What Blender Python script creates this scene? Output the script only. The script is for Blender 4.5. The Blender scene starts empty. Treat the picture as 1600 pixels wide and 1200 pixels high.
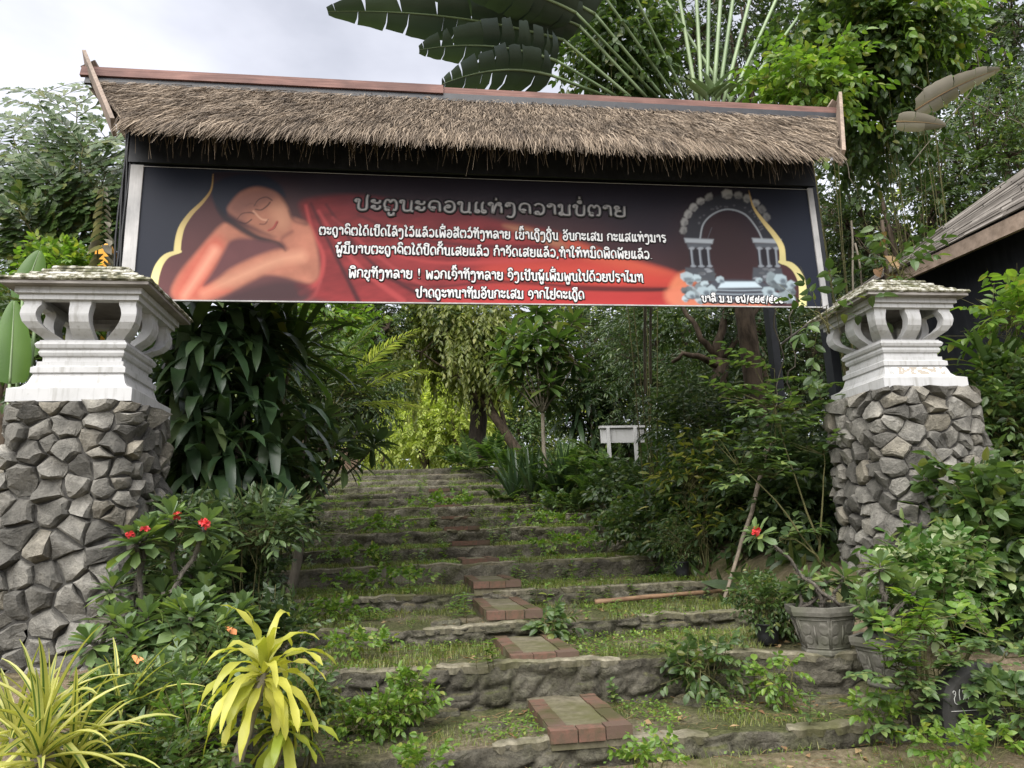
import bpy, bmesh, math, random
import numpy as np
from mathutils import Vector, Matrix
S = bpy.context.scene
COL = S.collection
R = math.radians
rng = np.random.default_rng(7)
random.seed(7)

# ------------------------------------------------------------------ camera
FPX = 1109.0
CAMP = np.array([0.0, 0.0, 1.35])
YAW, PIT, ROL = R(8.0), R(12.4), R(2.0)
FW = np.array([math.sin(YAW)*math.cos(PIT), math.cos(YAW)*math.cos(PIT), math.sin(PIT)])
R0 = np.array([math.cos(YAW), -math.sin(YAW), 0.0])
U0 = np.cross(R0, FW)
RT = R0*math.cos(ROL) - U0*math.sin(ROL)
UP = U0*math.cos(ROL) + R0*math.sin(ROL)
cam = bpy.data.cameras.new('camera'); camo = bpy.data.objects.new('camera', cam); COL.objects.link(camo)
cam.sensor_width = 36.0; cam.lens = 36.0*FPX/1600.0; cam.clip_start = 0.05; cam.clip_end = 600
M3 = Matrix(((RT[0], UP[0], -FW[0], CAMP[0]), (RT[1], UP[1], -FW[1], CAMP[1]), (RT[2], UP[2], -FW[2], CAMP[2]), (0, 0, 0, 1)))
camo.matrix_world = M3
S.camera = camo
# ------------------------------------------------------------------ world + sun
SUN_EL, SUN_ROT = R(52), R(-150)
world = bpy.data.worlds.new('World'); S.world = world; world.use_nodes = True
nt = world.node_tree; nt.nodes.clear()
def wn(t, **k):
    n = nt.nodes.new(t)
    for a, b in k.items(): setattr(n, a, b)
    return n
sky = wn('ShaderNodeTexSky', sky_type='NISHITA', sun_disc=False, sun_elevation=SUN_EL, sun_rotation=SUN_ROT)
tc = wn('ShaderNodeTexCoord'); mp = wn('ShaderNodeMapping'); mp.inputs['Scale'].default_value = (1, 1, 2.2)
nz = wn('ShaderNodeTexNoise'); nz.inputs['Scale'].default_value = 1.7; nz.inputs['Detail'].default_value = 6; nz.inputs['Roughness'].default_value = .5
rp = wn('ShaderNodeValToRGB'); e = rp.color_ramp.elements
e[0].position = .38; e[0].color = (.44, .455, .51, 1); e[1].position = .66; e[1].color = (.86, .87, .93, 1)
ml = wn('ShaderNodeMix', data_type='RGBA', blend_type='MULTIPLY'); ml.inputs[0].default_value = 1
ml.inputs[7].default_value = (2.55, 2.55, 2.6, 1)
mx = wn('ShaderNodeMix', data_type='RGBA'); mx.inputs[0].default_value = .96
bg = wn('ShaderNodeBackground'); bg.inputs['Strength'].default_value = .1
wo = wn('ShaderNodeOutputWorld')
L = nt.links.new
L(tc.outputs['Generated'], mp.inputs[0]); L(mp.outputs[0], nz.inputs[0]); L(nz.outputs[0], rp.inputs[0])
L(rp.outputs[0], ml.inputs[6]); L(sky.outputs[0], mx.inputs[6]); L(ml.outputs[2], mx.inputs[7])
L(mx.outputs[2], bg.inputs[0]); L(bg.outputs[0], wo.inputs[0])
sun = bpy.data.lights.new('sun', 'SUN'); sun.energy = 1.5; sun.angle = R(75); sun.color = (1, .97, .92)
suno = bpy.data.objects.new('sun', sun); COL.objects.link(suno)
sd = Vector((math.sin(SUN_ROT)*math.cos(SUN_EL), math.cos(SUN_ROT)*math.cos(SUN_EL), math.sin(SUN_EL)))
suno.rotation_euler = sd.to_track_quat('Z', 'Y').to_euler(); suno.location = (0, 0, 30)
S.view_settings.view_transform = 'Standard'; S.view_settings.look = 'None'; S.view_settings.gamma = 1; S.view_settings.use_curve_mapping = False
S.view_settings.exposure = 2.4
S.render.engine = 'CYCLES'
S.cycles.max_bounces = 7; S.cycles.diffuse_bounces = 4; S.cycles.glossy_bounces = 2; S.cycles.transmission_bounces = 4; S.cycles.transparent_max_bounces = 6
S.cycles.use_denoising = True

# ------------------------------------------------------------------ helpers
def at(px, py, Y):
    """the point of the place seen at photo pixel px, py whose depth along the steps is Y"""
    d = FW + (px-800)/FPX*RT - (py-600)/FPX*UP
    return CAMP + d*(Y/d[1])
def on_plane(px, py, p0, n):
    d = FW + (px-800)/FPX*RT - (py-600)/FPX*UP
    return CAMP + d*(np.dot(np.asarray(p0)-CAMP, n)/np.dot(d, n))
def proj(P):
    q = np.asarray(P, float)-CAMP
    z = q@FW
    return 800+FPX*(q@RT)/z, 600-FPX*(q@UP)/z
def nrm(v):
    v = np.asarray(v, float)
    return v/np.maximum(np.linalg.norm(v, axis=-1, keepdims=True), 1e-9)

class MB:
    """collects pieces and links them as one mesh object"""
    def __init__(s): s.v = []; s.q = []; s.t = []; s.n = 0; s.mq = []; s.mt = []; s.fq = []; s.ft = []
    def add(s, V, Q=None, T=None, m=0, sm=False):
        V = np.asarray(V, float).reshape(-1, 3)
        if Q is not None and len(Q):
            Q = np.asarray(Q, int); s.q.append(Q+s.n); s.mq.append(np.full(len(Q), m)); s.fq.append(np.full(len(Q), sm))
        if T is not None and len(T):
            T = np.asarray(T, int); s.t.append(T+s.n); s.mt.append(np.full(len(T), m)); s.ft.append(np.full(len(T), sm))
        s.v.append(V); s.n += len(V)
    def inst(s, tmpl, P, X, Y, Z, m=0):
        """copies of a template at P with local axes X, Y, Z (already scaled)"""
        tv, tq, tt = tmpl
        N = len(P)
        if N == 0: return
        V = P[:, None, :] + tv[None, :, 0:1]*X[:, None, :] + tv[None, :, 1:2]*Y[:, None, :] + tv[None, :, 2:3]*Z[:, None, :]
        off = (np.arange(N)*len(tv))[:, None, None]
        Q = (tq[None]+off).reshape(-1, 4) if len(tq) else None
        T = (tt[None]+off).reshape(-1, 3) if len(tt) else None
        s.add(V.reshape(-1, 3), Q, T, m)
    def box(s, c, d, rot=None, m=0, taper=1.0):
        x, y, z = np.array(d)/2
        V = np.array([(-x, -y, -z), (x, -y, -z), (x, y, -z), (-x, y, -z), (-x*taper, -y*taper, z), (x*taper, -y*taper, z), (x*taper, y*taper, z), (-x*taper, y*taper, z)])
        if rot is not None: V = V@np.asarray(rot).T
        s.add(V+np.asarray(c, float), [(0, 3, 2, 1), (4, 5, 6, 7), (0, 1, 5, 4), (1, 2, 6, 5), (2, 3, 7, 6), (3, 0, 4, 7)], m=m)
    def bar(s, a, b, w, h, up=(0, 0, 1), m=0):
        a = np.asarray(a, float); b = np.asarray(b, float)
        d = nrm(b-a); x = nrm(np.cross(d, up)); u = np.cross(x, d)
        V = []
        for p in (a, b):
            for sx, su in ((-1, -1), (1, -1), (1, 1), (-1, 1)): V.append(p+x*sx*w/2+u*su*h/2)
        s.add(V, [(3, 2, 1, 0), (4, 5, 6, 7), (0, 1, 5, 4), (1, 2, 6, 5), (2, 3, 7, 6), (3, 0, 4, 7)], m=m)
    def tube(s, pts, r, k=6, m=0, cap=True, squash=None):
        P = np.asarray(pts, float); n = len(P)
        r = np.broadcast_to(np.asarray(r, float), (n,)) if np.ndim(r) else np.full(n, r)
        T = np.zeros_like(P); T[1:-1] = P[2:]-P[:-2]; T[0] = P[1]-P[0]; T[-1] = P[-1]-P[-2]; T = nrm(T)
        ref = np.array([0.31, 0.2, 1.0]) if abs(T[0][2]) < .8 else np.array([1.0, .3, .1])
        if squash is not None: ref = np.asarray(squash[0], float)
        A = nrm(np.cross(T, ref)); B = np.cross(A, T)
        if squash is not None: B = np.broadcast_to(nrm(ref)*squash[1], B.shape)
        an = np.arange(k)*2*math.pi/k
        V = P[:, None, :] + r[:, None, None]*(np.cos(an)[None, :, None]*A[:, None, :] + np.sin(an)[None, :, None]*B[:, None, :])
        i = np.arange(n-1)[:, None]*k; j = np.arange(k)[None, :]; j2 = (j+1) % k
        Q = np.stack([i+j, i+j2, i+k+j2, i+k+j], -1).reshape(-1, 4)
        Tt = []
        V = V.reshape(-1, 3)
        if cap:
            V = np.vstack([V, P[0], P[-1]]); c0 = n*k; c1 = c0+1
            jj = np.arange(k); Tt = np.vstack([np.stack([np.full(k, c0), (jj+1) % k, jj], -1), np.stack([np.full(k, c1), (n-1)*k+jj, (n-1)*k+(jj+1) % k], -1)])
        s.add(V, Q, Tt if cap else None, m, sm=True)
    def loft(s, rings, m=0, cap=(True, True)):
        """closed rings of the same number of points"""
        n = len(rings); k = len(rings[0]); V = np.asarray(rings, float).reshape(-1, 3)
        i = np.arange(n-1)[:, None]*k; j = np.arange(k)[None, :]; j2 = (j+1) % k
        Q = np.stack([i+j, i+j2, i+k+j2, i+k+j], -1).reshape(-1, 4)
        T = []
        c = [V]; nn = n*k; jj = np.arange(k)
        if cap[0]: c.append(np.mean(V[:k], 0)[None]); T.append(np.stack([np.full(k, nn), (jj+1) % k, jj], -1)); nn += 1
        if cap[1]: c.append(np.mean(V[-k:], 0)[None]); T.append(np.stack([np.full(k, nn), (n-1)*k+jj, (n-1)*k+(jj+1) % k], -1)); nn += 1
        s.add(np.vstack(c), Q, np.vstack(T) if T else None, m)
    def grid(s, V, nu, nv, m=0):
        i = np.arange(nu-1)[:, None]*nv; j = np.arange(nv-1)[None, :]
        s.add(V, np.stack([i+j, i+nv+j, i+nv+j+1, i+j+1], -1).reshape(-1, 4), m=m, sm=True)
    def build(s, name, mat, parent=None, smooth=False, origin=None):
        me = bpy.data.meshes.new(name)
        V = np.vstack(s.v) if s.v else np.zeros((0, 3))
        if parent is not None and origin is None: origin = parent.get('_o', (0, 0, 0))
        o0 = np.asarray(origin if origin is not None else (0, 0, 0), float)
        V = V - o0
        Q = np.vstack(s.q) if s.q else np.zeros((0, 4), int); T = np.vstack(s.t) if s.t else np.zeros((0, 3), int)
        nl = Q.size+T.size; nf = len(Q)+len(T)
        me.vertices.add(len(V)); me.loops.add(nl); me.polygons.add(nf)
        me.vertices.foreach_set('co', V.ravel().astype(np.float32))
        me.loops.foreach_set('vertex_index', np.concatenate([Q.ravel(), T.ravel()]).astype(np.int32))
        ls = np.concatenate([np.arange(len(Q))*4, Q.size+np.arange(len(T))*3]).astype(np.int32)
        me.polygons.foreach_set('loop_start', ls)
        mi = np.concatenate(s.mq+s.mt) if (s.mq or s.mt) else np.zeros(0)
        if isinstance(mat, (list, tuple)):
            for x in mat: me.materials.append(x)
            me.polygons.foreach_set('material_index', mi.astype(np.int32))
        else: me.materials.append(mat)
        me.polygons.foreach_set('use_smooth', np.ones(nf, bool) if smooth else np.concatenate(s.fq+s.ft).astype(bool))
        me.update(calc_edges=True); me.validate()
        o = bpy.data.objects.new(name, me); COL.objects.link(o)
        if parent is not None: o.parent = parent
        elif origin is not None: o.location = o0
        return o
def tag(o, label=None, cat=None, group=None, kind=None):
    if label: o['label'] = label
    if cat: o['category'] = cat
    if group: o['group'] = group
    if kind: o['kind'] = kind
    return o
def thing(name, loc, label, cat, group=None, kind=None):
    o = bpy.data.objects.new(name, None); COL.objects.link(o); o.location = [float(a) for a in loc]; o.empty_display_size = .1
    o['_o'] = [float(a) for a in loc]
    return tag(o, label, cat, group, kind)

# ------------------------------------------------------------------ materials
def mat(name, build):
    m = bpy.data.materials.new(name); m.use_nodes = True
    t = m.node_tree; t.nodes.clear(); out = t.nodes.new('ShaderNodeOutputMaterial')
    def N(ty, ins=None, **k):
        n = t.nodes.new(ty)
        for a, b in k.items(): setattr(n, a, b)
        for a, b in (ins or {}).items():
            if isinstance(b, bpy.types.NodeSocket): t.links.new(b, n.inputs[a])
            else: n.inputs[a].default_value = b
        return n
    sh = build(N); t.links.new(sh, out.inputs[0])
    return m
def c4(c): return (c[0], c[1], c[2], 1)
def ramp(N, fac, stops):
    r = N('ShaderNodeValToRGB', {0: fac}); el = r.color_ramp.elements
    while len(el) < len(stops): el.new(.5)
    for x, (p, c) in zip(el, stops): x.position = p; x.color = c4(c)
    return r.outputs[0]
def noise(N, sc, det=4, rough=.55, vec=None, out=0):
    v = vec if vec is not None else N('ShaderNodeTexCoord').outputs['Object']
    return N('ShaderNodeTexNoise', {'Vector': v, 'Scale': sc, 'Detail': det, 'Roughness': rough}).outputs[out]
def mixc(N, f, a, b, mode='MIX'):
    n = N('ShaderNodeMix', data_type='RGBA', blend_type=mode)
    for k, x in ((0, f), (6, a), (7, b)):
        if isinstance(x, bpy.types.NodeSocket): n.id_data.links.new(x, n.inputs[k])
        else: n.inputs[k].default_value = c4(x) if k else x
    return n.outputs[2]
def prin(N, col, rough=.6, spec=.4, bump=None, bstr=.3, bdist=.01, **kw):
    p = N('ShaderNodeBsdfPrincipled', {'Roughness': rough, 'Specular IOR Level': spec})
    if isinstance(col, bpy.types.NodeSocket): p.id_data.links.new(col, p.inputs['Base Color'])
    else: p.inputs['Base Color'].default_value = c4(col)
    if bump is not None:
        b = N('ShaderNodeBump', {'Height': bump, 'Strength': bstr, 'Distance': bdist}); p.id_data.links.new(b.outputs[0], p.inputs['Normal'])
    return p.outputs[0]
def leafmat(name, stops, trans=.32, rough=.38, spec=.5, sat=1.0):
    def b(N):
        r = N('ShaderNodeNewGeometry').outputs['Random Per Island']
        c = ramp(N, r, stops)
        n2 = noise(N, 1.6, 2)
        c = mixc(N, 1.0, c, ramp(N, n2, [(.3, (.72, .74, .7)), (.7, (1.15, 1.12, 1.05))]), 'MULTIPLY')
        d = prin(N, c, rough, spec, bump=noise(N, 60, 2), bstr=.25, bdist=.004)
        tcol = mixc(N, 1.0, c, (1.45, 1.55, .7), 'MULTIPLY')
        tr = N('ShaderNodeBsdfTranslucent', {'Color': tcol})
        return N('ShaderNodeMixShader', {0: trans, 1: d, 2: tr.outputs[0]}).outputs[0]
    return mat(name, b)
def barkmat(name, c1, c2, sc=14, rough=.85):
    def b(N):
        v = N('ShaderNodeMapping', {'Vector': N('ShaderNodeTexCoord').outputs['Object'], 'Scale': (1, 1, .35)}).outputs[0]
        n = noise(N, sc, 6, .6, v)
        return prin(N, ramp(N, n, [(.3, c1), (.7, c2)]), rough, .2, n, .8, .02)
    return mat(name, b)
MATS = {}
def stone_mat(name, dark, mid, lite, warm=(.27, .24, .19)):
    def b(N):
        r = N('ShaderNodeNewGeometry').outputs['Random Per Island']
        base = ramp(N, r, [(0, dark), (.35, mid), (.7, lite), (.86, warm), (1, mid)])
        n = noise(N, 9, 8, .65); n2 = noise(N, 70, 6, .7)
        c = mixc(N, 1, base, ramp(N, n, [(.28, (.38, .38, .37)), (.55, (.95, .94, .92)), (.75, (1.3, 1.28, 1.22))]), 'MULTIPLY')
        c = mixc(N, 1, c, ramp(N, n2, [(.3, (.72, .72, .71)), (.7, (1.15, 1.15, 1.13))]), 'MULTIPLY')
        hn = N('ShaderNodeMath', {0: n2, 1: n}, operation='ADD').outputs[0]
        return prin(N, c, .85, .25, hn, .9, .02)
    return mat(name, b)
M_stone = stone_mat('pillar_rubble_stone', (.125, .12, .11), (.225, .216, .198), (.335, .322, .295), (.29, .265, .22))
def b_mortar(N):
    n = noise(N, 22, 5); return prin(N, ramp(N, n, [(.3, (.045, .043, .04)), (.7, (.12, .115, .105))]), .95, .1, n, .6, .02)
M_mortar = mat('dark_mortar', b_mortar)
def b_white(N):
    n = noise(N, 3.2, 8, .62); n2 = noise(N, 40, 4, .7)
    v = N('ShaderNodeMapping', {'Vector': N('ShaderNodeTexCoord').outputs['Object'], 'Scale': (9, 9, .8)}).outputs[0]
    n3 = noise(N, 3, 5, .6, v)
    c = ramp(N, n, [(.25, (.37, .37, .36)), (.55, (.475, .475, .473))])
    c = mixc(N, 1, c, ramp(N, n3, [(.30, (.72, .71, .68)), (.48, (1, 1, 1))]), 'MULTIPLY')
    c = mixc(N, ramp(N, n2, [(.66, (0, 0, 0)), (.72, (1, 1, 1))]), c, (.30, .29, .27))
    return prin(N, c, .55, .35, n2, .12, .006)
M_white = mat('worn_white_paint', b_white)
def b_peel(N):
    n = noise(N, 16, 7, .6); v = N('ShaderNodeTexCoord').outputs['Object']
    c = ramp(N, n, [(.46, (.72, .72, .71)), (.48, (.36, .32, .27))])
    return prin(N, c, .8, .2, n, .2, .004)
M_peel = mat('peeling_white_paint', b_peel)
def b_tile(N):
    n = noise(N, 14, 8, .7); n2 = noise(N, 4, 4)
    c = ramp(N, n, [(.36, (.035, .038, .025)), (.47, (.16, .15, .10)), (.56, (.42, .41, .36)), (.75, (.56, .55, .51))])
    c = mixc(N, ramp(N, n2, [(.5, (0, 0, 0)), (.7, (.55, .55, .55))]), c, (.09, .10, .035))
    return prin(N, c, .92, .2, n, .7, .01)
M_tile = mat('lichen_roof_tile', b_tile)
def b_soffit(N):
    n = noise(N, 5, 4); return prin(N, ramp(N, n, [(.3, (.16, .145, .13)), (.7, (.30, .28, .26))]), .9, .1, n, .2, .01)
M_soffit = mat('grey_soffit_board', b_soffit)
def b_black(N):
    n = noise(N, 8, 5); return prin(N, ramp(N, n, [(.3, (.008, .009, .012)), (.7, (.02, .022, .027))]), .5, .4, n, .15, .01)
M_black = mat('black_painted_timber', b_black)
def wood(name, c1, c2, axis=(1, 14, 14), rough=.7):
    def b(N):
        v = N('ShaderNodeMapping', {'Vector': N('ShaderNodeTexCoord').outputs['Object'], 'Scale': axis}).outputs[0]
        n = noise(N, 3, 7, .62, v); n2 = noise(N, 2.2, 4)
        c = mixc(N, 1, ramp(N, n, [(.3, c1), (.7, c2)]), ramp(N, n2, [(.35, (.7, .7, .7)), (.65, (1.15, 1.12, 1.1))]), 'MULTIPLY')
        return prin(N, c, rough, .25, n, .5, .006)
    return mat(name, b)
M_ridge = wood('reddish_ridge_timber', (.10, .048, .04), (.21, .115, .095))
M_barge = wood('weathered_bargeboard', (.17, .13, .10), (.33, .26, .21), (14, 3, 3))
M_grey_post = wood('grey_sign_post', (.36, .36, .36), (.5, .5, .5), (9, 9, 1))
def b_thatch(N):
    r = N('ShaderNodeNewGeometry').outputs['Random Per Island']
    c = ramp(N, r, [(0, (.05, .038, .029)), (.35, (.155, .12, .088)), (.7, (.285, .226, .168)), (1, (.43, .355, .275))])
    c = mixc(N, 1, c, ramp(N, noise(N, 3.2, 6, .65), [(.3, (.45, .44, .44)), (.6, (1.1, 1.08, 1.05))]), 'MULTIPLY')
    return prin(N, c, .75, .25)
M_thatch = mat('dry_grass_thatch', b_thatch)
M_thatch_base = mat('thatch_underlayer', lambda N: prin(N, (.05, .038, .028), .95, .05))
def attr_mat(name, rough, spec):
    return mat(name, lambda N: prin(N, N('ShaderNodeAttribute', attribute_name='print').outputs['Color'], rough, spec, noise(N, 1.2, 2), .05, .02))
M_print = attr_mat('printed_vinyl', .5, .16)
M_ink_halo = mat('dark_letter_outline', lambda N: prin(N, (.014, .014, .016), .4, .4))
M_letter = mat('white_letter_print', lambda N: prin(N, (.66, .66, .66), .45, .4))
M_letter_grey = mat('glare_greyed_title_print', lambda N: prin(N, (.20, .19, .185), .45, .4))  # title ink greyed to carry glare and roof shade as well as dirt
M_cable = mat('black_cable_sheath', lambda N: prin(N, (.012, .012, .013), .5, .4))

# ------------------------------------------------------------------ voronoi rubble
def vor_cells(sites, k=22, box=.35):
    S_ = np.asarray(sites); out = []
    for i, p in enumerate(S_):
        d = np.linalg.norm(S_-p, axis=1); near = np.argsort(d)[1:k]
        poly = [p+np.array(q)*box for q in ((-1, -1), (1, -1), (1, 1), (-1, 1))]
        for j in near:
            m = (p+S_[j])/2; nn = S_[j]-p
            new = []
            for a in range(len(poly)):
                A, B = poly[a], poly[(a+1) % len(poly)]
                da = np.dot(A-m, nn); db = np.dot(B-m, nn)
                if da <= 0: new.append(A)
                if da*db < 0: new.append(A+(B-A)*(da/(da-db)))
            poly = new
            if len(poly) < 3: break
        if len(poly) >= 3: out.append((p, np.array(poly)))
    return out
def rubble_sites(u1, z1, cell, seed, periodic=True):
    r = np.random.default_rng(seed); P = []
    tries = 0
    while tries < 6000:
        q = np.array([r.uniform(0, u1), r.uniform(-.05, z1)]); rad = cell*r.choice([.5, .7, .95, 1.15, 1.35])
        ok = True
        for (p, rr) in P:
            dx = abs(p[0]-q[0])
            if periodic: dx = min(dx, u1-dx)
            if math.hypot(dx, (p[1]-q[1])*1.3) < (rad+rr)/2: ok = False; break
        if ok: P.append((q, rad))
        tries += 1
    return np.array([p for p, _ in P])
def add_stone(mb, poly, c, mapf, depth, r, gap=.006, back=-.05):
    """a faceted stone over polygon poly (2d), mapped by mapf(u, z, d)"""
    rel = poly-c
    pts = []
    for a in range(len(poly)):
        A, B = rel[a], rel[(a+1) % len(rel)]; l_ = np.linalg.norm(B-A)
        if l_ < .008: continue
        pts.append(A)
        if l_ > .085: pts.append((A+B)/2+r.normal(0, .006, 2))
    pts = np.array(pts); k = len(pts)
    if k < 3: return
    ln = np.maximum(np.linalg.norm(pts, axis=1, keepdims=True), 1e-6)
    pts = pts*(1-np.minimum(gap/ln*1.3, .3)) + r.normal(0, .004, pts.shape)
    size = np.sqrt(np.abs(np.sum(pts[:, 0]*np.roll(pts[:, 1], -1)-pts[:, 1]*np.roll(pts[:, 0], -1)))/2)
    tilt = r.normal(0, .30, 2); top = min(depth*r.uniform(.7, 1.35), size*.75); off = r.normal(0, .10, 2)*size
    cr = r.uniform(0, 6.28); cd = np.array([math.cos(cr), math.sin(cr)]); cs = r.uniform(.15, .75)
    sc1 = r.uniform(.90, 1.0, (k, 1)); sc2 = r.uniform(.62, .93, (k, 1)); sc3 = sc2*.45
    rings = []
    for (s_, d_, tl) in ((1.0, back, 0), (1.0, 0., 0), (sc1, .55*top, .4), (sc2, top, 1), (sc3, top, 1)):
        q = pts*s_+off*tl*.5
        dd = d_+tl*(q@tilt)-tl*np.maximum(0, q@cd-.1*size)*cs
        dd = np.full(k, back) if d_ < 0 else np.clip(dd, 0.0, .105)
        rings.append(mapf(c[0]+q[:, 0], c[1]+q[:, 1], dd))
    q0 = off*.5
    cen = mapf(np.array([c[0]+q0[0]]), np.array([c[1]+q0[1]]), np.array([min(top+q0@tilt, .105)]))
    n = len(rings); V = np.vstack(rings+[cen])
    i = np.arange(n-1)[:, None]*k; j = np.arange(k)[None, :]; j2 = (j+1) % k
    Q = np.stack([i+j, i+j2, i+k+j2, i+k+j], -1).reshape(-1, 4)
    jj = np.arange(k)
    mb.add(V, Q, np.stack([np.full(k, n*k), (n-1)*k+jj, (n-1)*k+(jj+1) % k], -1))
def pillar(name, cx, cy, z0, z1, w, seed, label, zc, cw):
    """rubble stone gate pillar with white lantern cap; cx, cy the centre"""
    t = thing(name, (cx, cy, z0), label, 'gate pillar')
    r = np.random.default_rng(seed)
    hw = w/2; rc = .14; per = 4*(w-2*rc)+2*math.pi*rc
    segs = []; L1 = w-2*rc; A1 = math.pi*rc/2
    def mapf(u, z, d):
        u = np.mod(u, per); x = np.zeros_like(u); y = np.zeros_like(u); nx = np.zeros_like(u); ny = np.zeros_like(u)
        for s_ in range(4):
            a0 = s_*(L1+A1); c_, s2 = [(1, 0), (0, 1), (-1, 0), (0, -1)][s_]
            # side s_: local along +x on front face (normal -y), rotated by s_*90
            m1 = (u >= a0) & (u < a0+L1); m2 = (u >= a0+L1) & (u < a0+L1+A1)
            lx = np.where(m1, u-a0-L1/2, 0.); ly = np.where(m1, -hw, 0.); lnx = np.zeros_like(u); lny = np.where(m1, -1., 0.)
            th = (u-a0-L1)/rc
            lx = np.where(m2, L1/2+rc*np.sin(th), lx); ly = np.where(m2, -L1/2-rc*np.cos(th), ly)
            lnx = np.where(m2, np.sin(th), lnx); lny = np.where(m2, -np.cos(th), lny)
            mm = m1 | m2
            X = lx*c_-ly*s2; Yv = lx*s2+ly*c_; NX = lnx*c_-lny*s2; NY = lnx*s2+lny*c_
            x = np.where(mm, X, x); y = np.where(mm, Yv, y); nx = np.where(mm, NX, nx); ny = np.where(mm, NY, ny)
        return np.stack([cx+x+nx*d, cy+y+ny*d, z0+z], -1)
    sites = rubble_sites(per, z1-z0, .195, seed)
    ext = np.vstack([sites, sites+[per, 0], sites-[per, 0]])
    z_top = z1-z0
    cells = vor_cells(ext)
    mb = MB()
    for c, poly in cells:
        if not (0 <= c[0] < per): continue
        poly = poly.copy(); poly[:, 1] = np.clip(poly[:, 1], -.05, z_top+.015)
        if np.ptp(poly[:, 1]) < .04: continue
        c2 = poly.mean(0)
        add_stone(mb, poly, c2, mapf, .054, r)
    mb.build('stonework', M_stone, t)
    core = MB(); us = np.linspace(0, per, 41)[:-1]
    core.loft([mapf(us, np.full(40, zz), np.full(40, .0)) for zz in (-.05, z_top+.004)])
    core.build('mortar_core', M_mortar, t)
    # ---- lantern cap
    def sq(h, z, n=1):
        return np.array([(cx-h, cy-h, z), (cx+h, cy-h, z), (cx+h, cy+h, z), (cx-h, cy+h, z)])
    H = zc  # dict of levels
    base = MB(); b0 = z1+.012; k = cw/.82
    prof = [(.41, 0), (.41, .078), (.395, .084), (.352, .098), (.325, .125), (.310, .165), (.302, .185), (.318, .190), (.318, .222), (.303, .230), (.292, .236), (.292, .262), (.268, .268), (.268, .292), (.282, .300), (.291, .318), (.284, .338), (.302, .346), (.312, .366), (.300, .384), (.29, .388), (.29, .396)]; prof = [(h, z*1.2) for h, z in prof]
    base.loft([sq(h*k, b0+z*k) for h, z in prof])
    bo = base.build('lantern_cap', M_white, t)
    zb = b0+.475*k; hz = .30*k
    sprof = [(.262, 0), (.285, .022), (.345, .06), (.378, .10), (.392, .145), (.388, .185), (.376, .215), (.382, .24), (.398, .262)]
    sp = np.array(sprof)*k; sp[:, 1] *= .30/.262
    zs = np.linspace(0, sp[-1, 1], 22); hs = np.interp(zs, sp[:, 1], sp[:, 0])
    th = .075*k
    for s_ in range(4):
        ca, sa = [(1, 0), (0, 1), (-1, 0), (0, -1)][s_]
        def tr(lx, ly, z): return np.array([cx+lx*ca-ly*sa, cy+lx*sa+ly*ca, z])
        # middle baluster
        m = MB(); rings = []
        for z, h in zip(zs, hs):
            wv = .070*k*(1+.06*math.cos(z/hz*math.pi*2))
            rings.append([tr(-wv, -h, zb+z), tr(wv, -h, zb+z), tr(wv, -h+th, zb+z), tr(-wv, -h+th, zb+z)])
        m.loft(rings); m.build('baluster', M_white, bo, origin=t['_o'])
        # corner baluster: L-shaped
        m = MB(); rings = []
        for z, h in zip(zs, hs):
            wv = .112*k*(1+.08*math.cos(z/hz*math.pi*2))
            rings.append([tr(h, -h, zb+z), tr(h, -h+wv, zb+z), tr(h-th, -h+wv, zb+z), tr(h-th, -h+th, zb+z), tr(h-wv, -h+th, zb+z), tr(h-wv, -h, zb+z)])
        m.loft(rings); m.build('baluster', M_white, bo, origin=t['_o'])
    zt = zb+hz
    top = MB()
    def ring_band(h0, h1, za, zc_):
        o = MB()
        for s_ in range(4):
            ca, sa = [(1, 0), (0, 1), (-1, 0), (0, -1)][s_]
            P = []
            for (h, z) in ((h0, za), (h0, zc_), (h1, zc_), (h1, za)):
                for sg in (-1, 1): P.append((cx+sg*h*ca+h*sa, cy+sg*h*sa-h*ca, z))
            top.add(P, [(0, 1, 3, 2), (2, 3, 5, 4), (4, 5, 7, 6), (6, 7, 1, 0)])
    ring_band(.402*k, .33*k, zt-.026, zt+.014)
    ring_band(.425*k, .36*k, zt+.0145, zt+.060)
    top.build('cap_frieze', M_white, bo, origin=t['_o'])
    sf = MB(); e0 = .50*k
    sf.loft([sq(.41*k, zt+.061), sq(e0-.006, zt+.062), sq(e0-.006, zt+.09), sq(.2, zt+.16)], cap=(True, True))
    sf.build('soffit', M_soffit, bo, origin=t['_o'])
    rf = MB(); zz = zt+.085; hh = e0
    for i in range(5):
        n = 24
        def rr_(h, z, jit):
            p = []
            for s_ in range(4):
                ca, sa = [(1, 0), (0, 1), (-1, 0), (0, -1)][s_]
                for q in range(n):
                    l = -h+2*h*q/n; hj = h+r.normal(0, .002)*jit; zj = z+r.normal(0, .0012)*jit
                    p.append((cx+l*ca+hj*sa, cy+l*sa-hj*ca, zj))
            return p
        rf.loft([rr_(hh, zz, 1), rr_(hh+.012, zz+.012, 1), rr_(hh+.004, zz+.03, 1), rr_(hh*.72, zz+.038, 1)], cap=(False, True))
        hh *= .85; zz += .042
    rf.build('tiled_roof', M_tile, bo, origin=t['_o'])
    return t, b0, k
YP = 5.2
lc = at(203, 625, YP); 
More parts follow.
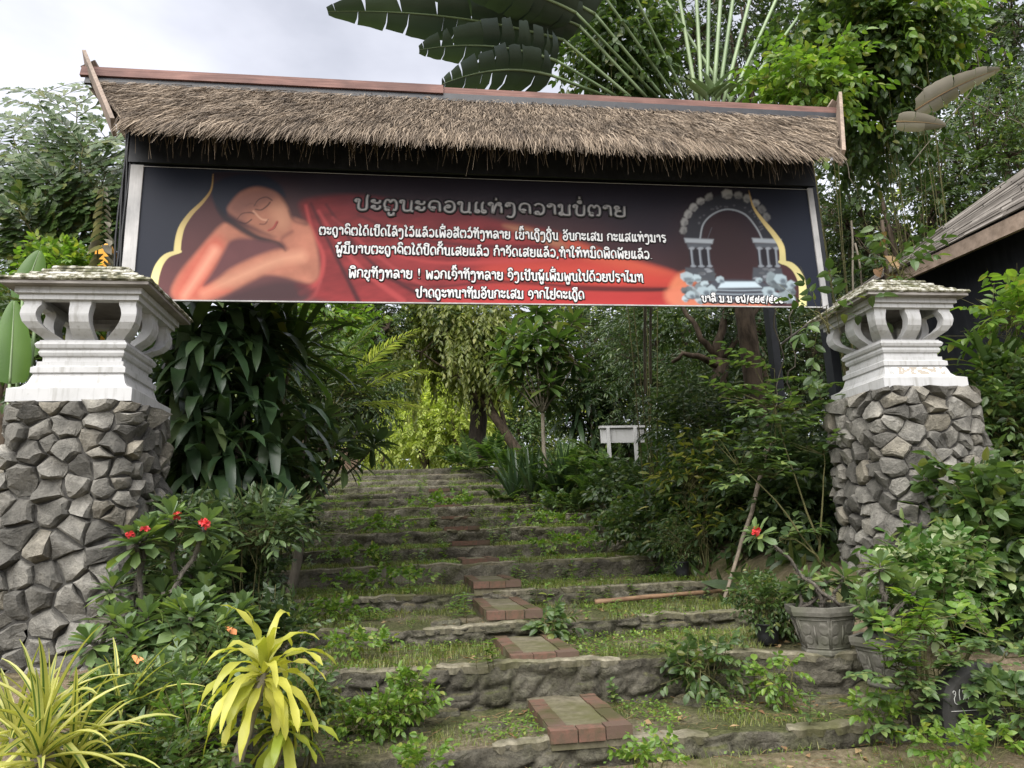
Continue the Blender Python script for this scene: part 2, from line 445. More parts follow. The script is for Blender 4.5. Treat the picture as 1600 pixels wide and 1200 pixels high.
# left pillar: right front corner of the white plinth at lc
kw = .82
TL, _, _ = pillar('stone_gate_pillar', lc[0]-kw/2, YP+kw/2+.02, .25, lc[2]-.012, .83, 11, 'left rubble pillar with white lantern cap in front of the grey sign post', None, kw)
YR = 5.46
rc_ = at(1385, 605, YR)
TR, rb0, rk = pillar('stone_gate_pillar', rc_[0]+.80/2, YR+.42, .3, rc_[2]-.012, .93, 23, 'right rubble pillar with peeling white lantern cap beside the wooden house', None, .80)
pm = MB()
for (a, b, za, zb_) in ((-.24, .25, .118, .165),):
    # flaked strip lying on the front cove of the right cap
    cxr = rc_[0]+.40; n = 26; V = []
    for i in range(n):
        x = cxr-.24+.50*i/(n-1)
        for (h, z) in ((.3335, .108*1.2), (.326, .125*1.2), (.3135, .155*1.2), (.307, .175*1.2)):
            V.append((x, YR+.42-h*rk-.004, rb0+z*rk))
    pm.grid(np.array(V), n, 4)
pm.build('peeled_paint', M_peel, TR)

# ------------------------------------------------------------------ thatched gate
YB = 6.4     # depth of the banner
gL = at(207, 262, YB); gR = at(1262, 295, YB); gBL = at(200, 472, YB); gBR = at(1283, 482, YB)
bx0, bx1 = at(228, 268, YB)[0], at(1256, 297, YB)[0]
bz1 = at(700, 281, YB)[2]; bz0 = at(700, 476, YB)[2]
G = thing('thatched_sign_gate', ((bx0+bx1)/2, YB+.3, 0), 'wide black timber gate frame with a thatched roof carrying the banner', 'gate')
YRG = YB+.25
px0, px1 = bx0-.165, bx1+.125
for x, y in ((px0, YB+.12), (px1, YB+.10), (px0+.05, YB+1.3), (at(1208, 540, YB+1.6)[0], YB+1.6)):
    m = MB(); m.bar((x, y, .2), (x, y, bz1+.55), .09, .13, up=(0, 1, 0)); m.build('post', M_black, G)
m = MB(); m.bar((px0-.03, YB+.13, bz1+.12), (px1+.03, YB+.13, bz1+.12), .10, .2); m.build('beam', M_black, G)
m = MB(); m.bar((px0+.2, YB+1.3, bz1+.12), (px1-.1, YB+1.3, bz1+.12), .10, .2); m.build('beam', M_black, G)
# roof
YE = YB-.42; YRD = YB+.62
rA = at(140, 118, YRD); rB = at(1308, 176, YRD)       # ridge underside ends
zr = (rA[2]+rB[2])/2
eA = at(186, 222, YE); eB = at(1304, 243, YE)
ze = at(700, 213, YE)[2]
zr = at(700, 158, YRD)[2]
rx0, rx1 = rA[0], rB[0]; ex0, ex1 = eA[0], eB[0]
YE2 = 2*YRD-YE
base = MB(); base.add([(ex0, YE, ze), (ex1, YE, ze), (rx1, YRD, zr), (rx0, YRD, zr)], [(0, 1, 2, 3)])
base.add([(ex0, YE, ze-.05), (ex1, YE, ze-.05), (rx1, YRD, zr-.05), (rx0, YRD, zr-.05)], [(3, 2, 1, 0)])
base.build('roof_deck', M_thatch_base, G)
base = MB(); base.add([(ex0, YE2, ze), (ex1, YE2, ze), (rx1, YRD+.004, zr), (rx0, YRD+.004, zr)], [(3, 2, 1, 0)])
base.build('roof_deck', M_thatch_base, G)
# closed dark boards under the front eave
m = MB(); m.bar((px0+.02, YB-.03, bz1+.33), (px1-.02, YB-.03, bz1+.33), .03, .56); m.build('fascia_board', M_black, G)
m = MB(); m.bar((ex0+.1, YE+.12, ze+.02), (ex1-.1, YE+.12, ze+.02), .05, .06); m.build('purlin', M_black, G)
for i in range(9):
    x = ex0+.25+(ex1-ex0-.5)*i/8
    m = MB(); m.bar((x, YE+.06, ze-.01), (x, YRD, zr-.11), .06, .07); m.build('rafter', M_black, G)
def straws(n, ya, za, yb, zb_, xa0, xa1, xb0, xb1, t0, t1, lenr, lift, side):
    """n straws on the slope from eave (a) to ridge (b), root at t in t0..t1, hanging down"""
    t = rng.uniform(t0, t1, n); u = rng.uniform(0, 1, n)
    X = (xa0+(xa1-xa0)*u)*(1-t)+(xb0+(xb1-xb0)*u)*t
    P = np.stack([X, ya+(yb-ya)*t, za+(zb_-za)*t], -1)
    down = nrm(np.array([0, ya-yb, za-zb_])); nn = nrm(np.array([0, -(zb_-za)*(1 if yb > ya else -1), abs(yb-ya)]))
    nn = nrm(np.array([0, (za-zb_)*(1 if yb > ya else -1), abs(yb-ya)]))
    return P, down, nn
TH = MB()
def thatch_side(ya, za, yb, zb_, n_scale):
    nrow = 7
    for k_ in range(nrow):
        t0 = k_/nrow*.94; n = int(6200*n_scale)
        if k_ == 0: n = int(n*1.5)
        P, dn, nn = straws(n, ya, za, yb, zb_, ex0, ex1, rx0, rx1, max(0, t0-.02), t0+.16, 0, 0, 1)
        ln = rng.uniform(.16, .34, n)*(1.1 if k_ == 0 else 1); slant = rng.normal(-.14, .17, n)+.5*(.5-(P[:, 0]-ex0)/(ex1-ex0))*-1
        lift0 = rng.uniform(.012, .05, n)
        D = nrm(dn[None]+np.stack([slant, np.zeros(n), np.zeros(n)], -1)+nn[None]*rng.normal(.05, .07, n)[:, None])
        if k_ == 0: D[:, 2] -= .25; D = nrm(D)
        A = P+nn*lift0[:, None]; Mid = A+D*(ln*.55)[:, None]+nn*(rng.uniform(.0, .018, n))[:, None]
        D2 = nrm(D+np.array([0, 0, -.12])+rng.normal(0, .05, (n, 3)))
        B = Mid+D2*(ln*.5)[:, None]
        for Q_ in (Mid, B):
            tq = np.clip((Q_[:, 2]-ze)/(zr-ze), 0, 1); Q_[:, 0] = np.clip(Q_[:, 0], ex0+(rx0-ex0)*tq+.02+rng.uniform(0, .04, n), ex1+(rx1-ex1)*tq-.02-rng.uniform(0, .04, n))
        w = rng.uniform(.0014, .0036, n)[:, None]
        side = nrm(np.cross(D, nn[None]+rng.normal(0, .5, (n, 3))))
        V = np.stack([A-side*w, A+side*w, Mid+side*w, Mid-side*w, B+side*w*.4, B-side*w*.4], 1).reshape(-1, 3)
        o = np.arange(n)[:, None]*6
        TH.add(V, np.vstack([o+np.array([0, 1, 2, 3]), o+np.array([3, 2, 4, 5])]))
thatch_side(YE, ze, YRD, zr, 1.0)
# ragged underhang strands
n = 420; X = rng.uniform(ex0+.05, ex1-.05, n); A = np.stack([X, np.full(n, YE+.03)+rng.uniform(0, .1, n), ze+rng.uniform(-.02, .04, n)], -1)
B = A+np.stack([rng.normal(0, .04, n), rng.normal(0, .03, n), -rng.uniform(.08, .30, n)], -1); w = np.array([.0022, 0, 0])
V = np.stack([A-w, A+w, B+w*.5, B-w*.5], 1).reshape(-1, 3); TH.add(V, np.arange(n)[:, None]*4+np.arange(4))
TH.build('thatch', M_thatch, G)
TH = MB(); thatch_side(YE2, ze, YRD, zr, .35); TH.build('thatch', M_thatch, G)
xm = at(692, 130, YRD)[0]
for (a, b, dy, dz) in ((rx0-.05, xm, -.07, .03), (xm+.004, rx1+.02, -.05, .015)):
    m = MB(); m.bar((a, YRD+dy, zr+.055+dz), (b, YRD+dy, zr+.055+dz), .035, .125, up=(0, .25, 1)); m.build('ridge_board', M_ridge, G)
m = MB(); m.bar((rx0-.05, YRD+.02, zr+.10), (rx1+.02, YRD+.02, zr+.10), .10, .03); m.build('ridge_cap', M_ridge, G)
m = MB(); m.bar((rx0, YRD-.075, zr-.012), (rx1, YRD-.075, zr-.012), .03, .11, up=(0, .25, 1)); m.build('ridge_trim', M_black, G)
for (ra, ea, sg) in ((rx0, ex0, -1), (rx1, ex1, 1)):
    for back in (0, 1):
        ye = YE if not back else YE2
        e_ = np.array([ea+sg*.02, ye-(.08 if not back else -.08), ze-.10]); r_ = np.array([ra+sg*.045, YRD+(0 if not back else .03), zr+.26])
        if not back: r_ = r_+(r_-e_)*.06
        m = MB(); m.bar(e_, r_, .035 if not back else .03, .16, up=(0, -.6, .8)); m.build('bargeboard', M_barge, G)
# electric cables running down the left post
for i in range(4):
    x = px0-.05+.022*i; pts = [(x+.012*math.sin(j*1.3+i*2), YB+.04-.012*i, bz1+.45-j*.28) for j in range(12)]
    m = MB(); m.tube(pts, .011, 5); m.build('cable', M_cable, G)
m = MB(); P0 = np.array([px0+.08, YB+.02, bz1+.02]); m.tube([P0+np.array([.3*s, -.01, -.25*s-.12*math.sin(s*3.1)]) for s in np.linspace(0, 1, 9)], .004, 4); m.build('cable', M_cable, G)

# ------------------------------------------------------------------ banner
BN = thing('printed_banner', ((bx0+bx1)/2, YB-.05, bz0), 'long dark printed banner with a reclining red robed figure and Lao lettering', 'banner')
nx, nz_ = 940, 176
gx = np.linspace(bx0, bx1, nx); gz = np.linspace(bz0, bz1, nz_)
XX, ZZ = np.meshgrid(gx, gz, indexing='ij')
PB = np.stack([XX, np.full_like(XX, YB-.05), ZZ], -1).reshape(-1, 3)
u, v = proj(PB)
def srgb(c): c = np.asarray(c, float)/255; return np.where(c <= .04045, c/12.92, ((c+.055)/1.055)**2.4)
img = np.zeros((len(u), 3))
def vnoise(x, y, seed=0):
    xi = np.floor(x).astype(int); yi = np.floor(y).astype(int); xf = x-xi; yf = y-yi
    def h(a, b):
        n = np.sin(a*127.1+b*311.7+seed*74.7)*43758.5453; return n-np.floor(n)
    xf = xf*xf*(3-2*xf); yf = yf*yf*(3-2*yf)
    return (h(xi, yi)*(1-xf)+h(xi+1, yi)*xf)*(1-yf)+(h(xi, yi+1)*(1-xf)+h(xi+1, yi+1)*xf)*yf
def fbm(x, y, seed=0, o=4):
    s = 0; a = .5
    for i in range(o): s = s+a*vnoise(x*2**i, y*2**i, seed+i); a *= .5
    return s
def seg_d(ax, ay, bx, by):
    dx, dy = bx-ax, by-ay; t = np.clip(((u-ax)*dx+(v-ay)*dy)/(dx*dx+dy*dy+1e-9), 0, 1)
    return np.hypot(u-ax-t*dx, v-ay-t*dy), t
def smooth_poly(pts, closed=True, n=5):
    P = np.array(pts, float); k = len(P); out = []
    rngk = range(k) if closed else range(k-1)
    for i in rngk:
        p0, p1, p2, p3 = (P[(i-1) % k], P[i], P[(i+1) % k], P[(i+2) % k]) if closed else (P[max(i-1, 0)], P[i], P[i+1], P[min(i+2, k-1)])
        for j in range(n):
            t = j/n; out.append(.5*((2*p1)+(-p0+p2)*t+(2*p0-5*p1+4*p2-p3)*t*t+(-p0+3*p1-3*p2+p3)*t**3))
    if not closed: out.append(P[-1])
    return np.array(out)
def pmask(pts, soft=3, sm=True):
    P = smooth_poly(pts) if sm else np.array(pts, float)
    bb = (P[:, 0].min()-soft*2, P[:, 0].max()+soft*2, P[:, 1].min()-soft*2, P[:, 1].max()+soft*2)
    idx = np.where((u > bb[0]) & (u < bb[1]) & (v > bb[2]) & (v < bb[3]))[0]
    uu, vv = u[idx], v[idx]; d = np.full(len(idx), 1e9); ins = np.zeros(len(idx), bool)
    for i in range(len(P)):
        ax, ay = P[i]; bx, by = P[(i+1) % len(P)]; dx, dy = bx-ax, by-ay
        t = np.clip(((uu-ax)*dx+(vv-ay)*dy)/(dx*dx+dy*dy+1e-9), 0, 1); d = np.minimum(d, np.hypot(uu-ax-t*dx, vv-ay-t*dy))
        if dy != 0:
            c = ((ay > vv) != (by > vv)) & (uu < dx*(vv-ay)/dy+ax); ins ^= c
    sd = np.where(ins, d, -d); m = np.clip(sd/soft*.5+.5, 0, 1)
    out = np.zeros(len(u)); out[idx] = m*m*(3-2*m); return out
def put(m, col, a=1.0):
    global img
    c = srgb(col) if np.ndim(col) == 1 else col
    img = img*(1-(m*a)[:, None])+c*(m*a)[:, None]
def stroke(pts, w, col, a=1.0, soft=1.5, sm=True):
    P = smooth_poly(pts, False) if sm else np.array(pts, float); n = len(P); W = np.broadcast_to(np.interp(np.linspace(0, 1, n), np.linspace(0, 1, np.size(w)), np.atleast_1d(w)), (n,))
    d = np.full(len(u), 1e9)
    for i in range(n-1):
        dd, t = seg_d(*P[i], *P[i+1]); d = np.minimum(d, dd-W[i]/2)
    m = np.clip(.5-d/soft, 0, 1); put(m, col, a)
# ---- the print: ground colours
fu = (u-230)/1030; fv = np.clip((v-275)/200, 0, 1)
n0 = fbm(u/60, v/40, 3)
put(np.ones(len(u)), (27, 32, 44))
inside = pmask([(334, 270), (330, 296), (316, 316), (298, 332), (284, 352), (278, 372), (279, 392), (256, 402), (245, 420), (239, 445), (238, 486), (1258, 490), (1256, 448), (1247, 424), (1232, 411), (1221, 404), (1222, 388), (1210, 366), (1192, 344), (1177, 322), (1171, 296), (1171, 270)], 2, sm=False)
put(inside, srgb((92, 52, 50))*(1-fu[:, None]*.55)*(.35+.75*fv[:, None])*(.8+.4*n0[:, None])+srgb((14, 14, 20)))
# dark top band
put(inside*np.clip((330-v+ (u-700)*.03)/50, 0, 1), (18, 19, 30), .8)
put(pmask([(520, 290), (1180, 285), (1170, 400), (1010, 395), (900, 345), (760, 330), (560, 310)], 50), (16, 18, 28), .8)
put(pmask([(1085, 330), (1130, 320), (1175, 350), (1190, 440), (1060, 430), (1060, 380)], 40), (42, 26, 26), .8)
# robe
robe = pmask([(468, 318), (500, 308), (560, 306), (640, 318), (720, 332), (790, 348), (850, 358), (900, 376), (960, 398), (1010, 412), (1060, 428), (1078, 450), (1060, 468), (1010, 486), (700, 486), (520, 474), (462, 448), (490, 436), (499, 420), (496, 388), (482, 352)], 7)
put(robe, srgb((128, 38, 40))[None]*(.55+.85*fbm(u/38+v/90, v/11+u/120, 9)[:, None])*(.6+.55*fv[:, None]))
put(robe*pmask([(760, 415), (900, 400), (1000, 410), (1064, 430), (1050, 455), (900, 452), (780, 445)], 22), (186, 60, 44), .75)
put(robe*pmask([(700, 455), (860, 452), (1010, 458), (1058, 470), (1020, 486), (720, 486)], 16), (180, 48, 44), .65)
put(robe*pmask([(880, 356), (1010, 400), (1062, 428), (1000, 424), (900, 398)], 10), (196, 88, 58), .5)
put(robe*pmask([(530, 300), (700, 318), (800, 345), (700, 345), (560, 330)], 24), (64, 24, 34), .7)
for pts, w, c, a in [
    ([(478, 322), (488, 360), (505, 400), (498, 438), (470, 458)], (4, 9), (168, 62, 60), .6), ([(486, 318), (510, 370), (535, 420), (560, 470)], (3, 8), (60, 20, 26), .7),
    ([(498, 330), (530, 380), (570, 425), (630, 470)], (4, 9), (165, 60, 60), .55), ([(510, 320), (560, 390), (620, 440), (690, 476)], (3, 7), (62, 20, 26), .7),
    ([(520, 340), (590, 400), (660, 445), (740, 472)], (3, 8), (160, 58, 58), .45), ([(560, 335), (640, 370), (740, 384), (860, 385)], (4, 7), (70, 22, 28), .6),
    ([(580, 390), (680, 410), (790, 408), (900, 400)], (3, 9), (165, 56, 54), .5), ([(560, 420), (660, 448), (780, 440), (900, 448), (1040, 452)], (3, 6), (72, 22, 26), .65),
    ([(610, 350), (720, 366), (800, 372)], (3, 7), (150, 60, 58), .4), ([(640, 425), (740, 432), (840, 426)], (3, 8), (70, 22, 26), .5), ([(1064, 430), (1040, 452), (900, 452)], (3, 4), (58, 22, 24), .8),
    ([(500, 440), (490, 462), (470, 474)], (6, 3), (150, 60, 60), .5)]: stroke(pts, w, c, min(1, a*1.3), soft=5)
put(pmask([(786, 352), (825, 356), (872, 374), (886, 388), (862, 384), (815, 366)], 6), (150, 104, 76), .75)
put(pmask([(1058, 430), (1082, 424), (1090, 440), (1070, 452), (1046, 452)], 6), (196, 112, 78), .9)
put(pmask([(1040, 455), (1085, 452), (1110, 466), (1190, 472), (1190, 482), (1062, 482)], 7), (202, 118, 88), .85)
# the sleeper: hair, arm, neck, face
skin = srgb((168, 106, 84))
body = pmask([(448, 342), (470, 344), (486, 356), (495, 385), (499, 415), (497, 434), (484, 443), (466, 440), (440, 432), (415, 430), (392, 440), (350, 462), (320, 470), (286, 474), (270, 464), (268, 450), (282, 424), (304, 398), (326, 372), (345, 352), (360, 348), (385, 356), (410, 366), (432, 370)], 5)
put(body, skin[None]*(.62+.65*fbm(u/28, v/22, 5)[:, None]))
put(body*pmask([(268, 462), (300, 470), (360, 456), (330, 440), (350, 385), (330, 372), (285, 420)], 14), (196, 84, 66), .6)
stroke([(288, 462), (310, 430), (335, 392)], (8, 14), (226, 172, 142), .55, 14); stroke([(318, 458), (370, 434), (430, 408), (470, 400)], (8, 16), (214, 160, 128), .5, 16)
put(pmask([(318, 446), (336, 418), (350, 392), (362, 375), (390, 372), (425, 376), (444, 386), (424, 392), (392, 404), (360, 420), (336, 438)], 5), srgb((96, 56, 58))[None]*(.75+.4*n0[:, None]))
put(pmask([(392, 448), (440, 438), (486, 448), (470, 470), (360, 476), (345, 468)], 9), (52, 34, 38), .8)
put(pmask([(330, 296), (346, 280), (380, 272), (412, 274), (438, 290), (446, 308), (430, 300), (400, 294), (376, 300), (360, 322), (352, 338), (338, 326)], 4), (20, 26, 40), .97)
put(pmask([(338, 322), (352, 334), (376, 350), (402, 366), (424, 374), (440, 380), (446, 392), (430, 380), (398, 374), (366, 356), (346, 340)], 4), (34, 26, 32), .92)
face = pmask([(362, 316), (378, 300), (402, 293), (428, 300), (444, 316), (454, 338), (455, 356), (446, 368), (432, 371), (414, 364), (388, 350), (368, 338), (356, 328)], 5)
put(face, srgb((160, 104, 82))[None]*(.75+.4*fbm(u/20, v/16, 8)[:, None]))
put(face*pmask([(356, 330), (364, 308), (400, 290), (440, 300), (420, 318), (390, 330), (380, 345)], 14), (84, 56, 56), .6)
put(face*pmask([(425, 322), (446, 320), (452, 345), (440, 356), (428, 345)], 12), (196, 142, 112), .5)
for pts, w, c, a, s_ in [([(397, 322), (404, 312), (416, 308), (425, 313)], (1, 2), (50, 28, 30), .85, 1.8), ([(399, 327), (408, 328), (417, 322), (422, 316)], (1.5, 2), (46, 26, 28), .9, 1.8),
    ([(371, 342), (378, 334), (390, 332), (398, 334)], (1, 2), (52, 28, 30), .85, 1.8), ([(375, 347), (384, 349), (393, 343)], (1.5, 2), (46, 26, 28), .9, 1.8), ([(396, 330), (408, 342), (418, 344)], (2, 3), (206, 156, 128), .7, 3),
    ([(406, 350), (414, 350), (419, 343)], (1.5, 1.5), (70, 32, 32), .85, 2), ([(419, 360), (427, 356), (433, 347)], (2, 4), (142, 50, 48), .9, 2.5), ([(420, 361), (429, 357), (434, 347)], (.8, .8), (70, 24, 26), .9, 1.2),
    ([(452, 330), (460, 345), (478, 350)], (3, 5), (60, 36, 40), .6, 6), ([(456, 362), (440, 374), (448, 388)], (4, 5), (90, 50, 48), .6, 7)]: stroke(pts, w, c, a, s_)
stroke([(384, 322), (392, 318), (402, 322)], (1, 1), (90, 56, 52), .5, 3)
# ruined arch, grey stones
def blob(cx, cy, rx, ry, ang, col, a=.95, soft=2.0):
    k = 7; P = []
    for i in range(k):
        t = 2*math.pi*i/k+.3*random.random(); q = random.uniform(.85, 1.12)
        x, y = rx*q*math.cos(t), ry*q*math.sin(t); P.append((cx+x*math.cos(ang)-y*math.sin(ang), cy+x*math.sin(ang)+y*math.cos(ang)))
    put(pmask(P, soft, sm=False), col, a)
acx, acy = 1135, 362
put(pmask([(1071, 374), (1076, 345), (1092, 322), (1115, 308), (1136, 303), (1158, 306), (1180, 318), (1200, 345), (1212, 376), (1192, 376), (1184, 356), (1166, 336), (1140, 328), (1116, 334), (1100, 352), (1094, 374)], 3), (36, 37, 42), .95)
for i in range(13):
    a = math.pi*(1.0-i/12*.88); x = acx+66*math.cos(a)*(1.02); y = acy-2-56*math.sin(a)*1.02
    if i == 6: x, y = 1136, 304
    g = random.uniform(.75, 1.2); rr = 9 if i != 6 else 11
    blob(x, y, rr*.8, rr*.72, -a+1.57, (128*g, 127*g, 125*g)); blob(x+1.5, y+3, rr*.6, rr*.3, -a+1.57, (50, 50, 53), .5)
stroke([(1094, 372), (1099, 350), (1115, 334), (1138, 327), (1164, 335), (1182, 356), (1191, 374)], 2.6, (130, 135, 140), .85)
stroke([(1106, 372), (1112, 356)], 1, (80, 82, 88), .7)
for i in range(26):
    a = math.pi*random.uniform(.02, .95); x = acx+4+random.uniform(48, 54)*math.cos(a); y = acy-random.uniform(38, 46)*math.sin(a); blob(x, y, 2, 1.6, 0, (74, 74, 78), .7, 1)
for (cx0, n) in ((1091, 3), (1197, 3)):
    put(pmask([(cx0-22, 372), (cx0+24, 374), (cx0+22, 381), (cx0-20, 379)], 2, False), (136, 142, 148)); put(pmask([(cx0-18, 380), (cx0+20, 381), (cx0+18, 388), (cx0-16, 387)], 2, False), (74, 78, 84))
    put(pmask([(cx0-14, 388), (cx0+16, 389), (cx0+18, 420), (cx0-12, 419)], 2, False), (28, 28, 33), .9)
    for j in range(n):
        x = cx0-12+13*j+2; stroke([(x-1, 389), (x, 400), (x+2, 415)], (3.6, 3.2, 4.5), (118, 124, 132)); stroke([(x+1.2, 391), (x+2.6, 413)], 1.2, (70, 74, 80)); blob(x, 388, 5, 2.4, 0, (126, 131, 138), .9, 1.5); blob(x+2, 416, 5, 2.2, 0, (120, 126, 134), .9, 1.5)
    put(pmask([(cx0-20, 418), (cx0+24, 419), (cx0+28, 440), (cx0-22, 440)], 2, False), (66, 69, 75))
    for j in range(14): blob(cx0+random.uniform(-18, 25), random.uniform(420, 438), 5, 2.4, 0, tuple(np.array((108, 112, 118))*random.uniform(.6, 1.2)), .9, 1.4)
put(pmask([(1112, 440), (1190, 440), (1205, 458), (1188, 472), (1100, 472)], 3), (64, 68, 76), .95)
put(pmask([(1128, 440), (1180, 440), (1190, 449), (1122, 450)], 2, False), (178, 194, 204))
for y in (453, 459, 465): stroke([(1118, y), (1155, y+1), (1196, y)], 2.0, (136, 148, 158), .8)
for i in range(42):
    side = random.random() < .5
    x = random.uniform(1069, 1118) if side else random.uniform(1190, 1244); lo = 432 if side else 430+max(0, (x-1222))*.6
    y = random.uniform(lo, 470); s_ = random.uniform(5, 10); g = random.uniform(.55, 1.15)
    blob(x, y, s_, s_*.8, random.random(), (150*g, 165*g, 172*g), .95, 1.6); blob(x+2, y+s_*.4, s_*.7, s_*.35, 0, (44, 48, 55), .6, 2)
for (x, y, s_) in ((1100, 455, 11), (1079, 461, 9), (1125, 437, 8), (1220, 436, 11), (1200, 454, 10), (1236, 444, 8), (1186, 438, 6)):
    blob(x, y, s_, s_*.75, .2, (150, 166, 174), .97, 1.6); blob(x+s_*.35, y+s_*.3, s_*.5, s_*.4, .4, (62, 70, 80), .8, 2.5)
# golden frame lines
gl = srgb((150, 118, 66))[None]*(1-np.clip((v-300)/170, 0, 1)[:, None])+srgb((226, 218, 150))[None]*np.clip((v-300)/170, 0, 1)[:, None]
gl = gl*(.8+.4*vnoise(u/30, v/24, 4)[:, None])
stroke([(333, 272), (330, 296), (317, 315), (299, 333), (285, 353), (279, 373), (277, 391)], (1, 4, 7, 10, 11), gl, .97, 1.3)
stroke([(282, 393), (262, 399), (250, 412), (243, 430), (240, 452), (240, 486)], (4, 9, 12, 13, 13), gl, .97, 1.3)
stroke([(1170, 298), (1177, 323), (1192, 345), (1209, 366), (1221, 386), (1223, 408)], (1, 4, 7, 9, 10), gl, .97, 1.3)
stroke([(1218, 409), (1235, 414), (1247, 427), (1254, 448), (1254, 488)], (4, 9, 11, 12, 12), gl, .97, 1.3)
gray_ = img.mean(1, keepdims=True); img = img*.94+gray_*.06+srgb((24, 23, 27))[None]*.3
pb = MB(); pb.grid(PB, nx, nz_)
po = pb.build('print', M_print, BN)
ca = po.data.color_attributes.new('print', 'FLOAT_COLOR', 'POINT')
ca.data.foreach_set('color', np.hstack([np.clip(img, 0, 1), np.ones((len(img), 1))]).ravel().astype(np.float32))
del img
m = MB(); m.box(((bx0+bx1)/2, YB-.015, (bz0+bz1)/2), (bx1-bx0, .05, bz1-bz0-.004)); m.build('backing_panel', M_black, BN)
for zz, hh in ((bz0-.006, .012),):
    m = MB(); m.bar((bx0-.02, YB-.052, zz), (bx1+.02, YB-.052, zz), .02, hh); m.build('edge_rail', M_grey_post, BN)
for (pxa, pxb, side) in (((214, 268), (199, 440), -1), ((1259, 297), (1290, 486), 1)):
    xx = (bx0-.055) if side < 0 else (bx1+.03)
    m = MB(); m.bar((xx, YB-.04, bz0-.02), (xx, YB-.04, bz1+.01), .11 if side < 0 else .06, .05, up=(0, 1, 0)); m.build('side_post', M_grey_post, BN)
m = MB(); m.tube([(bx0, YB-.062, bz1-.002), ((bx0+bx1)/2, YB-.062, bz1-.012), (bx1, YB-.062, bz1-.004)], .003, 4); m.build('tension_wire', M_grey_post, BN)

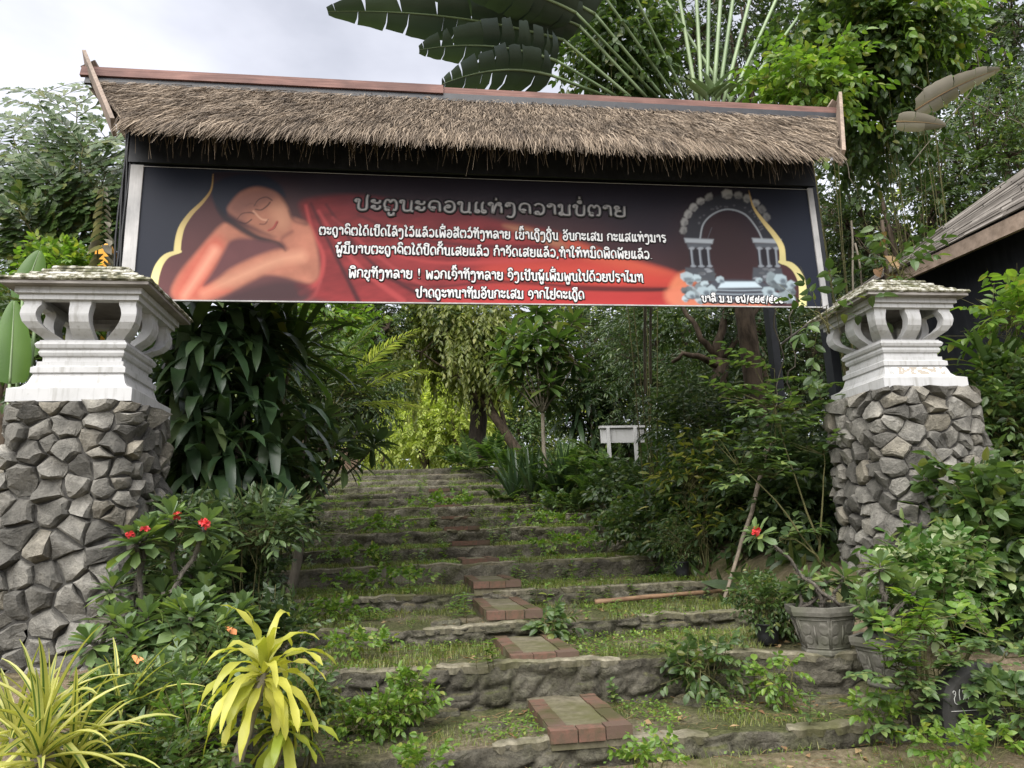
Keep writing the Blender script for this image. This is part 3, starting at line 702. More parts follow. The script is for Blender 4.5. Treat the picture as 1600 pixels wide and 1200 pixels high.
# ---- Lao stroke lettering
def lp(cx, cy, r, a=0, s=330, n=7):
    return [(cx+r*math.cos(R(a+s*i/n)), cy+r*math.sin(R(a+s*i/n))) for i in range(n+1)]
GL = {
 'ກ': (.74, [[(.08, 0), (.08, .45), (.2, .58), (.05, .72), (.18, .94), (.38, 1), (.58, .9), (.64, .7), (.64, 0)]]),
 'ຂ': (.76, [lp(.2, .8, .12, 200, -330)+[(.3, .66), (.12, .4), (.12, .12), (.26, 0), (.48, 0), (.6, .14), (.6, .72), (.7, 1)]]),
 'ຄ': (.76, [lp(.3, .3, .12, 0, 300)+[(.12, .36), (.08, .62), (.18, .92), (.4, 1), (.6, .88), (.66, .6), (.66, 0)]]),
 'ງ': (.68, [lp(.17, .78, .11, 270, -300)+[(.1, .95), (.32, 1), (.5, .88), (.54, .5), (.52, .0), (.4, -.3), (.2, -.32), (.12, -.2)]]),
 'ຈ': (.66, [lp(.18, .55, .11, 0, -320)+[(.08, .78), (.24, .98), (.42, .96), (.56, .72), (.56, .3), (.42, .03), (.28, 0)]]),
 'ດ': (.74, [lp(.24, .13, .12, 330, -300)+[(.08, .35), (.08, .7), (.22, .95), (.4, 1), (.58, .86), (.64, .6), (.64, 0)]]),
 'ຕ': (.8, [lp(.22, .13, .12, 330, -300)+[(.07, .35), (.07, .75), (.18, .97), (.3, .95), (.38, .78), (.46, .95), (.58, .97), (.7, .75), (.7, .25), (.62, .04), (.5, .1)]]),
 'ຖ': (.72, [lp(.22, .13, .12, 330, -300)+[(.07, .4), (.1, .78), (.24, .98), (.42, .97), (.56, .8), (.58, .1), (.5, -.22), (.34, -.3), (.28, -.14), (.4, -.1)]]),
 'ທ': (.76, [lp(.13, .86, .11, 270, -300)+[(.24, .8), (.24, 0)], [(.24, .4), (.4, .88), (.54, 1), (.65, .86), (.65, 0), (.74, 0)]]),
 'ນ': (.76, [lp(.13, .86, .11, 270, -300)+[(.22, .72), (.2, .2), (.3, .02), (.5, .04), (.6, .14)], [(.65, 1), (.62, .3), (.6, .06), (.74, -.03)]]),
 'ບ': (.76, [lp(.13, .86, .11, 270, -300)+[(.2, .7), (.18, .25), (.28, .02), (.5, .02), (.62, .2), (.65, 1)]]),
 'ປ': (.76, [lp(.13, .86, .11, 270, -300)+[(.2, .7), (.18, .25), (.28, .02), (.5, .02), (.62, .2), (.64, 1.1), (.72, 1.42)]]),
 'ຜ': (.8, [lp(.12, .86, .11, 270, -300)+[(.16, .6), (.16, .12), (.26, .02), (.4, .5), (.54, .02), (.64, .1), (.68, 1)]]),
 'ພ': (.86, [[(.04, .94), (.1, 1), (.14, .8), (.14, .1), (.24, .02), (.44, .72), (.62, .02), (.72, .1), (.76, 1)]]),
 'ມ': (.78, [lp(.13, .86, .11, 270, -300)+[(.22, .7), (.2, .22)]+lp(.16, .12, .11, 90, 330), [(.22, .05), (.6, .0), (.64, .2), (.64, .8), (.7, 1)]]),
 'ຍ': (.72, [lp(.17, .84, .12, 300, 330)+[(.1, .62), (.28, .52), (.42, .54)], [(.24, .54), (.08, .36), (.1, .08), (.28, 0), (.5, .02), (.6, .2), (.62, 1)]]),
 'ຢ': (.72, [lp(.17, .84, .12, 300, 330)+[(.1, .62), (.28, .52), (.42, .54)], [(.24, .54), (.08, .36), (.1, .08), (.28, 0), (.5, .02), (.6, .2), (.62, 1.1), (.7, 1.4)]]),
 'ຣ': (.66, [[(.58, .98), (.4, .9), (.22, 1), (.1, .84), (.2, .64), (.44, .56), (.56, .36), (.5, .08)]+lp(.38, .1, .11, 0, -330)]),
 'ລ': (.76, [lp(.24, .13, .12, 0, 330)+[(.1, .3), (.14, .5), (.3, .58), (.46, .46), (.5, .2)], [(.1, .84), (.26, 1), (.48, .98), (.62, .8), (.64, .3), (.7, 0)]]),
 'ສ': (.8, [lp(.24, .13, .12, 0, 330)+[(.1, .3), (.14, .5), (.3, .58), (.46, .46), (.5, .2)], [(.1, .84), (.26, 1), (.48, .98), (.62, .8), (.64, .3), (.7, 0)], [(.54, .9), (.68, 1.05), (.78, 1.22)]]),
 'ວ': (.7, [[(.08, .8), (.22, .98), (.44, .97), (.6, .74), (.6, .28), (.44, .02), (.24, .02)]+lp(.22, .14, .11, 270, -330)]),
 'ຫ': (.84, [lp(.13, .86, .11, 270, -300)+[(.24, .8), (.22, .3), (.24, 0), (.34, .5), (.48, .9)]+lp(.6, .88, .1, 180, -330), [(.58, .78), (.72, .6), (.72, 0)]]),
 'ອ': (.74, [[(.1, .84), (.26, 1), (.48, .97), (.62, .72), (.62, .28), (.46, .02), (.24, .02), (.1, .2), (.1, .42), (.2, .56)]+lp(.28, .52, .1, 120, -330)]),
 'ະ': (.6, [lp(.14, .84, .09, 0, 330)+[(.2, .7), (.36, .66), (.48, .76), (.5, .96)], lp(.14, .3, .09, 0, 330)+[(.2, .14), (.36, .1), (.48, .22), (.5, .44)]]),
 'າ': (.58, [lp(.16, .84, .1, 300, -330)+[(.1, .94), (.26, 1), (.42, .92), (.46, .7), (.46, 0)]]),
 'ເ': (.42, [[(.26, 1), (.16, .86), (.14, .3)]+lp(.23, .13, .11, 180, 330)]),
 'ແ': (.78, [[(.26, 1), (.16, .86), (.14, .3)]+lp(.23, .13, .11, 180, 330), [(.62, 1), (.52, .86), (.5, .3)]+lp(.59, .13, .11, 180, 330)]),
 'ໄ': (.44, [[(.0, 1.5), (.08, 1.34), (.12, 1.5), (.18, 1.3), (.3, 1.1), (.18, .9), (.14, .3)]+lp(.23, .13, .11, 180, 330)]),
 'ໃ': (.44, [lp(.06, 1.3, .09, 300, -300)+[(.1, 1.48), (.26, 1.46), (.3, 1.2), (.18, .95), (.14, .3)]+lp(.23, .13, .11, 180, 330)]),
 'ໂ': (.44, [[(-.06, 1.3), (.02, 1.46), (.16, 1.36), (.34, 1.48), (.2, 1.15), (.16, .9), (.14, .3)]+lp(.23, .13, .11, 180, 330)]),
 '!': (.4, [[(.2, 1.25), (.2, .35)], [(.2, .06), (.2, .0)]]), ',': (.3, [[(.14, .08), (.15, -.02), (.06, -.22)]]), '.': (.34, [[(.14, .06), (.14, 0)]]), '/': (.5, [[(.05, -.25), (.45, 1.2)]]), ' ': (.42, []),
 '໑': (.74, [lp(.34, .42, .14, 0, 330)+[(.56, .5), (.5, .82), (.3, .9), (.1, .7), (.08, .3), (.26, .02), (.5, .04), (.62, .16)]]),
 '໒': (.84, [lp(.13, .8, .1, 270, -300)+[(.2, .7), (.18, .2), (.3, .02), (.4, .3), (.52, .02), (.66, .1), (.7, .9), (.56, 1.1), (.74, 1.3)]]),
 '໔': (.76, [[(.66, .06), (.4, 0), (.14, .14), (.08, .5), (.22, .84), (.46, .84), (.54, .62)]+lp(.44, .5, .12, 60, 330)+[(.6, .9), (.72, 1.15)]]),
 '໘': (.84, [lp(.16, .2, .12, 0, 330)+[(.1, .5), (.3, .8), (.4, .5), (.3, .2), (.5, .0), (.66, .2), (.66, .8), (.76, 1.15)]]),
 '໕': (.76, [[(.66, .06), (.4, 0), (.14, .14), (.08, .5), (.22, .84), (.46, .84), (.54, .62)]+lp(.44, .5, .12, 60, 330)+[(.6, .9), (.58, 1.1)]+lp(.66, 1.18, .08, 180, -300)]),
}
AB = {
 'ິ': [[(-.26, 1.18), (-.2, 1.38), (0, 1.46), (.2, 1.38), (.26, 1.18), (-.26, 1.18)]],
 'ີ': [[(-.26, 1.18), (-.2, 1.38), (0, 1.46), (.2, 1.38), (.26, 1.18), (-.26, 1.18)], [(.24, 1.2), (.26, 1.55)]],
 'ື': [[(-.26, 1.18), (-.2, 1.38), (0, 1.46), (.2, 1.38), (.26, 1.18), (-.26, 1.18)], [(.28, 1.2), (.29, 1.55)], [(.12, 1.3), (.13, 1.55)]],
 'ົ': [lp(-.16, 1.26, .08, 0, 300)+[(-.24, 1.36), (-.05, 1.5), (.14, 1.46), (.24, 1.2)]],
 'ັ': [lp(-.16, 1.3, .08, 0, -300)+[(-.16, 1.2), (.02, 1.16), (.18, 1.26), (.26, 1.48)]],
 'ໍ': [lp(0, 1.28, .1, 0, 360)],
 '່': [[(0, 1.2), (0, 1.46)]], '້': [lp(-.1, 1.26, .06, 0, 300)+[(.02, 1.2), (.1, 1.28), (.16, 1.46)], [(.02, 1.3), (.16, 1.34)]], '໌': [lp(-.02, 1.24, .07, 60, 330)+[(.0, 1.36), (.14, 1.48)]],
 'ຸ': [lp(.02, -.2, .07, 90, 330)+[(.1, -.22), (.1, -.48)]], 'ູ': [[(-.12, -.14), (-.13, -.36), (-.02, -.44), (.1, -.36)], [(.13, -.14), (.13, -.5)]],
}
def layout(s):
    out = []; x = 0; base = .37; has = False
    s = s.replace('ຳ', 'ໍາ')
    for ch in s:
        if ch in AB:
            dy = .36 if (ch in '່້' and has) else 0
            for st in AB[ch]: out.append([(base+a, b+dy) for a, b in st])
            if ch in 'ິີືົັໍ': has = True
        else:
            w, sts = GL[ch]; has = False
            if ch == ' ': out.append(None)
            for st in sts: out.append([(x+a, b) for a, b in st])
            base = x+w*.52; x += w+.09
    return out, x-.09
def write(s, pa, pb, xh, wt, material, halo):
    """one line of lettering from pixel pa to pixel pb of the print's baseline; xh letter height in m"""
    a = at(pa[0], pa[1], YB-.05); b = at(pb[0], pb[1], YB-.05)
    strokes, W = layout(s); sx = (b[0]-a[0])/W; sl = (b[2]-a[2])/(b[0]-a[0])
    mb, hb = MB(), MB()
    for i, st in enumerate(strokes):
        if st is None:
            if mb.n: hb.build('lettering_outline', M_ink_halo, mb.build('lettering', material, BN), origin=BN['_o'])
            mb, hb = MB(), MB(); continue
        P = smooth_poly(st, False, 3) if len(st) > 2 else np.array(st, float)
        X = a[0]+P[:, 0]*sx; Z = a[2]+sl*(X-a[0])+P[:, 1]*xh
        dy = .0004*(i % 5)
        Pm = np.stack([X, np.full_like(X, YB-.0565-dy), Z], -1)
        keep = np.r_[True, np.linalg.norm(np.diff(Pm, axis=0), axis=1) > 1e-5]; Pm = Pm[keep]
        if len(Pm) < 2: continue
        mb.tube(Pm, wt/2, 6, squash=((0, 1, 0), .0012/(wt/2)*1)); Ph = Pm.copy(); Ph[:, 1] = YB-.0525-dy*.4
        e0 = nrm(Ph[0]-Ph[1]); e1 = nrm(Ph[-1]-Ph[-2]); Ph[0] += e0*wt*halo*.4; Ph[-1] += e1*wt*halo*.4
        hb.tube(Ph, wt*(.5+halo), 6, squash=((0, 1, 0), .0010/(wt*(.5+halo))))
    hb.build('lettering_outline', M_ink_halo, mb.build('lettering', material, BN), origin=BN['_o'])
write('ປະຕູນະຄອນແຫ່ງຄວາມບໍ່ຕາຍ', (555, 328), (979, 339), .112, .024, M_letter_grey, .62)
write('ຕະຖາຄົຕໄດ້ເປີດໂລ້ງໄວ້ແລ້ວເພື່ອສັຕວ໌ທັງຫລາຍ ເຂົ້າເຖິງຖິ່ນ ອັນກະເສມ ກະແສແຫ່ງມາຣ', (499, 367), (1041, 379), .076, .0148, M_letter, .55)
write('ຜູ້ມີບາບຕະຖາຄົຕໄດ້ປິດກັ້ນເສຍແລ້ວ ກຳຈັດເສຍແລ້ວ,ທຳໃຫ້ຫມົດພິດພັຍແລ້ວ.', (525, 396), (1020, 405), .078, .0152, M_letter, .55)
write('ພິກຂຸທັງຫລາຍ ! ພວກເຈົ້າທັງຫລາຍ ຈົງເປັນຜູ້ເພີ່ມພູນໄປດ້ວຍປຣາໂມທ', (545, 434), (1005, 441), .078, .0156, M_letter, .55)
write('ປາດຖະຫນາທັມອັນກະເສມ ຈາກໂຢຄະເຖີດ', (650, 465), (913, 468), .078, .0156, M_letter, .55)
write('ບາລີ ມ.ມ ໑໒/໔໘໔/໕໑໑.', (1097, 472), (1228, 474), .062, .0145, M_letter, .55)
# ------------------------------------------------------------------ steps and ground
STEPY = [4.1, 5.0, 6.1, 7.6, 9.1, 10.5, 11.85, 13.2, 14.55, 15.9, 17.25, 18.6, 19.95, 21.3, 22.6]
STEPP = [1178, 1047, 983, 930, 885, 857, 831, 811, 794, 781, 770, 760, 751, 742, 733]
STEPZ = [at(640, p, y)[2] for p, y in zip(STEPP, STEPY)]
print('steps', [round(z, 2) for z in STEPZ])
XL = lambda y: np.interp(y, [3, 5, 9, 15, 23], [-1.25, -1.45, -1.9, -2.4, -2.9])
XR = lambda y: np.interp(y, [3, 5, 9, 15, 23], [3.0, 3.0, 3.25, 3.9, 4.0])
def stair(y): return np.interp(y, [3.2, 4.1]+STEPY[1:]+[30, 60], [0, STEPZ[0]-.04]+[z-.04 for z in STEPZ[1:]]+[STEPZ[-1], STEPZ[-1]+.4])
def sstep(a, b, x): t = np.clip((x-a)/(b-a), 0, 1); return t*t*(3-2*t)
def ground_z(x, y):
    x = np.asarray(x, float); y = np.asarray(y, float)
    s = stair(y); dl = XL(y)-x; dr = x-XR(y)
    inside = (dl < 0) & (dr < 0) & (y > 3.9)
    d = np.maximum(dl, dr)
    bank = sstep(.0, .6, d)*np.where(y > 6, .35, .10)+np.clip(d-.6, 0, 30)*.045*np.where(y > 6, 1, 0)
    front = np.where(y < 4.6, .22*sstep(-.9, -1.4, x)*sstep(2.2, 3.2, y), 0)
    und = .05*(fbm(x*.6+9, y*.6+4, 2)-.5)
    return np.where(inside, s-.22*sstep(3.9, 4.2, y), s+bank+front+und)
def gz(x, y): return float(ground_z(np.array([x]), np.array([y]))[0])
xs = np.concatenate([np.linspace(-120, -8, 22), np.linspace(-7.5, 9, 120), np.linspace(9.5, 120, 22)])
ys = np.concatenate([np.linspace(-40, 1.2, 12), np.linspace(1.5, 12, 100), np.linspace(12.3, 30, 60), np.linspace(31, 200, 30)])
GX, GY = np.meshgrid(xs, ys, indexing='ij')
GZ = ground_z(GX.ravel(), GY.ravel())+.03*(fbm(GX.ravel()*3, GY.ravel()*3, 8)-.5)
def b_ground(N):
    v = N('ShaderNodeTexCoord').outputs['Object']
    n = noise(N, 1.3, 8, .65, v); n2 = noise(N, 26, 6, .7, v); n3 = noise(N, 5, 5, .6, v)
    c = ramp(N, n2, [(.25, (.075, .055, .038)), (.5, (.17, .13, .09)), (.75, (.33, .27, .19))])
    moss = ramp(N, n3, [(.30, (.030, .040, .012)), (.6, (.075, .085, .025))])
    c = mixc(N, ramp(N, n, [(.42, (0, 0, 0)), (.6, (.8, .8, .8))]), c, moss)
    return prin(N, c, .95, .1, n2, .8, .03)
M_ground = mat('earth_with_moss_and_litter', b_ground)
gm = MB(); gm.grid(np.stack([GX.ravel(), GY.ravel(), GZ], -1), len(xs), len(ys))
go = gm.build('ground', M_ground, smooth=True); tag(go, kind='structure')
def b_step(N):
    geo = N('ShaderNodeNewGeometry'); v = N('ShaderNodeTexCoord').outputs['Object']
    sep = N('ShaderNodeSeparateXYZ', {0: geo.outputs['Normal']})
    n = noise(N, 3.5, 8, .65, v); n2 = noise(N, 34, 8, .72, v); n3 = noise(N, 1.2, 5, .6, v)
    stone = ramp(N, n, [(.28, (.04, .037, .03)), (.46, (.115, .105, .083)), (.62, (.195, .18, .145)), (.78, (.28, .262, .215))])
    wn_ = N('ShaderNodeVectorMath', {0: v, 1: N('ShaderNodeTexNoise', {'Vector': v, 'Scale': 4.0}).outputs['Color']}, operation='ADD').outputs[0]
    vo = N('ShaderNodeTexVoronoi', {'Vector': wn_, 'Scale': 4.2}, feature='DISTANCE_TO_EDGE').outputs[0]
    cr = ramp(N, vo, [(.0, (.25, .24, .22)), (.05, (1, 1, 1))])
    stone = mixc(N, N('ShaderNodeMath', {0: ramp(N, n3, [(.4, (.2, .2, .2)), (.6, (.85, .85, .85))])}, operation='MULTIPLY').outputs[0], stone, mixc(N, 1, stone, cr, 'MULTIPLY'))
    soil = ramp(N, n2, [(.25, (.10, .08, .053)), (.5, (.20, .165, .115)), (.75, (.32, .27, .20))])
    moss = ramp(N, n2, [(.3, (.045, .050, .020)), (.7, (.125, .132, .055))])
    up = ramp(N, sep.outputs[2], [(.55, (0, 0, 0)), (.85, (1, 1, 1))])
    mm = ramp(N, n3, [(.36, (0, 0, 0)), (.56, (1, 1, 1))])
    top = mixc(N, mm, soil, moss)
    side = mixc(N, ramp(N, noise(N, 2.4, 6, .7, v), [(.45, (0, 0, 0)), (.7, (.6, .6, .6))]), stone, moss)
    c = mixc(N, up, side, top)
    c = mixc(N, 1, c, ramp(N, n2, [(.3, (.7, .7, .7)), (.7, (1.25, 1.25, 1.22))]), 'MULTIPLY')
    h = N('ShaderNodeMath', {0: n2, 1: vo}, operation='ADD').outputs[0]
    return prin(N, c, .93, .15, h, 1.0, .04)
M_step = mat('mossy_rubble_step', b_step)
def b_conc(N):
    n = noise(N, 12, 8, .7); n2 = noise(N, 2.5, 4)
    c = mixc(N, ramp(N, n2, [(.42, (0, 0, 0)), (.62, (.85, .85, .85))]), ramp(N, n, [(.3, (.07, .062, .042)), (.7, (.19, .17, .12))]), (.085, .084, .036))
    return prin(N, c, .95, .12, n, .6, .01)
M_conc = mat('mossy_cement', b_conc)
def b_cope(N):
    n = noise(N, 14, 8, .72); n2 = noise(N, 2.2, 5)
    c = ramp(N, n, [(.28, (.075, .068, .048)), (.5, (.165, .15, .108)), (.72, (.29, .265, .20))])
    c = mixc(N, ramp(N, n2, [(.46, (0, 0, 0)), (.66, (.8, .8, .8))]), c, (.075, .075, .032))
    return prin(N, c, .95, .12, n, .9, .015)
M_cope = mat('worn_cement_nosing', b_cope)
STAIR = thing('stone_stairway', (.8, 4.1, 0), 'broad mossy stone stairway climbing through the garden under the banner', 'stairway', kind='structure')
def vor2(x, y, seed=0):
    """distance-to-cell data of a jittered grid: F1, cell id"""
    xi = np.floor(x); yi = np.floor(y); f1 = np.full(x.shape, 9.); f2 = np.full(x.shape, 9.); idc = np.zeros(x.shape)
    for dx in (-1, 0, 1):
        for dy in (-1, 0, 1):
            a, b = xi+dx, yi+dy
            h = np.sin(a*127.1+b*311.7+seed)*43758.5453; h -= np.floor(h); g = np.sin(a*269.5+b*183.3+seed)*43758.5453; g -= np.floor(g)
            d = np.hypot(a+.15+.7*h-x, b+.15+.7*g-y)
            nf = d < f1; f2 = np.where(nf, f1, np.minimum(f2, d)); idc = np.where(nf, h+g, idc); f1 = np.where(nf, d, f1)
    return f1, f2, idc-np.floor(idc)
for i in range(15):
    y0 = STEPY[i]; y1 = STEPY[i+1]+.12 if i < 14 else y0+5; z1 = STEPZ[i]; z0 = (STEPZ[i-1] if i else 0)-.12
    xl, xr = float(XL(y0))-.25, float(XR(y0))+.15
    if i == 0: xl, xr = -.95, 2.75
    if i == 1: xr = 3.3
    dens = .016 if i < 4 else (.05 if i < 9 else .09)
    nxs = int((xr-xl)/dens); X = np.linspace(xl, xr, nxs)
    bend = (.05*np.sin(X*1.7+i*2)+.10*(fbm(X*1.1+i*7, X*0+i, 5)-.5)+.05*(fbm(X*5+i, X*0+i*3, 6)-.5))
    if i == 1: bend = bend-.42*sstep(2.1, 2.9, X)
    zb = .035*(fbm(X*1.4+i*5, X*0+i*2, 11)-.5)+.035*(fbm(X*7+i*5, X*0+i*2, 12)-.5)
    nfz = 22 if i < 4 else 7; rows = []
    for k_ in range(nfz+1):      # riser
        t = k_/nfz; Z = z0+(z1+zb-z0)*t
        f1, f2, cid = vor2(X*4.6+i*3.3+.3*np.sin(Z*9), Z*7.5+i*1.7, i)
        bulge = (np.clip(f2-f1, 0, .35)/.35)
        dsp = -.075*bulge**.5*(.25+cid)*(1 if i < 5 else .9)+.05*(fbm(X*8, Z*10+i, 21)-.5)+.035*(fbm(X*30, Z*34+i, 22)-.5)
        if t > .86: dsp = dsp*.35-.02
        rows.append(np.stack([X, y0+bend+dsp+(1-t)*.03, Z], -1))
    ntz = 16 if i < 5 else 6
    for k_ in range(1, ntz+1):
        t = (k_/ntz)**1.3; yy = (y0+bend)*(1-t)+y1*t
        rows.append(np.stack([X, yy-.02*(1-t), z1+zb*(1-t)+.045*(fbm(X*2.5, yy*2.5+i, 31)-.5)*min(1, t*4)+.03*(fbm(X*9, yy*9, 32)-.5)], -1))
    V = np.array(rows); st = MB(); st.grid(V.transpose(1, 0, 2).reshape(-1, 3)[:, :], nxs, len(rows))
    # ends
    for e_, sg in ((0, -1), (nxs-1, 1)):
        c = V[:, e_, :]; low = c.copy(); low[:, 2] = z0-.3; k_ = len(c)
        VV = np.vstack([c, low]); q = [(j, j+1, k_+j+1, k_+j) for j in range(k_-1)]
        st.add(VV, [x[::-1] for x in q] if sg > 0 else q)
    st.build('step', M_step, STAIR, smooth=True)
    if i < 10:      # cement nosing along the step edge
        cp = MB(); keep_ = fbm(X*1.6+i*3.1, X*0+i*1.3, 77) > (.36 if i < 5 else .45); run = []
        dp = .10+.07*(fbm(X*2.2+i, X*0+i*4, 78)-.5)
        for q in list(range(nxs))+[None]:
            if q is not None and keep_[q] : run.append(q); continue
            if len(run) > 6:
                rr_ = []
                for q2 in run:
                    e_ = min(1, min(q2-run[0], run[-1]-q2)/3+.25); yb_ = y0+bend[q2]-.045-.012*math.sin(q2*.9)*rng.uniform(.2, 1); zt_ = z1+zb[q2]+.018+.01*(fbm(X[q2:q2+1]*12, np.array([i*1.]), 79)[0]-.5)
                    h_ = .055*e_; rr_.append([(X[q2], yb_+.012, zt_-h_), (X[q2], yb_, zt_-.012), (X[q2], yb_+.014, zt_), (X[q2], yb_+dp[q2]*e_, zt_+.002), (X[q2], yb_+dp[q2]*e_+.03, zt_-.05)])
                cp.loft(rr_)
            run = []
        if cp.n: cp.build('nosing', M_cope, STAIR, smooth=False)
# ---- brick-edged half steps down the middle
def b_brick(N):
    r = N('ShaderNodeNewGeometry').outputs['Random Per Island']; n = noise(N, 16, 7, .7); n2 = noise(N, 3, 5)
    c = ramp(N, r, [(0, (.125, .064, .047)), (.5, (.17, .086, .064)), (1, (.095, .066, .053))])
    c = mixc(N, ramp(N, n, [(.36, (.1, .1, .1)), (.58, (.95, .95, .95))]), c, (.095, .068, .048))
    c = mixc(N, ramp(N, n2, [(.44, (0, 0, 0)), (.62, (.85, .85, .85))]), c, (.055, .055, .022))
    return prin(N, c, .9, .15, n, .6, .008)
M_brick = mat('old_red_brick', b_brick)
BR = [  # photo pixels: front-left top, front-right top, y of front bottom, half step drop
    (860, 1144, 989, 1134, 1164), (797, 1023, 905, 1020, 1036), (761, 958, 848, 952, 966), (740, 910, 815, 907, 922), (722, 874, 781, 872, 890), (706, 846, 766, 844, 860), (694, 823, 750, 822, 836), (685, 807, 735, 806, 816), (679, 789, 722, 788, 797), (674, 776, 713, 775, 783), (670, 764, 703, 763, 769)]
for i, (xa, ya, xb, yb, yc) in enumerate(BR):
    Y = STEPY[i]+(-.02 if i else -.04); a = at(xa, ya, Y); b = at(xb, yb, Y); zt = (a[2]+b[2])/2; x0, x1 = a[0], b[0]
    zlow = STEPZ[i]-.03; Ye = STEPY[i+1]+.02
    if i == 0: Ye -= .0
    bs = thing('brick_step', ((x0+x1)/2, Y, zlow), ['brick edged half step nearest the foot of the stairs', 'second brick edged half step up the stairs', 'third brick edged half step up the stairs', 'fourth brick edged half step up the stairs', 'fifth brick edged half step, its top barely seen'][i] if i < 5 else 'small weathered brick edged half step high up the stairs', 'brick step', None if i < 5 else 'brick half steps high up the stairs')
    co = MB(); bw = .105; hgt = max(zt-zlow, .06)
    co.box(((x0+x1)/2, (Y+Ye)/2+.01, zlow+hgt/2-.006), (x1-x0-.012, Ye-Y-.02, hgt-.004)); co.build('cement_core', M_conc, bs)
    bk = MB(); n = max(3, round((x1-x0)/.21)); bh = min(.065, hgt*.8)
    def brick(cx, cy, sx, sy):
        j = rng.normal(0, .0025, 3); s_ = rng.uniform(.975, .992)
        bk.box((cx+j[0], cy+j[1], zt-bh/2+j[2]*.6+.002), (sx*s_-.002, sy*s_-.002, bh), taper=.99)
    for k_ in range(n): brick(x0+(x1-x0)*(k_+.5)/n, Y+bw/2, (x1-x0)/n, bw)
    if i < 6:
        ny = max(3, round((Ye-Y-bw)/.17))
        for k_ in range(ny):
            cy = Y+bw+(Ye-Y-bw)*(k_+.5)/ny
            if not (i == 0 and k_ >= ny-1): brick(x0+bw/2, cy, bw, (Ye-Y-bw)/ny)
            brick(x1-bw/2, cy, bw, (Ye-Y-bw)/ny)
    bk.build('brick_edging', M_brick, bs)
# ------------------------------------------------------------------ plant library
def leaf_t(w, n=3, fold=.25, bend=.25, p1=.6, p2=.8, across=1):
    """leaf of unit length along +y; w half width; folded along the midrib and bent down"""
    t = np.linspace(0, 1, n+1); sh = (t**p1)*((1-t)**p2); tt = np.linspace(0, 1, 200); sh = sh/((tt**p1)*((1-tt)**p2)).max()
    hw = np.maximum(sh*w, .004)
    V = []; Q = []
    for i in range(n+1):
        z = -bend*t[i]**2
        V += [(-hw[i], t[i], z+fold*hw[i]), (0, t[i], z), (hw[i], t[i], z+fold*hw[i])]
        if i < n:
            a = i*3; Q += [(a, a+1, a+4, a+3), (a+1, a+2, a+5, a+4)]
    return np.array(V, float), np.array(Q, int), np.zeros((0, 3), int)
def kite_t(w, fold=.25, bend=.15, wy=.42):
    return (np.array([(0, 0, 0), (w, wy, fold*w-bend*.2), (0, 1, -bend), (-w, wy, fold*w-bend*.2)], float), np.zeros((0, 4), int), np.array([(0, 1, 2), (0, 2, 3)]))
T_KITE = kite_t(.24); T_KITEN = kite_t(.15); T_OV = leaf_t(.24, 3); T_OV4 = leaf_t(.27, 4, .22, .3, .55, .75); T_LAN = leaf_t(.13, 3, .3, .25, .5, .7)
T_OBO = leaf_t(.19, 5, .2, .18, .9, .2); T_PLUM = leaf_t(.155, 4, .25, .22, .8, .5); T_OBL = leaf_t(.23, 4, .2, .25, .35, .45); T_NARROW = leaf_t(.07, 2, .3, .2, .4, .6)
T_FISH = (np.array([(-.02, 0, 0), (.02, 0, 0), (.34, .72, .03), (.20, .80, -.02), (.12, .98, .0), (-.02, .86, -.03), (-.16, 1.0, 0), (-.26, .80, .03)], float),
          np.array([(0, 1, 4, 5), (1, 2, 3, 4), (0, 5, 6, 7)]), np.zeros((0, 3), int))
def frame(D, U):
    D = nrm(D); X = np.cross(D, U); bad = np.linalg.norm(X, axis=-1) < 1e-4; X[bad] = (1, 0, 0); X = nrm(X); return X, D, np.cross(X, D)
def put_leaves(mb, T, P, D, U, L, m=0, wid=1.0):
    X, Y, Z = frame(D, U); L = np.broadcast_to(np.asarray(L, float), (len(P),))[:, None]
    mb.inst(T, P, X*L*wid, Y*L, Z*L, m)
def sprigs(mb, P, D, L, m, leafL, T, ang=58, jit=.28, droop=.25, fall=.15, up=None, alt=.5, m_i=0, start=.12, wid=1.0):
    P = np.asarray(P, float); N = len(P)
    if N == 0: return
    D = nrm(D); up_ = np.array([0, 0, 1.]) if up is None else up
    U = np.broadcast_to(up_, (N, 3)) + rng.normal(0, .22, (N, 3))
    X, Y, Z = frame(D, U); L = np.broadcast_to(np.asarray(L, float), (N,))
    ca, sa = math.cos(R(ang)), math.sin(R(ang))
    for j in range(m):
        for sd in (-1, 1):
            t = start+(1-start)*(j+.5+(alt*.5 if sd > 0 else 0))/m
            pos = P+Y*(L*t)[:, None]; pos[:, 2] -= droop*L*t*t
            d = Y*ca+sd*X*sa+rng.normal(0, jit, (N, 3)); d[:, 2] -= fall+droop*t
            put_leaves(mb, T, pos, d, Z+rng.normal(0, jit, (N, 3)), leafL*rng.uniform(.7, 1.15, N)*(1-.25*t*t), m_i, wid)
    pos = P+Y*L[:, None]; pos[:, 2] -= droop*L; d = Y+rng.normal(0, jit, (N, 3)); d[:, 2] -= fall+droop
    put_leaves(mb, T, pos, d, Z+rng.normal(0, jit, (N, 3)), leafL*rng.uniform(.8, 1.1, N), m_i, wid)
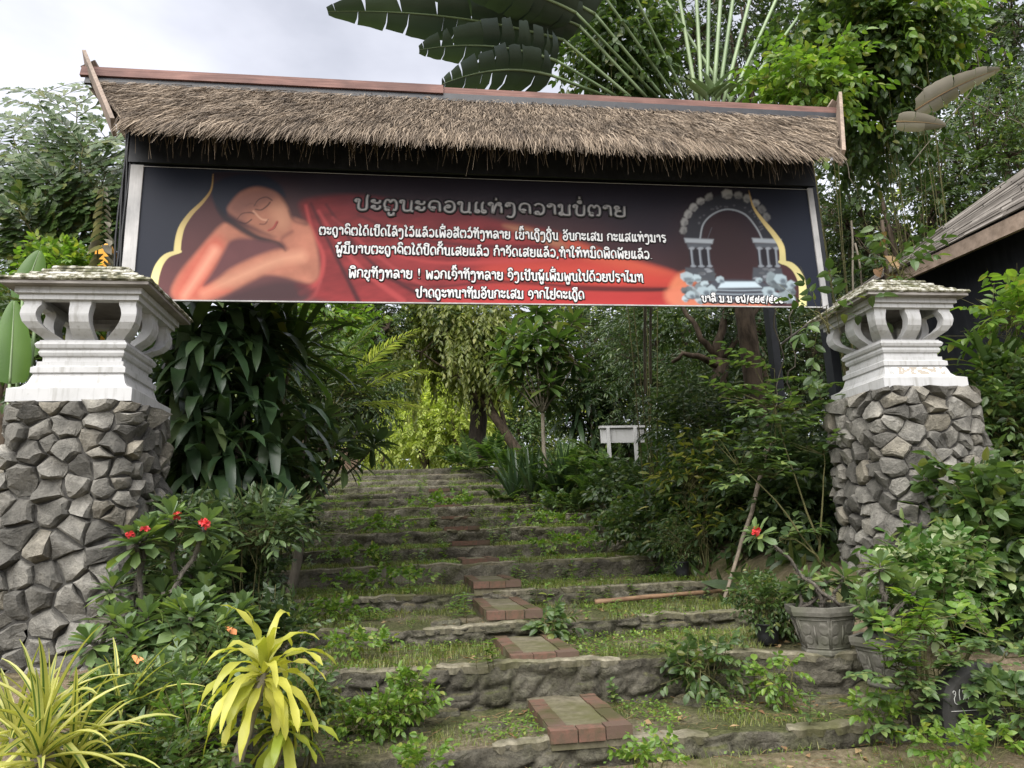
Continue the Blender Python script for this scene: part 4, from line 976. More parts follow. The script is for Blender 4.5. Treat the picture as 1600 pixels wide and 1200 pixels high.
def sticks(mb, A, B, ra, rb, m=0):
    A = np.asarray(A, float); B = np.asarray(B, float); N = len(A)
    if N == 0: return
    X, Y, Z = frame(B-A, np.broadcast_to(np.array([.3, .2, 1.]), (N, 3)).copy())
    ra = np.broadcast_to(np.asarray(ra, float), (N,))[:, None]; rb = np.broadcast_to(np.asarray(rb, float), (N,))[:, None]
    V = []
    for (c, r_) in ((A, ra), (B, rb)):
        for a in range(3): V.append(c+r_*(math.cos(a*2.094)*X+math.sin(a*2.094)*Z))
    V = np.stack(V, 1).reshape(-1, 3); o = np.arange(N)[:, None]*6
    mb.add(V, np.vstack([o+np.array(q) for q in ((0, 1, 4, 3), (1, 2, 5, 4), (2, 0, 3, 5))]), m=m)
def cloud(c, r, n, shell=.45, thr=.0, ns=1.6, bottom=-1.0):
    """points in an ellipsoid, thinned into clumps"""
    out = []; c = np.asarray(c, float); r = np.asarray(r, float); have = 0; sd = rng.uniform(0, 99)
    while have < n:
        d = nrm(rng.normal(0, 1, (n*2, 3))); q = d*(rng.uniform(0, 1, (n*2, 1))**shell)
        k = fbm(q[:, 0]*ns*1.3+sd+q[:, 2]*.9, q[:, 1]*ns*1.3+q[:, 2]*ns+sd*1.7, 3, 3) > thr
        k &= q[:, 2] > bottom
        q = q[k]; out.append(q); have += len(q)
        if thr > .9: break
    q = np.vstack(out)[:n]
    q *= 1+.22*(fbm(q[:, 0]*1.5+sd, q[:, 1]*1.5+q[:, 2]*1.2, 7)[:, None]-.5)
    return c+q*r, q
def curve_pts(a, b, sag, n=8, wob=.0):
    a = np.asarray(a, float); b = np.asarray(b, float); t = np.linspace(0, 1, n)[:, None]
    p = a+(b-a)*t; p[:, 2] += sag*4*(t*(1-t))[:, 0]; w = np.cumsum(rng.normal(0, wob, (n, 3)), 0) if wob else 0
    if wob: w = w-w[0]-(w[-1]-w[0])*t; p = p+w
    return p
def woody(mb, base, tips, r0, k=7, split=.45, wob=.02):
    """a trunk from base that divides into limbs reaching the tips"""
    base = np.asarray(base, float); tips = [np.asarray(t, float) for t in tips]; cen = np.mean(tips, 0)
    fork = base+(cen-base)*split; fork[:2] += rng.normal(0, .05, 2)
    tr = curve_pts(base, fork, 0, 7, wob); mb.tube(tr, np.linspace(r0, r0*.68, 7), k)
    for t in tips:
        s_ = tr[rng.integers(4, 7)]; mb.tube(curve_pts(s_, t, rng.uniform(.0, .12)*np.linalg.norm(t-s_), 7, wob*1.2), np.linspace(r0*.45, r0*.08, 7), 5)
M_bark = barkmat('rough_brown_bark', (.030, .022, .015), (.12, .09, .065)); M_barkp = barkmat('pale_grey_bark', (.10, .085, .065), (.26, .23, .18)); M_stem = barkmat('green_brown_stem', (.05, .05, .02), (.13, .12, .05), 20)
def gs(a, b, c, d=None): return [(0, a), (.45, b), (.85, c), (1, d or c)]
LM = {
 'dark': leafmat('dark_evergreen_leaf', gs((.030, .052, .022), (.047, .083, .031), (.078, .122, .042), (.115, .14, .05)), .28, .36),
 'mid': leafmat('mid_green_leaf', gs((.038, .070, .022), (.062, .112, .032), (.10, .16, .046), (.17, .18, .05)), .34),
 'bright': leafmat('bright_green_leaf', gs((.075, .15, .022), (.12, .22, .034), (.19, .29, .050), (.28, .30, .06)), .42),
 'lime': leafmat('sun_brightened_far_leaf', gs((.24, .30, .07), (.34, .41, .10), (.45, .50, .15), (.5, .52, .18)), .5),  # paler than real foliage: sunlight on the far trees is put into the colour
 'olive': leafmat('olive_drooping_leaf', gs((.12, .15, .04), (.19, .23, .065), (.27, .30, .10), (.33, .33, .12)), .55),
 'strap': leafmat('dark_strap_leaf', gs((.024, .05, .022), (.036, .07, .030), (.055, .095, .040), (.09, .125, .05)), .2, .34, .55),
 'plum': leafmat('frangipani_leaf', gs((.050, .085, .040), (.080, .125, .055), (.12, .175, .070)), .3, .4),
 'thorn': leafmat('fleshy_bush_leaf', gs((.075, .125, .055), (.115, .18, .075), (.17, .245, .085), (.25, .32, .09)), .3, .42),
 'yellow': leafmat('yellow_strap_leaf', gs((.36, .38, .055), (.48, .47, .08), (.60, .57, .13), (.40, .43, .08)), .35, .42),
 'ygreen': leafmat('yellow_green_strap_leaf', gs((.20, .26, .035), (.34, .40, .05), (.46, .48, .07)), .35, .42),
 'varg': leafmat('variegated_margin', gs((.40, .40, .10), (.52, .50, .15), (.42, .43, .12)), .3, .4),
 'varc': leafmat('variegated_centre', gs((.060, .115, .022), (.085, .15, .03), (.12, .19, .035)), .3, .4),
 'fern': leafmat('fern_green', gs((.035, .075, .018), (.060, .12, .026), (.10, .17, .035)), .35),
 'croton': leafmat('croton_leaf', [(0, (.03, .065, .018)), (.55, (.07, .12, .025)), (.75, (.26, .28, .04)), (1, (.34, .32, .06))], .3),
 'banana': leafmat('banana_blade', gs((.030, .046, .037), (.038, .058, .044), (.048, .072, .050)), .2, .40),
 'bananal': leafmat('young_banana_blade', gs((.05, .12, .03), (.085, .18, .04), (.12, .22, .05)), .4, .36),
 'petiole': leafmat('pale_green_petiole', gs((.17, .25, .12), (.22, .30, .16), (.26, .34, .19)), .05, .45),
 'dry': leafmat('dry_grey_blade', gs((.15, .14, .115), (.23, .21, .18), (.30, .28, .24)), .25, .7, .2),
 'dryb': leafmat('dry_brown_leaf', gs((.16, .09, .05), (.26, .16, .09), (.34, .24, .14)), .25, .7, .2),
 'soft': leafmat('soft_pale_green_leaf', gs((.065, .115, .045), (.10, .165, .062), (.15, .22, .08), (.22, .27, .09)), .35),
 'white': leafmat('white_variegated_leaf', [(0, (.06, .13, .03)), (.5, (.10, .20, .045)), (.75, (.28, .34, .17)), (1, (.40, .46, .28))], .35),
 'red': leafmat('red_flower', gs((.55, .03, .035), (.70, .045, .05), (.62, .06, .07)), .2, .5),
}
def tree(name, label, cat, base, c, r, nspr, L, m, leafL, T, lm, group=None, trunk=.12, bark=None, ntips=7, thr=.40, shell=.5, outward=.8, upw=.15, droop=.3, fall=.2, twig=True, split=.5, ang=58, bottom=-1.0, wid=1.0):
    t = thing(name, base, label, cat, group)
    P, q = cloud(c, r, nspr, shell, thr, bottom=bottom)
    D = nrm(q)*outward+rng.normal(0, .55, (nspr, 3)); D[:, 2] += upw
    mb = MB(); sprigs(mb, P, D, L*rng.uniform(.7, 1.25, nspr), m, leafL, T, ang, .3, droop, fall, wid=wid)
    w = MB(); tips = P[rng.choice(nspr, min(ntips, nspr), replace=False)]*.8+np.asarray(c)*.2
    woody(w, base, tips, trunk, split=split)
    if twig:
        k = min(nspr, 260); ii = rng.choice(nspr, k, replace=False); tt = np.array(tips); src = P[ii]; near = tt[np.argmin(np.linalg.norm(src[:, None]-tt[None], axis=2), 1)]
        sticks(w, near, src, trunk*.07+.004, .003); sticks(w, src, src+nrm(D[ii])*L, .004, .002)
    mb.build('crown', LM[lm] if isinstance(lm, str) else lm, t); w.build('trunk', bark or M_bark, t)
    return t
def bush(name, label, cat, base, c, r, nspr, L, m, leafL, T, lm, group=None, thr=.36, shell=.55, outward=.7, upw=.45, droop=.25, fall=.2, ang=58, stem=.010, nst=5, wid=1.0, jit=.28, rooted=True):
    t = thing(name, base, label, cat, group)
    P, q = cloud(c, r, nspr, shell, thr)
    D = nrm(q)*outward+rng.normal(0, .5, (nspr, 3)); D[:, 2] += upw
    mb = MB(); sprigs(mb, P, D, L*rng.uniform(.7, 1.25, nspr), m, leafL, T, ang, jit, droop, fall, wid=wid)
    w = MB()
    if not rooted: base = np.asarray(c)-np.array([0, 0, r[2]])
    for i in range(min(nst, nspr)):
        w.tube(curve_pts(np.asarray(base)+rng.normal(0, .03, 3)*[1, 1, 0], P[i], .04, 6, .01), np.linspace(stem, stem*.3, 6), 5)
    k = min(nspr, 90); sticks(w, P[:k]-nrm(D[:k])*L*.6, P[:k]+nrm(D[:k])*L, stem*.3, stem*.15)
    mb.build('foliage', LM[lm], t); w.build('stem', M_stem, t)
    return t
def strap(mb, p, d0, L, W, grav, n=8, fold=.18, mats=None, p1=.25, p2=.45, twist=0, wavy=0.):
    """one strap leaf that arches under its weight"""
    d = nrm(np.asarray(d0, float)); p = np.asarray(p, float); h = L/n; rows = []
    S0 = np.cross(d, (0, 0, 1.)); S0 = nrm(S0) if np.linalg.norm(S0) > 1e-3 else np.array([1., 0, 0])
    tt = np.linspace(0, 1, 60); mxs = ((tt**p1)*((1-tt)**p2)).max()
    cols = 3 if mats is None else 6
    for i in range(n+1):
        t = i/n; w = max(W*(t**p1)*((1-t)**p2)/mxs, W*.10 if t < .5 else .0015)
        S_ = S0*math.cos(twist*t)+np.cross(d, S0)*math.sin(twist*t); Nn = np.cross(S_, d)
        wv = wavy*math.sin(t*14+L*40)*w
        if mats is None: rows.append([p-S_*w+Nn*(fold*w+wv), p, p+S_*w+Nn*(fold*w-wv)])
        else: rows.append([p-S_*w+Nn*(fold*w+wv), p-S_*w*.55+Nn*fold*w*.45, p-S_*w*.26, p+S_*w*.26, p+S_*w*.55+Nn*fold*w*.45, p+S_*w+Nn*(fold*w-wv)])
        d = nrm(d+np.array([0, 0, -grav*h*(.6+1.2*t)])); S0 = nrm(S0-d*np.dot(S0, d)); p = p+d*h
    V = np.array(rows).reshape(-1, 3)
    for c_ in range(cols-1):
        Q = [(i*cols+c_, i*cols+c_+1, (i+1)*cols+c_+1, (i+1)*cols+c_) for i in range(n)]
        if c_ == 0: mb.add(V, Q, m=0 if mats is None else mats[0], sm=True)
        else:
            mb.q.append(np.array(Q)+mb.n-len(V)); mb.mq.append(np.full(n, 0 if mats is None else mats[c_])); mb.fq.append(np.full(n, True))
def straprosette(mb, p, n, L, W, grav, el=(10, 85), axis=(0, 0, 1), mats=None, fold=.18, p1=.25, p2=.45, nseg=8, jl=.2, az=None, wavy=0.):
    ax = nrm(np.asarray(axis, float)); X = nrm(np.cross(ax, (.2, 1, .1))); Y = np.cross(ax, X)
    for i in range(n):
        a = i*2.39996+rng.normal(0, .15); e_ = R(np.interp((i+.5)/n, [0, 1], [el[1], el[0]])+rng.normal(0, 5))
        d = ax*math.sin(e_)+(X*math.cos(a)+Y*math.sin(a))*math.cos(e_)
        strap(mb, np.asarray(p)+ax*(-.10*L*i/n)+rng.normal(0, .004, 3), d, L*rng.uniform(1-jl, 1+jl), W*rng.uniform(.85, 1.15), grav*rng.uniform(.8, 1.25), nseg, fold, mats, p1, p2, rng.normal(0, .25), wavy)
def rosette(mb, P, A, n, L, T, el=(0, 70), droop=.1, m=0):
    """rosettes of n leaves at every P about the axes A"""
    P = np.asarray(P, float); A = nrm(A); N = len(P)
    X, _, _ = frame(A, np.broadcast_to(np.array([.3, .9, .2]), (N, 3)).copy()); Yv = np.cross(A, X); ph = rng.uniform(0, 6.28, N)
    for i in range(n):
        a = ph+i*2.39996; e_ = np.interp((i+.5)/n, [0, 1], [R(el[1]), R(el[0])])+rng.normal(0, .1, N)
        D = A*np.sin(e_)[:, None]+(X*np.cos(a)[:, None]+Yv*np.sin(a)[:, None])*np.cos(e_)[:, None]; D[:, 2] -= droop
        pos = P-A*(L*.35*i/n); put_leaves(mb, T, pos, D, A+rng.normal(0, .1, (N, 3)), L*rng.uniform(.75, 1.1, N)*(.62+.38*min(1, (i+2)/(n*.5))), m)
def frond(mb, wb, p, d0, L, grav, npair, ll, T, ang=62, n=14, start=.18, tipf=.35, r=.008, fall=.25, jit=.06, up=(0, 0, 1), wid=1.0, vee=.25, m=0):
    """a feather frond: arching rachis with leaflets on both sides"""
    d = nrm(np.asarray(d0, float)); p = np.asarray(p, float); pts = [p]; ds = [d]; h = L/n
    for i in range(n):
        d = nrm(d+np.array([0, 0, -grav*h*(.5+1.3*i/n)])); p = p+d*h; pts.append(p); ds.append(d)
    pts = np.array(pts); ds = np.array(ds)
    if wb is not None: wb.tube(pts, np.linspace(r, r*.25, n+1), 5)
    t = np.linspace(start, .995, npair); f = t*n; i0 = np.minimum(f.astype(int), n-1); fr = (f-i0)[:, None]
    P = pts[i0]*(1-fr)+pts[i0+1]*fr; D = nrm(ds[i0]*(1-fr)+ds[i0+1]*fr)
    X, Y, Z = frame(D, np.broadcast_to(np.asarray(up, float), D.shape).copy())
    prof = np.sin(np.clip((t-start)/(1-start), 0, 1)**.7*math.pi*.86+.42); prof = np.maximum(prof, tipf)
    for sd in (-1, 1):
        a = R(ang)*(1-.35*t)[:, None]
        dd = Y*np.cos(a)+sd*X*np.sin(a)+Z*vee+rng.normal(0, jit, P.shape); dd[:, 2] -= fall
        put_leaves(mb, T, P, dd, Z+sd*X*-.25+rng.normal(0, jit, P.shape), ll*prof*rng.uniform(.9, 1.08, npair), m, wid)
    return pts
def on_ground(px, py, z, lo=2.0, hi=40.0):
    for _ in range(50):
        mid = (lo+hi)/2
        if at(px, py, mid)[2] > z: lo = mid
        else: hi = mid
    return at(px, py, lo)
def pxr(px, n, Y): return n*np.linalg.norm(at(px+1, 600, Y)-at(px, 600, Y))
def stood(px, Y):
    p = at(px, 800, Y); return np.array([p[0], Y, gz(p[0], Y)])
def bushpx(name, label, cat, px, py, rx, ry, Y, nspr, leaf_px, T, lm, m=4, spr=3.2, group=None, depth=.8, kind='bush', base_px=None, **k):
    """a bush or tree whose crown is centred where the place shows it, rooted on the ground below"""
    c = at(px, py, Y); s = pxr(px, 1, Y); r = (rx*s, max(.15, depth*(rx+ry)/2*s), ry*s)
    bx = at(base_px, 800, Y)[0] if base_px else c[0]; base = np.array([bx, Y, gz(bx, Y)-.03])
    f = tree if kind == 'tree' else bush
    return f(name, label, cat, base, c, r, nspr, leaf_px*s*spr, m, leaf_px*s, T, lm, group=group, **k)
# ------------------------------------------------------------------ big plants around the gate
# --- dark corn-plant clump left of the stairs
def strap_shrub(name, label, cat, Y, heads, base_px, L, W, n, lm, grav=1.3, el=(-50, 80), stem_r=.03, **k):
    b = stood(base_px, Y); t = thing(name, b, label, cat); mb, w = MB(), MB()
    for (px, py, dy) in heads:
        p = at(px, py, Y+dy); straprosette(mb, p, n, L, W, grav, el, (rng.normal(0, .12), rng.normal(0, .12), 1), nseg=7, **k)
        foot = b+rng.normal(0, .12, 3)*[1, 1, 0]; w.tube(curve_pts(foot, p, .05, 8, .015), np.linspace(stem_r, stem_r*.7, 8), 6)
    mb.build('foliage', LM[lm], t); w.build('stem', M_barkp, t); return t
strap_shrub('corn_plant', 'large dark clump of broad hanging strap leaves beside the left pillar', 'plant', 6.9,
    [(300, 520, 0), (330, 560, .1), (280, 590, .0), (350, 480, .35), (400, 520, .4), (310, 640, -.05), (345, 690, .0), (390, 600, .3), (290, 700, -.1), (420, 660, .35), (330, 740, -.1), (380, 760, .1), (430, 720, .3)], 335, .78, .056, 30, 'strap', 2.3, (-65, 78), p1=.35, p2=.5)
strap_shrub('strap_leaf_plant', 'upright dark green strap leaved crown touching the underside of the banner', 'plant', 7.6, [(370, 530, 0), (420, 540, .15), (455, 560, .3)], 410, .95, .045, 34, 'mid', .9, (5, 80))
# --- frangipani
def frangipani(label, Y, base_px, tips, leaf, lm='plum', n=15, group=None, name='frangipani_tree'):
    b = stood(base_px, Y); t = thing(name, b, label, 'tree', group); mb, w = MB(), MB(); P = np.array([at(x, y, Y+d) for x, y, d in tips])
    c = P.mean(0); fork = b*.4+c*.6; w.tube(curve_pts(b, fork, 0, 6, .03), np.linspace(.06, .042, 6), 7)
    A = nrm(P-fork+np.array([0, 0, .25])); 
    for p in P: w.tube(curve_pts(fork, p, -.06, 7, .015), np.linspace(.022, .011, 7), 6)
    rosette(mb, P, A, n+5, leaf*1.12, T_PLUM, (-25, 70), .12); mb.build('crown', LM[lm], t); w.build('trunk', M_barkp, t); return t
frangipani('spreading frangipani with rosettes of long grey green leaves left of the stairs', 8.2, 455, [(478, 655, 0), (500, 690, -.1), (455, 700, .2), (525, 690, -.2), (560, 672, .2), (545, 710, 0), (480, 735, -.1), (430, 745, .1), (588, 690, .3), (510, 650, .4), (445, 660, .3), (465, 770, -.1), (410, 690, .2), (425, 640, .3)], .33)
frangipani('frangipani with bright upper leaves halfway up the right side of the stairs', 15.5, 862, [(800, 520, 0), (815, 545, -.3), (850, 545, -.3), (870, 525, -.2), (832, 520, -.4), (790, 560, -.2), (858, 595, -.3), (830, 540, .2), (850, 500, .4), (810, 560, -.2), (790, 590, 0), (845, 570, .3), (880, 530, 0), (815, 600, .2), (870, 590, .5), (900, 560, .2), (838, 480, .2), (780, 545, .3), (895, 500, .3), (860, 620, .2)], .50, 'mid', 14)
# --- feather palms behind the frangipani
def palm(name, label, Y, base_px, crown_px, fronds, L, ll, lm, cat='palm', npair=34, T=None, trunk=.07, grav=.55, wid=1.0, dead=False):
    b = stood(base_px, Y); t = thing(name, b, label, cat); mb, w = MB(), MB(); c = at(*crown_px, Y)
    w.tube(curve_pts(b, c, 0, 8, .02), np.linspace(trunk, trunk*.6, 8), 8)
    for (az, el, sc) in fronds:
        d = np.array([math.cos(R(az))*math.cos(R(el)), math.sin(R(az))*math.cos(R(el)), math.sin(R(el))])
        frond(mb, w, c, d, L*sc, grav/L*1.4, npair, ll*sc, T or T_NARROW, n=12, start=.22, vee=.3)
    mb.build('crown', LM[lm], t); w.build('trunk', M_stem, t); return t
palm('feather_palm', 'feather palm with arching fronds behind the frangipani', 10.2, 415, (480, 640), [(20, 45, 1), (-15, 38, .9), (60, 55, 1), (110, 60, .9), (160, 50, .9), (-50, 40, .8), (35, 65, 1.1), (5, 62, 1.05), (200, 40, .8), (-25, 20, .8), (80, 40, .9)], 1.9, .42, 'mid', wid=1.0)
palm('feather_palm', 'smaller feather palm with yellowing fronds under the banner', 12.0, 420, (520, 640), [(10, 40, 1), (40, 60, 1), (-20, 55, 1), (90, 62, .9), (150, 55, 1), (-70, 45, .8), (190, 35, .8), (0, 15, .9)], 2.0, .45, 'olive')
# --- left side broadleaf fill
bushpx('broadleaf_tree', 'bright light green broad leaved tree behind the palms', 'tree', 480, 505, 95, 55, 12.5, 330, 17, T_OV, 'bright', 4, kind='tree', trunk=.10, thr=.42)
bushpx('shrub', 'dark glossy shrub between the corn plant and the palms', 'shrub', 455, 600, 85, 75, 9.6, 420, 17, T_LAN, 'dark', 4, thr=.3)
bushpx('evergreen_tree', 'dark evergreen tree with small leaves under the middle of the banner', 'tree', 575, 500, 68, 62, 21, 480, 9, T_KITE, 'dark', 5, kind='tree', trunk=.2, thr=.42, base_px=450)
bushpx('evergreen_tree', 'dark drooping tree hanging over the left edge of the upper steps', 'tree', 562, 615, 48, 60, 15.5, 300, 13, T_LAN, 'dark', 5, kind='tree', trunk=.12, thr=.38, base_px=455)
bushpx('shrub', 'low dark shrub on the bank at the left edge of the steps', 'shrub', 425, 790, 45, 45, 8.3, 150, 15, T_OV, 'dark', 4)
# --- the bank behind the left pillar
bushpx('shrub', 'dense dark shrub filling the gap behind the left pillar', 'shrub', 255, 700, 70, 190, 8.8, 600, 18, T_OV, 'dark', 4, thr=.2)
bushpx('shrub', 'leafy shrub rising behind the white cap of the left pillar', 'shrub', 60, 540, 120, 90, 7.6, 520, 17, T_OV, 'mid', 4, thr=.34)
bushpx('broadleaf_tree', 'loose broad leaved tree at the far left below the fishtail palm', 'tree', 40, 450, 120, 60, 11.5, 300, 15, T_OV, 'mid', 4, kind='tree', thr=.42)
bushpx('shrub', 'light green creeper topped shrub beside the yellow shrine', 'shrub', 85, 428, 55, 34, 7.9, 190, 15, T_OV4, 'bright', 3, thr=.40)
bushpx('broadleaf_tree', 'dark tree seen through the gap left of the banner post', 'tree', 190, 350, 45, 85, 14, 420, 11, T_KITE, 'mid', 5, kind='tree', thr=.42)
# --- fishtail palm against the sky
t_b = stood(60, 9.6); FP = thing('fishtail_palm', t_b, 'tall fishtail palm with ragged wedge leaflets against the sky', 'palm'); mb, w = MB(), MB()
crownP = at(95, 455, 9.6); w.tube(curve_pts(t_b, crownP, 0, 8, .03), np.linspace(.11, .07, 8), 8)
for (px, py, dy) in ((120, 165, .1), (20, 215, .3), (165, 270, -.3), (60, 150, .8), (165, 215, .6), (-30, 300, 0), (150, 330, -.2), (30, 330, -.5), (95, 240, 1.0), (130, 230, -.5), (-10, 240, .5), (70, 290, -.4)):
    tip = at(px, py, 9.6+dy); pts = curve_pts(crownP, tip, .14*np.linalg.norm(tip-crownP)*.3, 12, .01); w.tube(pts, np.linspace(.028, .006, 12), 5)
    Ld = np.linalg.norm(tip-crownP)
    for j in range(3, 12):
        for sd in (-1, 1):
            ax = nrm(pts[min(j+1, 11)]-pts[j-1]); sdv = nrm(np.cross(ax, (0.1, -1, .2)))*sd
            d = nrm(ax*.75+sdv*.85+rng.normal(0, .1, 3)); frond(mb, w, pts[j], d, Ld*.42*(1-.5*abs(j-6)/7), .5, 9, .19, T_FISH, 48, 6, .15, .7, .006, .35, .16, up=(0, -.8, .6), vee=.05)
        
mb.build('crown', LM['mid'], FP); w.build('trunk', M_stem, FP)
# --- banana leaves at far left
def blade(mb, wb, base, tip, wid, normal, sag=.0, n=26, tears=.0, curl=.0, seed=0, r=.02, bm=0, taper=.55):
    """a big banana blade along base-tip with torn segments"""
    r_ = np.random.default_rng(seed); P = curve_pts(base, tip, sag, n+1); T = nrm(np.gradient(P, axis=0)); Nn = np.asarray(normal, float)
    if wb is not None: wb.tube(P, np.linspace(r, r*.2, n+1), 5)
    t = np.linspace(0, 1, n+1); w = wid*np.clip(np.sin(np.clip(t*.92+.06, 0, 1)**taper*math.pi), .02, 1)**.6
    for sd in (-1, 1):
        i = 0; lean = r_.uniform(.12, .3)
        while i < n:
            k = int(r_.integers(2, 6)) if tears > 0 else n
            if r_.uniform() > tears and tears > 0: k += 2
            k = min(k, n-i); gap = r_.choice([.02, .08, .18, .6], p=[.35, .3, .2, .15]) if tears > 0 else 0; dr = r_.normal(0, .10)*tears; ln = 1-r_.uniform(0, .18)*tears
            rows = []
            for j in range(k+1):
                q = P[i+j]; S_ = nrm(np.cross(T[i+j], Nn)); S_ = S_*sd
                ff = (j/k if k else 0); pull = (ff-.5)*-gap*2
                ww = w[i+j]*ln*(1+r_.normal(0, .03)*tears)
                o1 = q+S_*ww*.5+T[i+j]*(ww*lean*.5)+Nn*(ww*.10+dr*ww*.3); 
                o1 = o1+T[i+j]*pull*.045; o2 = q+S_*ww*(1-.12*curl)+T[i+j]*(ww*lean+pull*.10)-Nn*(ww*curl*.35-dr*ww)
                rows.append([q, o1, o2])
            mb.grid(np.array(rows).reshape(-1, 3), k+1, 3, m=bm); i += k
Bn = thing('banana_plant', stood(20, 6.6), 'young banana leaves standing behind the left pillar cap', 'banana plant'); w = MB()
for k_, (a, b, wd, dy) in enumerate((((35, 470), (62, 392), .13, 0), ((60, 455), (118, 424), .11, -.1), ((15, 600), (22, 470), .15, -.2), ((50, 560), (5, 520), .12, .1))):
    mb = MB(); A = at(*a, 6.6+dy); B = at(*b, 6.6+dy); blade(mb, w, A, B, wd, nrm(np.array([.3, -1, .35])), .03, 14, 0, .4, k_, .012); mb.build('blade', LM['bananal'], Bn, smooth=True); w.tube(curve_pts(stood(25, 6.6), A, .0, 6, .01), np.linspace(.03, .012, 6), 6)
w.build('stem', LM['petiole'], Bn)
# --- traveller's palm fan behind the roof
TPb = at(1130, 150, 8.7); TP = thing('travellers_palm', (TPb[0], 8.7, gz(TPb[0], 8.7)), "tall traveller's palm fan with torn banana like blades rising behind the thatched roof", 'palm'); mb, w, tr = MB(), MB(), MB()
b0_ = np.array([TPb[0], 8.7, gz(TPb[0], 8.7)]); heart = at(1120, 165, 8.7); tr.tube(curve_pts(b0_, heart-np.array([0, 0, .3]), 0, 8, .02), np.linspace(.13, .12, 8), 10)
def petiole(pts, r0, r1):
    P = np.array(pts); w.tube(curve_pts(P[0], P[1], 0, 8), np.linspace(r0, r1, 8), 6)
up_ends = [(1050, -70), (1080, -150), (1112, -220), (1145, -260), (1180, -240), (1218, -180), (1262, -110), (1310, -60), (1020, -30)]
for i, (px, py) in enumerate(up_ends):
    a = heart+np.array([(.075*(i-4)), .02*(i % 3-1), -.05]); e_ = at(px, py, 8.7+.1*(i % 3-1)); petiole((a, e_), .032, .022)
    d = nrm(e_-a); tip = e_+d*1.5+np.array([d[0]*1.0, -.2, -.25]); mb = MB(); blade(mb, w, e_, tip, .30, nrm(np.array([.1*i-.4, -1, .2])), .08, 22, .6, .5, 40+i, .022); mb.build('blade', LM['banana'], TP, smooth=True)
lo = [((985, 152), (880, 62), (512, 18), .36), ((1010, 152), (905, 40), (600, -40), .36), ((965, 152), (870, 95), (655, 78), .33), ((1040, 156), (930, 22), (690, -60), .38), ((945, 150), (862, 118), (690, 132), .28), ((1060, 158), (945, -5), (780, -80), .36), ((1030, 155), (900, 20), (720, -20), .36), ((1075, 160), (985, -20), (880, -110), .36)]
for i, (a, mid, tip, wd) in enumerate(lo):
    A = at(*a, 8.7+.05*i); Mv = at(*mid, 8.4-.05*i); Tp = at(*tip, 7.9-.06*i); petiole((A, Mv), .026, .020)
    mb = MB(); blade(mb, w, Mv, Tp, wd*1.25, nrm(np.array([.25, -.55, -.8])), .14, 34, .85 if i == 0 else .7, .55, 60+i, .024); mb.build('blade', LM['banana'], TP, smooth=True)
w.build('petiole', LM['petiole'], TP); tr.build('trunk', M_bark, TP)
sb = MB(); 
for i in range(9):
    a = at(1112+rng.normal(0, 12), 158, 8.45); s_ = -1 if i % 2 else 1
    strap(sb, a+np.array([0, 0, .05*i*.3]), (s_*rng.uniform(.3, .9), -.3, rng.uniform(.35, .8)), rng.uniform(.35, .6), .055, .6, 6, .6, None, .15, .7)
sb.build('flower_bract', LM['petiole'], TP)
# dead hanging blades at the right
w_ = 0
DBY = 7.7
DB = thing('dead_banana_leaf', at(1440, 170, DBY), 'two grey dried banana blades hanging in the creeper above the wooden roof', 'dead leaf'); mb, w = MB(), MB()
blade(mb, w, at(1430, 172, DBY), at(1562, 108, DBY-.2), .21, nrm(np.array([-.2, -.7, -.7])), .05, 20, .9, .5, 5, .012); mb.build('blade', LM['dry'], DB, smooth=True); mb = MB(); blade(mb, w, at(1400, 190, DBY+.1), at(1478, 196, DBY), .14, nrm(np.array([-.1, -.8, -.6])), .02, 12, .5, .3, 6, .01)
mb.build('blade', LM['dry'], DB, smooth=True); w.build('midrib', LM['dryb'], DB)
# --- creepers and shrubs over the roof
bushpx('climbing_shrub', 'bright leaved climber between the palm stems and the banana blades', 'climber', 965, 75, 95, 100, 9.3, 520, 16, T_OV4, 'mid', 4, thr=.36, upw=.2, droop=.4)
bushpx('climbing_shrub', 'lime tipped creeper crowding the right end of the roof ridge', 'climber', 1260, 130, 80, 55, 7.9, 200, 17, T_OV4, 'bright', 4, thr=.40, upw=.2, droop=.4)
bushpx('climbing_shrub', 'sprawling fresh green creeper right of the traveller palm', 'climber', 1350, 70, 170, 90, 8.9, 620, 17, T_OV4, 'mid', 5, thr=.42, upw=.15, droop=.45)
bushpx('climbing_shrub', 'bright creeper tips hanging along the top right', 'climber', 1400, 40, 120, 60, 8.5, 150, 18, T_OV4, 'bright', 4, thr=.42, upw=.1, droop=.5)
bushpx('climbing_shrub', 'creeper strands trailing beside the right bargeboard', 'climber', 1370, 200, 90, 70, 9.2, 170, 16, T_OV4, 'mid', 4, thr=.44, upw=.0, droop=.6)
tl = [('broad dark tree with branching limbs behind the right end of the gate', 1390, 330, 150, 150, 12.5, 800, 10, 'dark', .44), ('fine leaved tree with bamboo like sprays above the wooden roof', 1540, 270, 110, 160, 11.0, 760, 11, 'mid', .42),
      ('very dark tall tree filling the top right corner', 1560, 80, 150, 160, 13.5, 900, 11, 'dark', .30), ('dark tree crown behind the traveller palm stems', 1130, 40, 200, 150, 14.5, 1000, 11, 'dark', .34), ('light green tree behind the right gate post', 1310, 420, 90, 110, 15.5, 560, 11, 'mid', .42)]
for (lab, px, py, rx, ry, Y, n, lf, lm, th) in tl:
    bushpx('forest_tree', lab, 'tree', px, py, rx, ry, Y, n, lf, T_LAN if 'fine' in lab else T_KITE, lm, 6, kind='tree', trunk=.22, thr=th, spr=3.6)
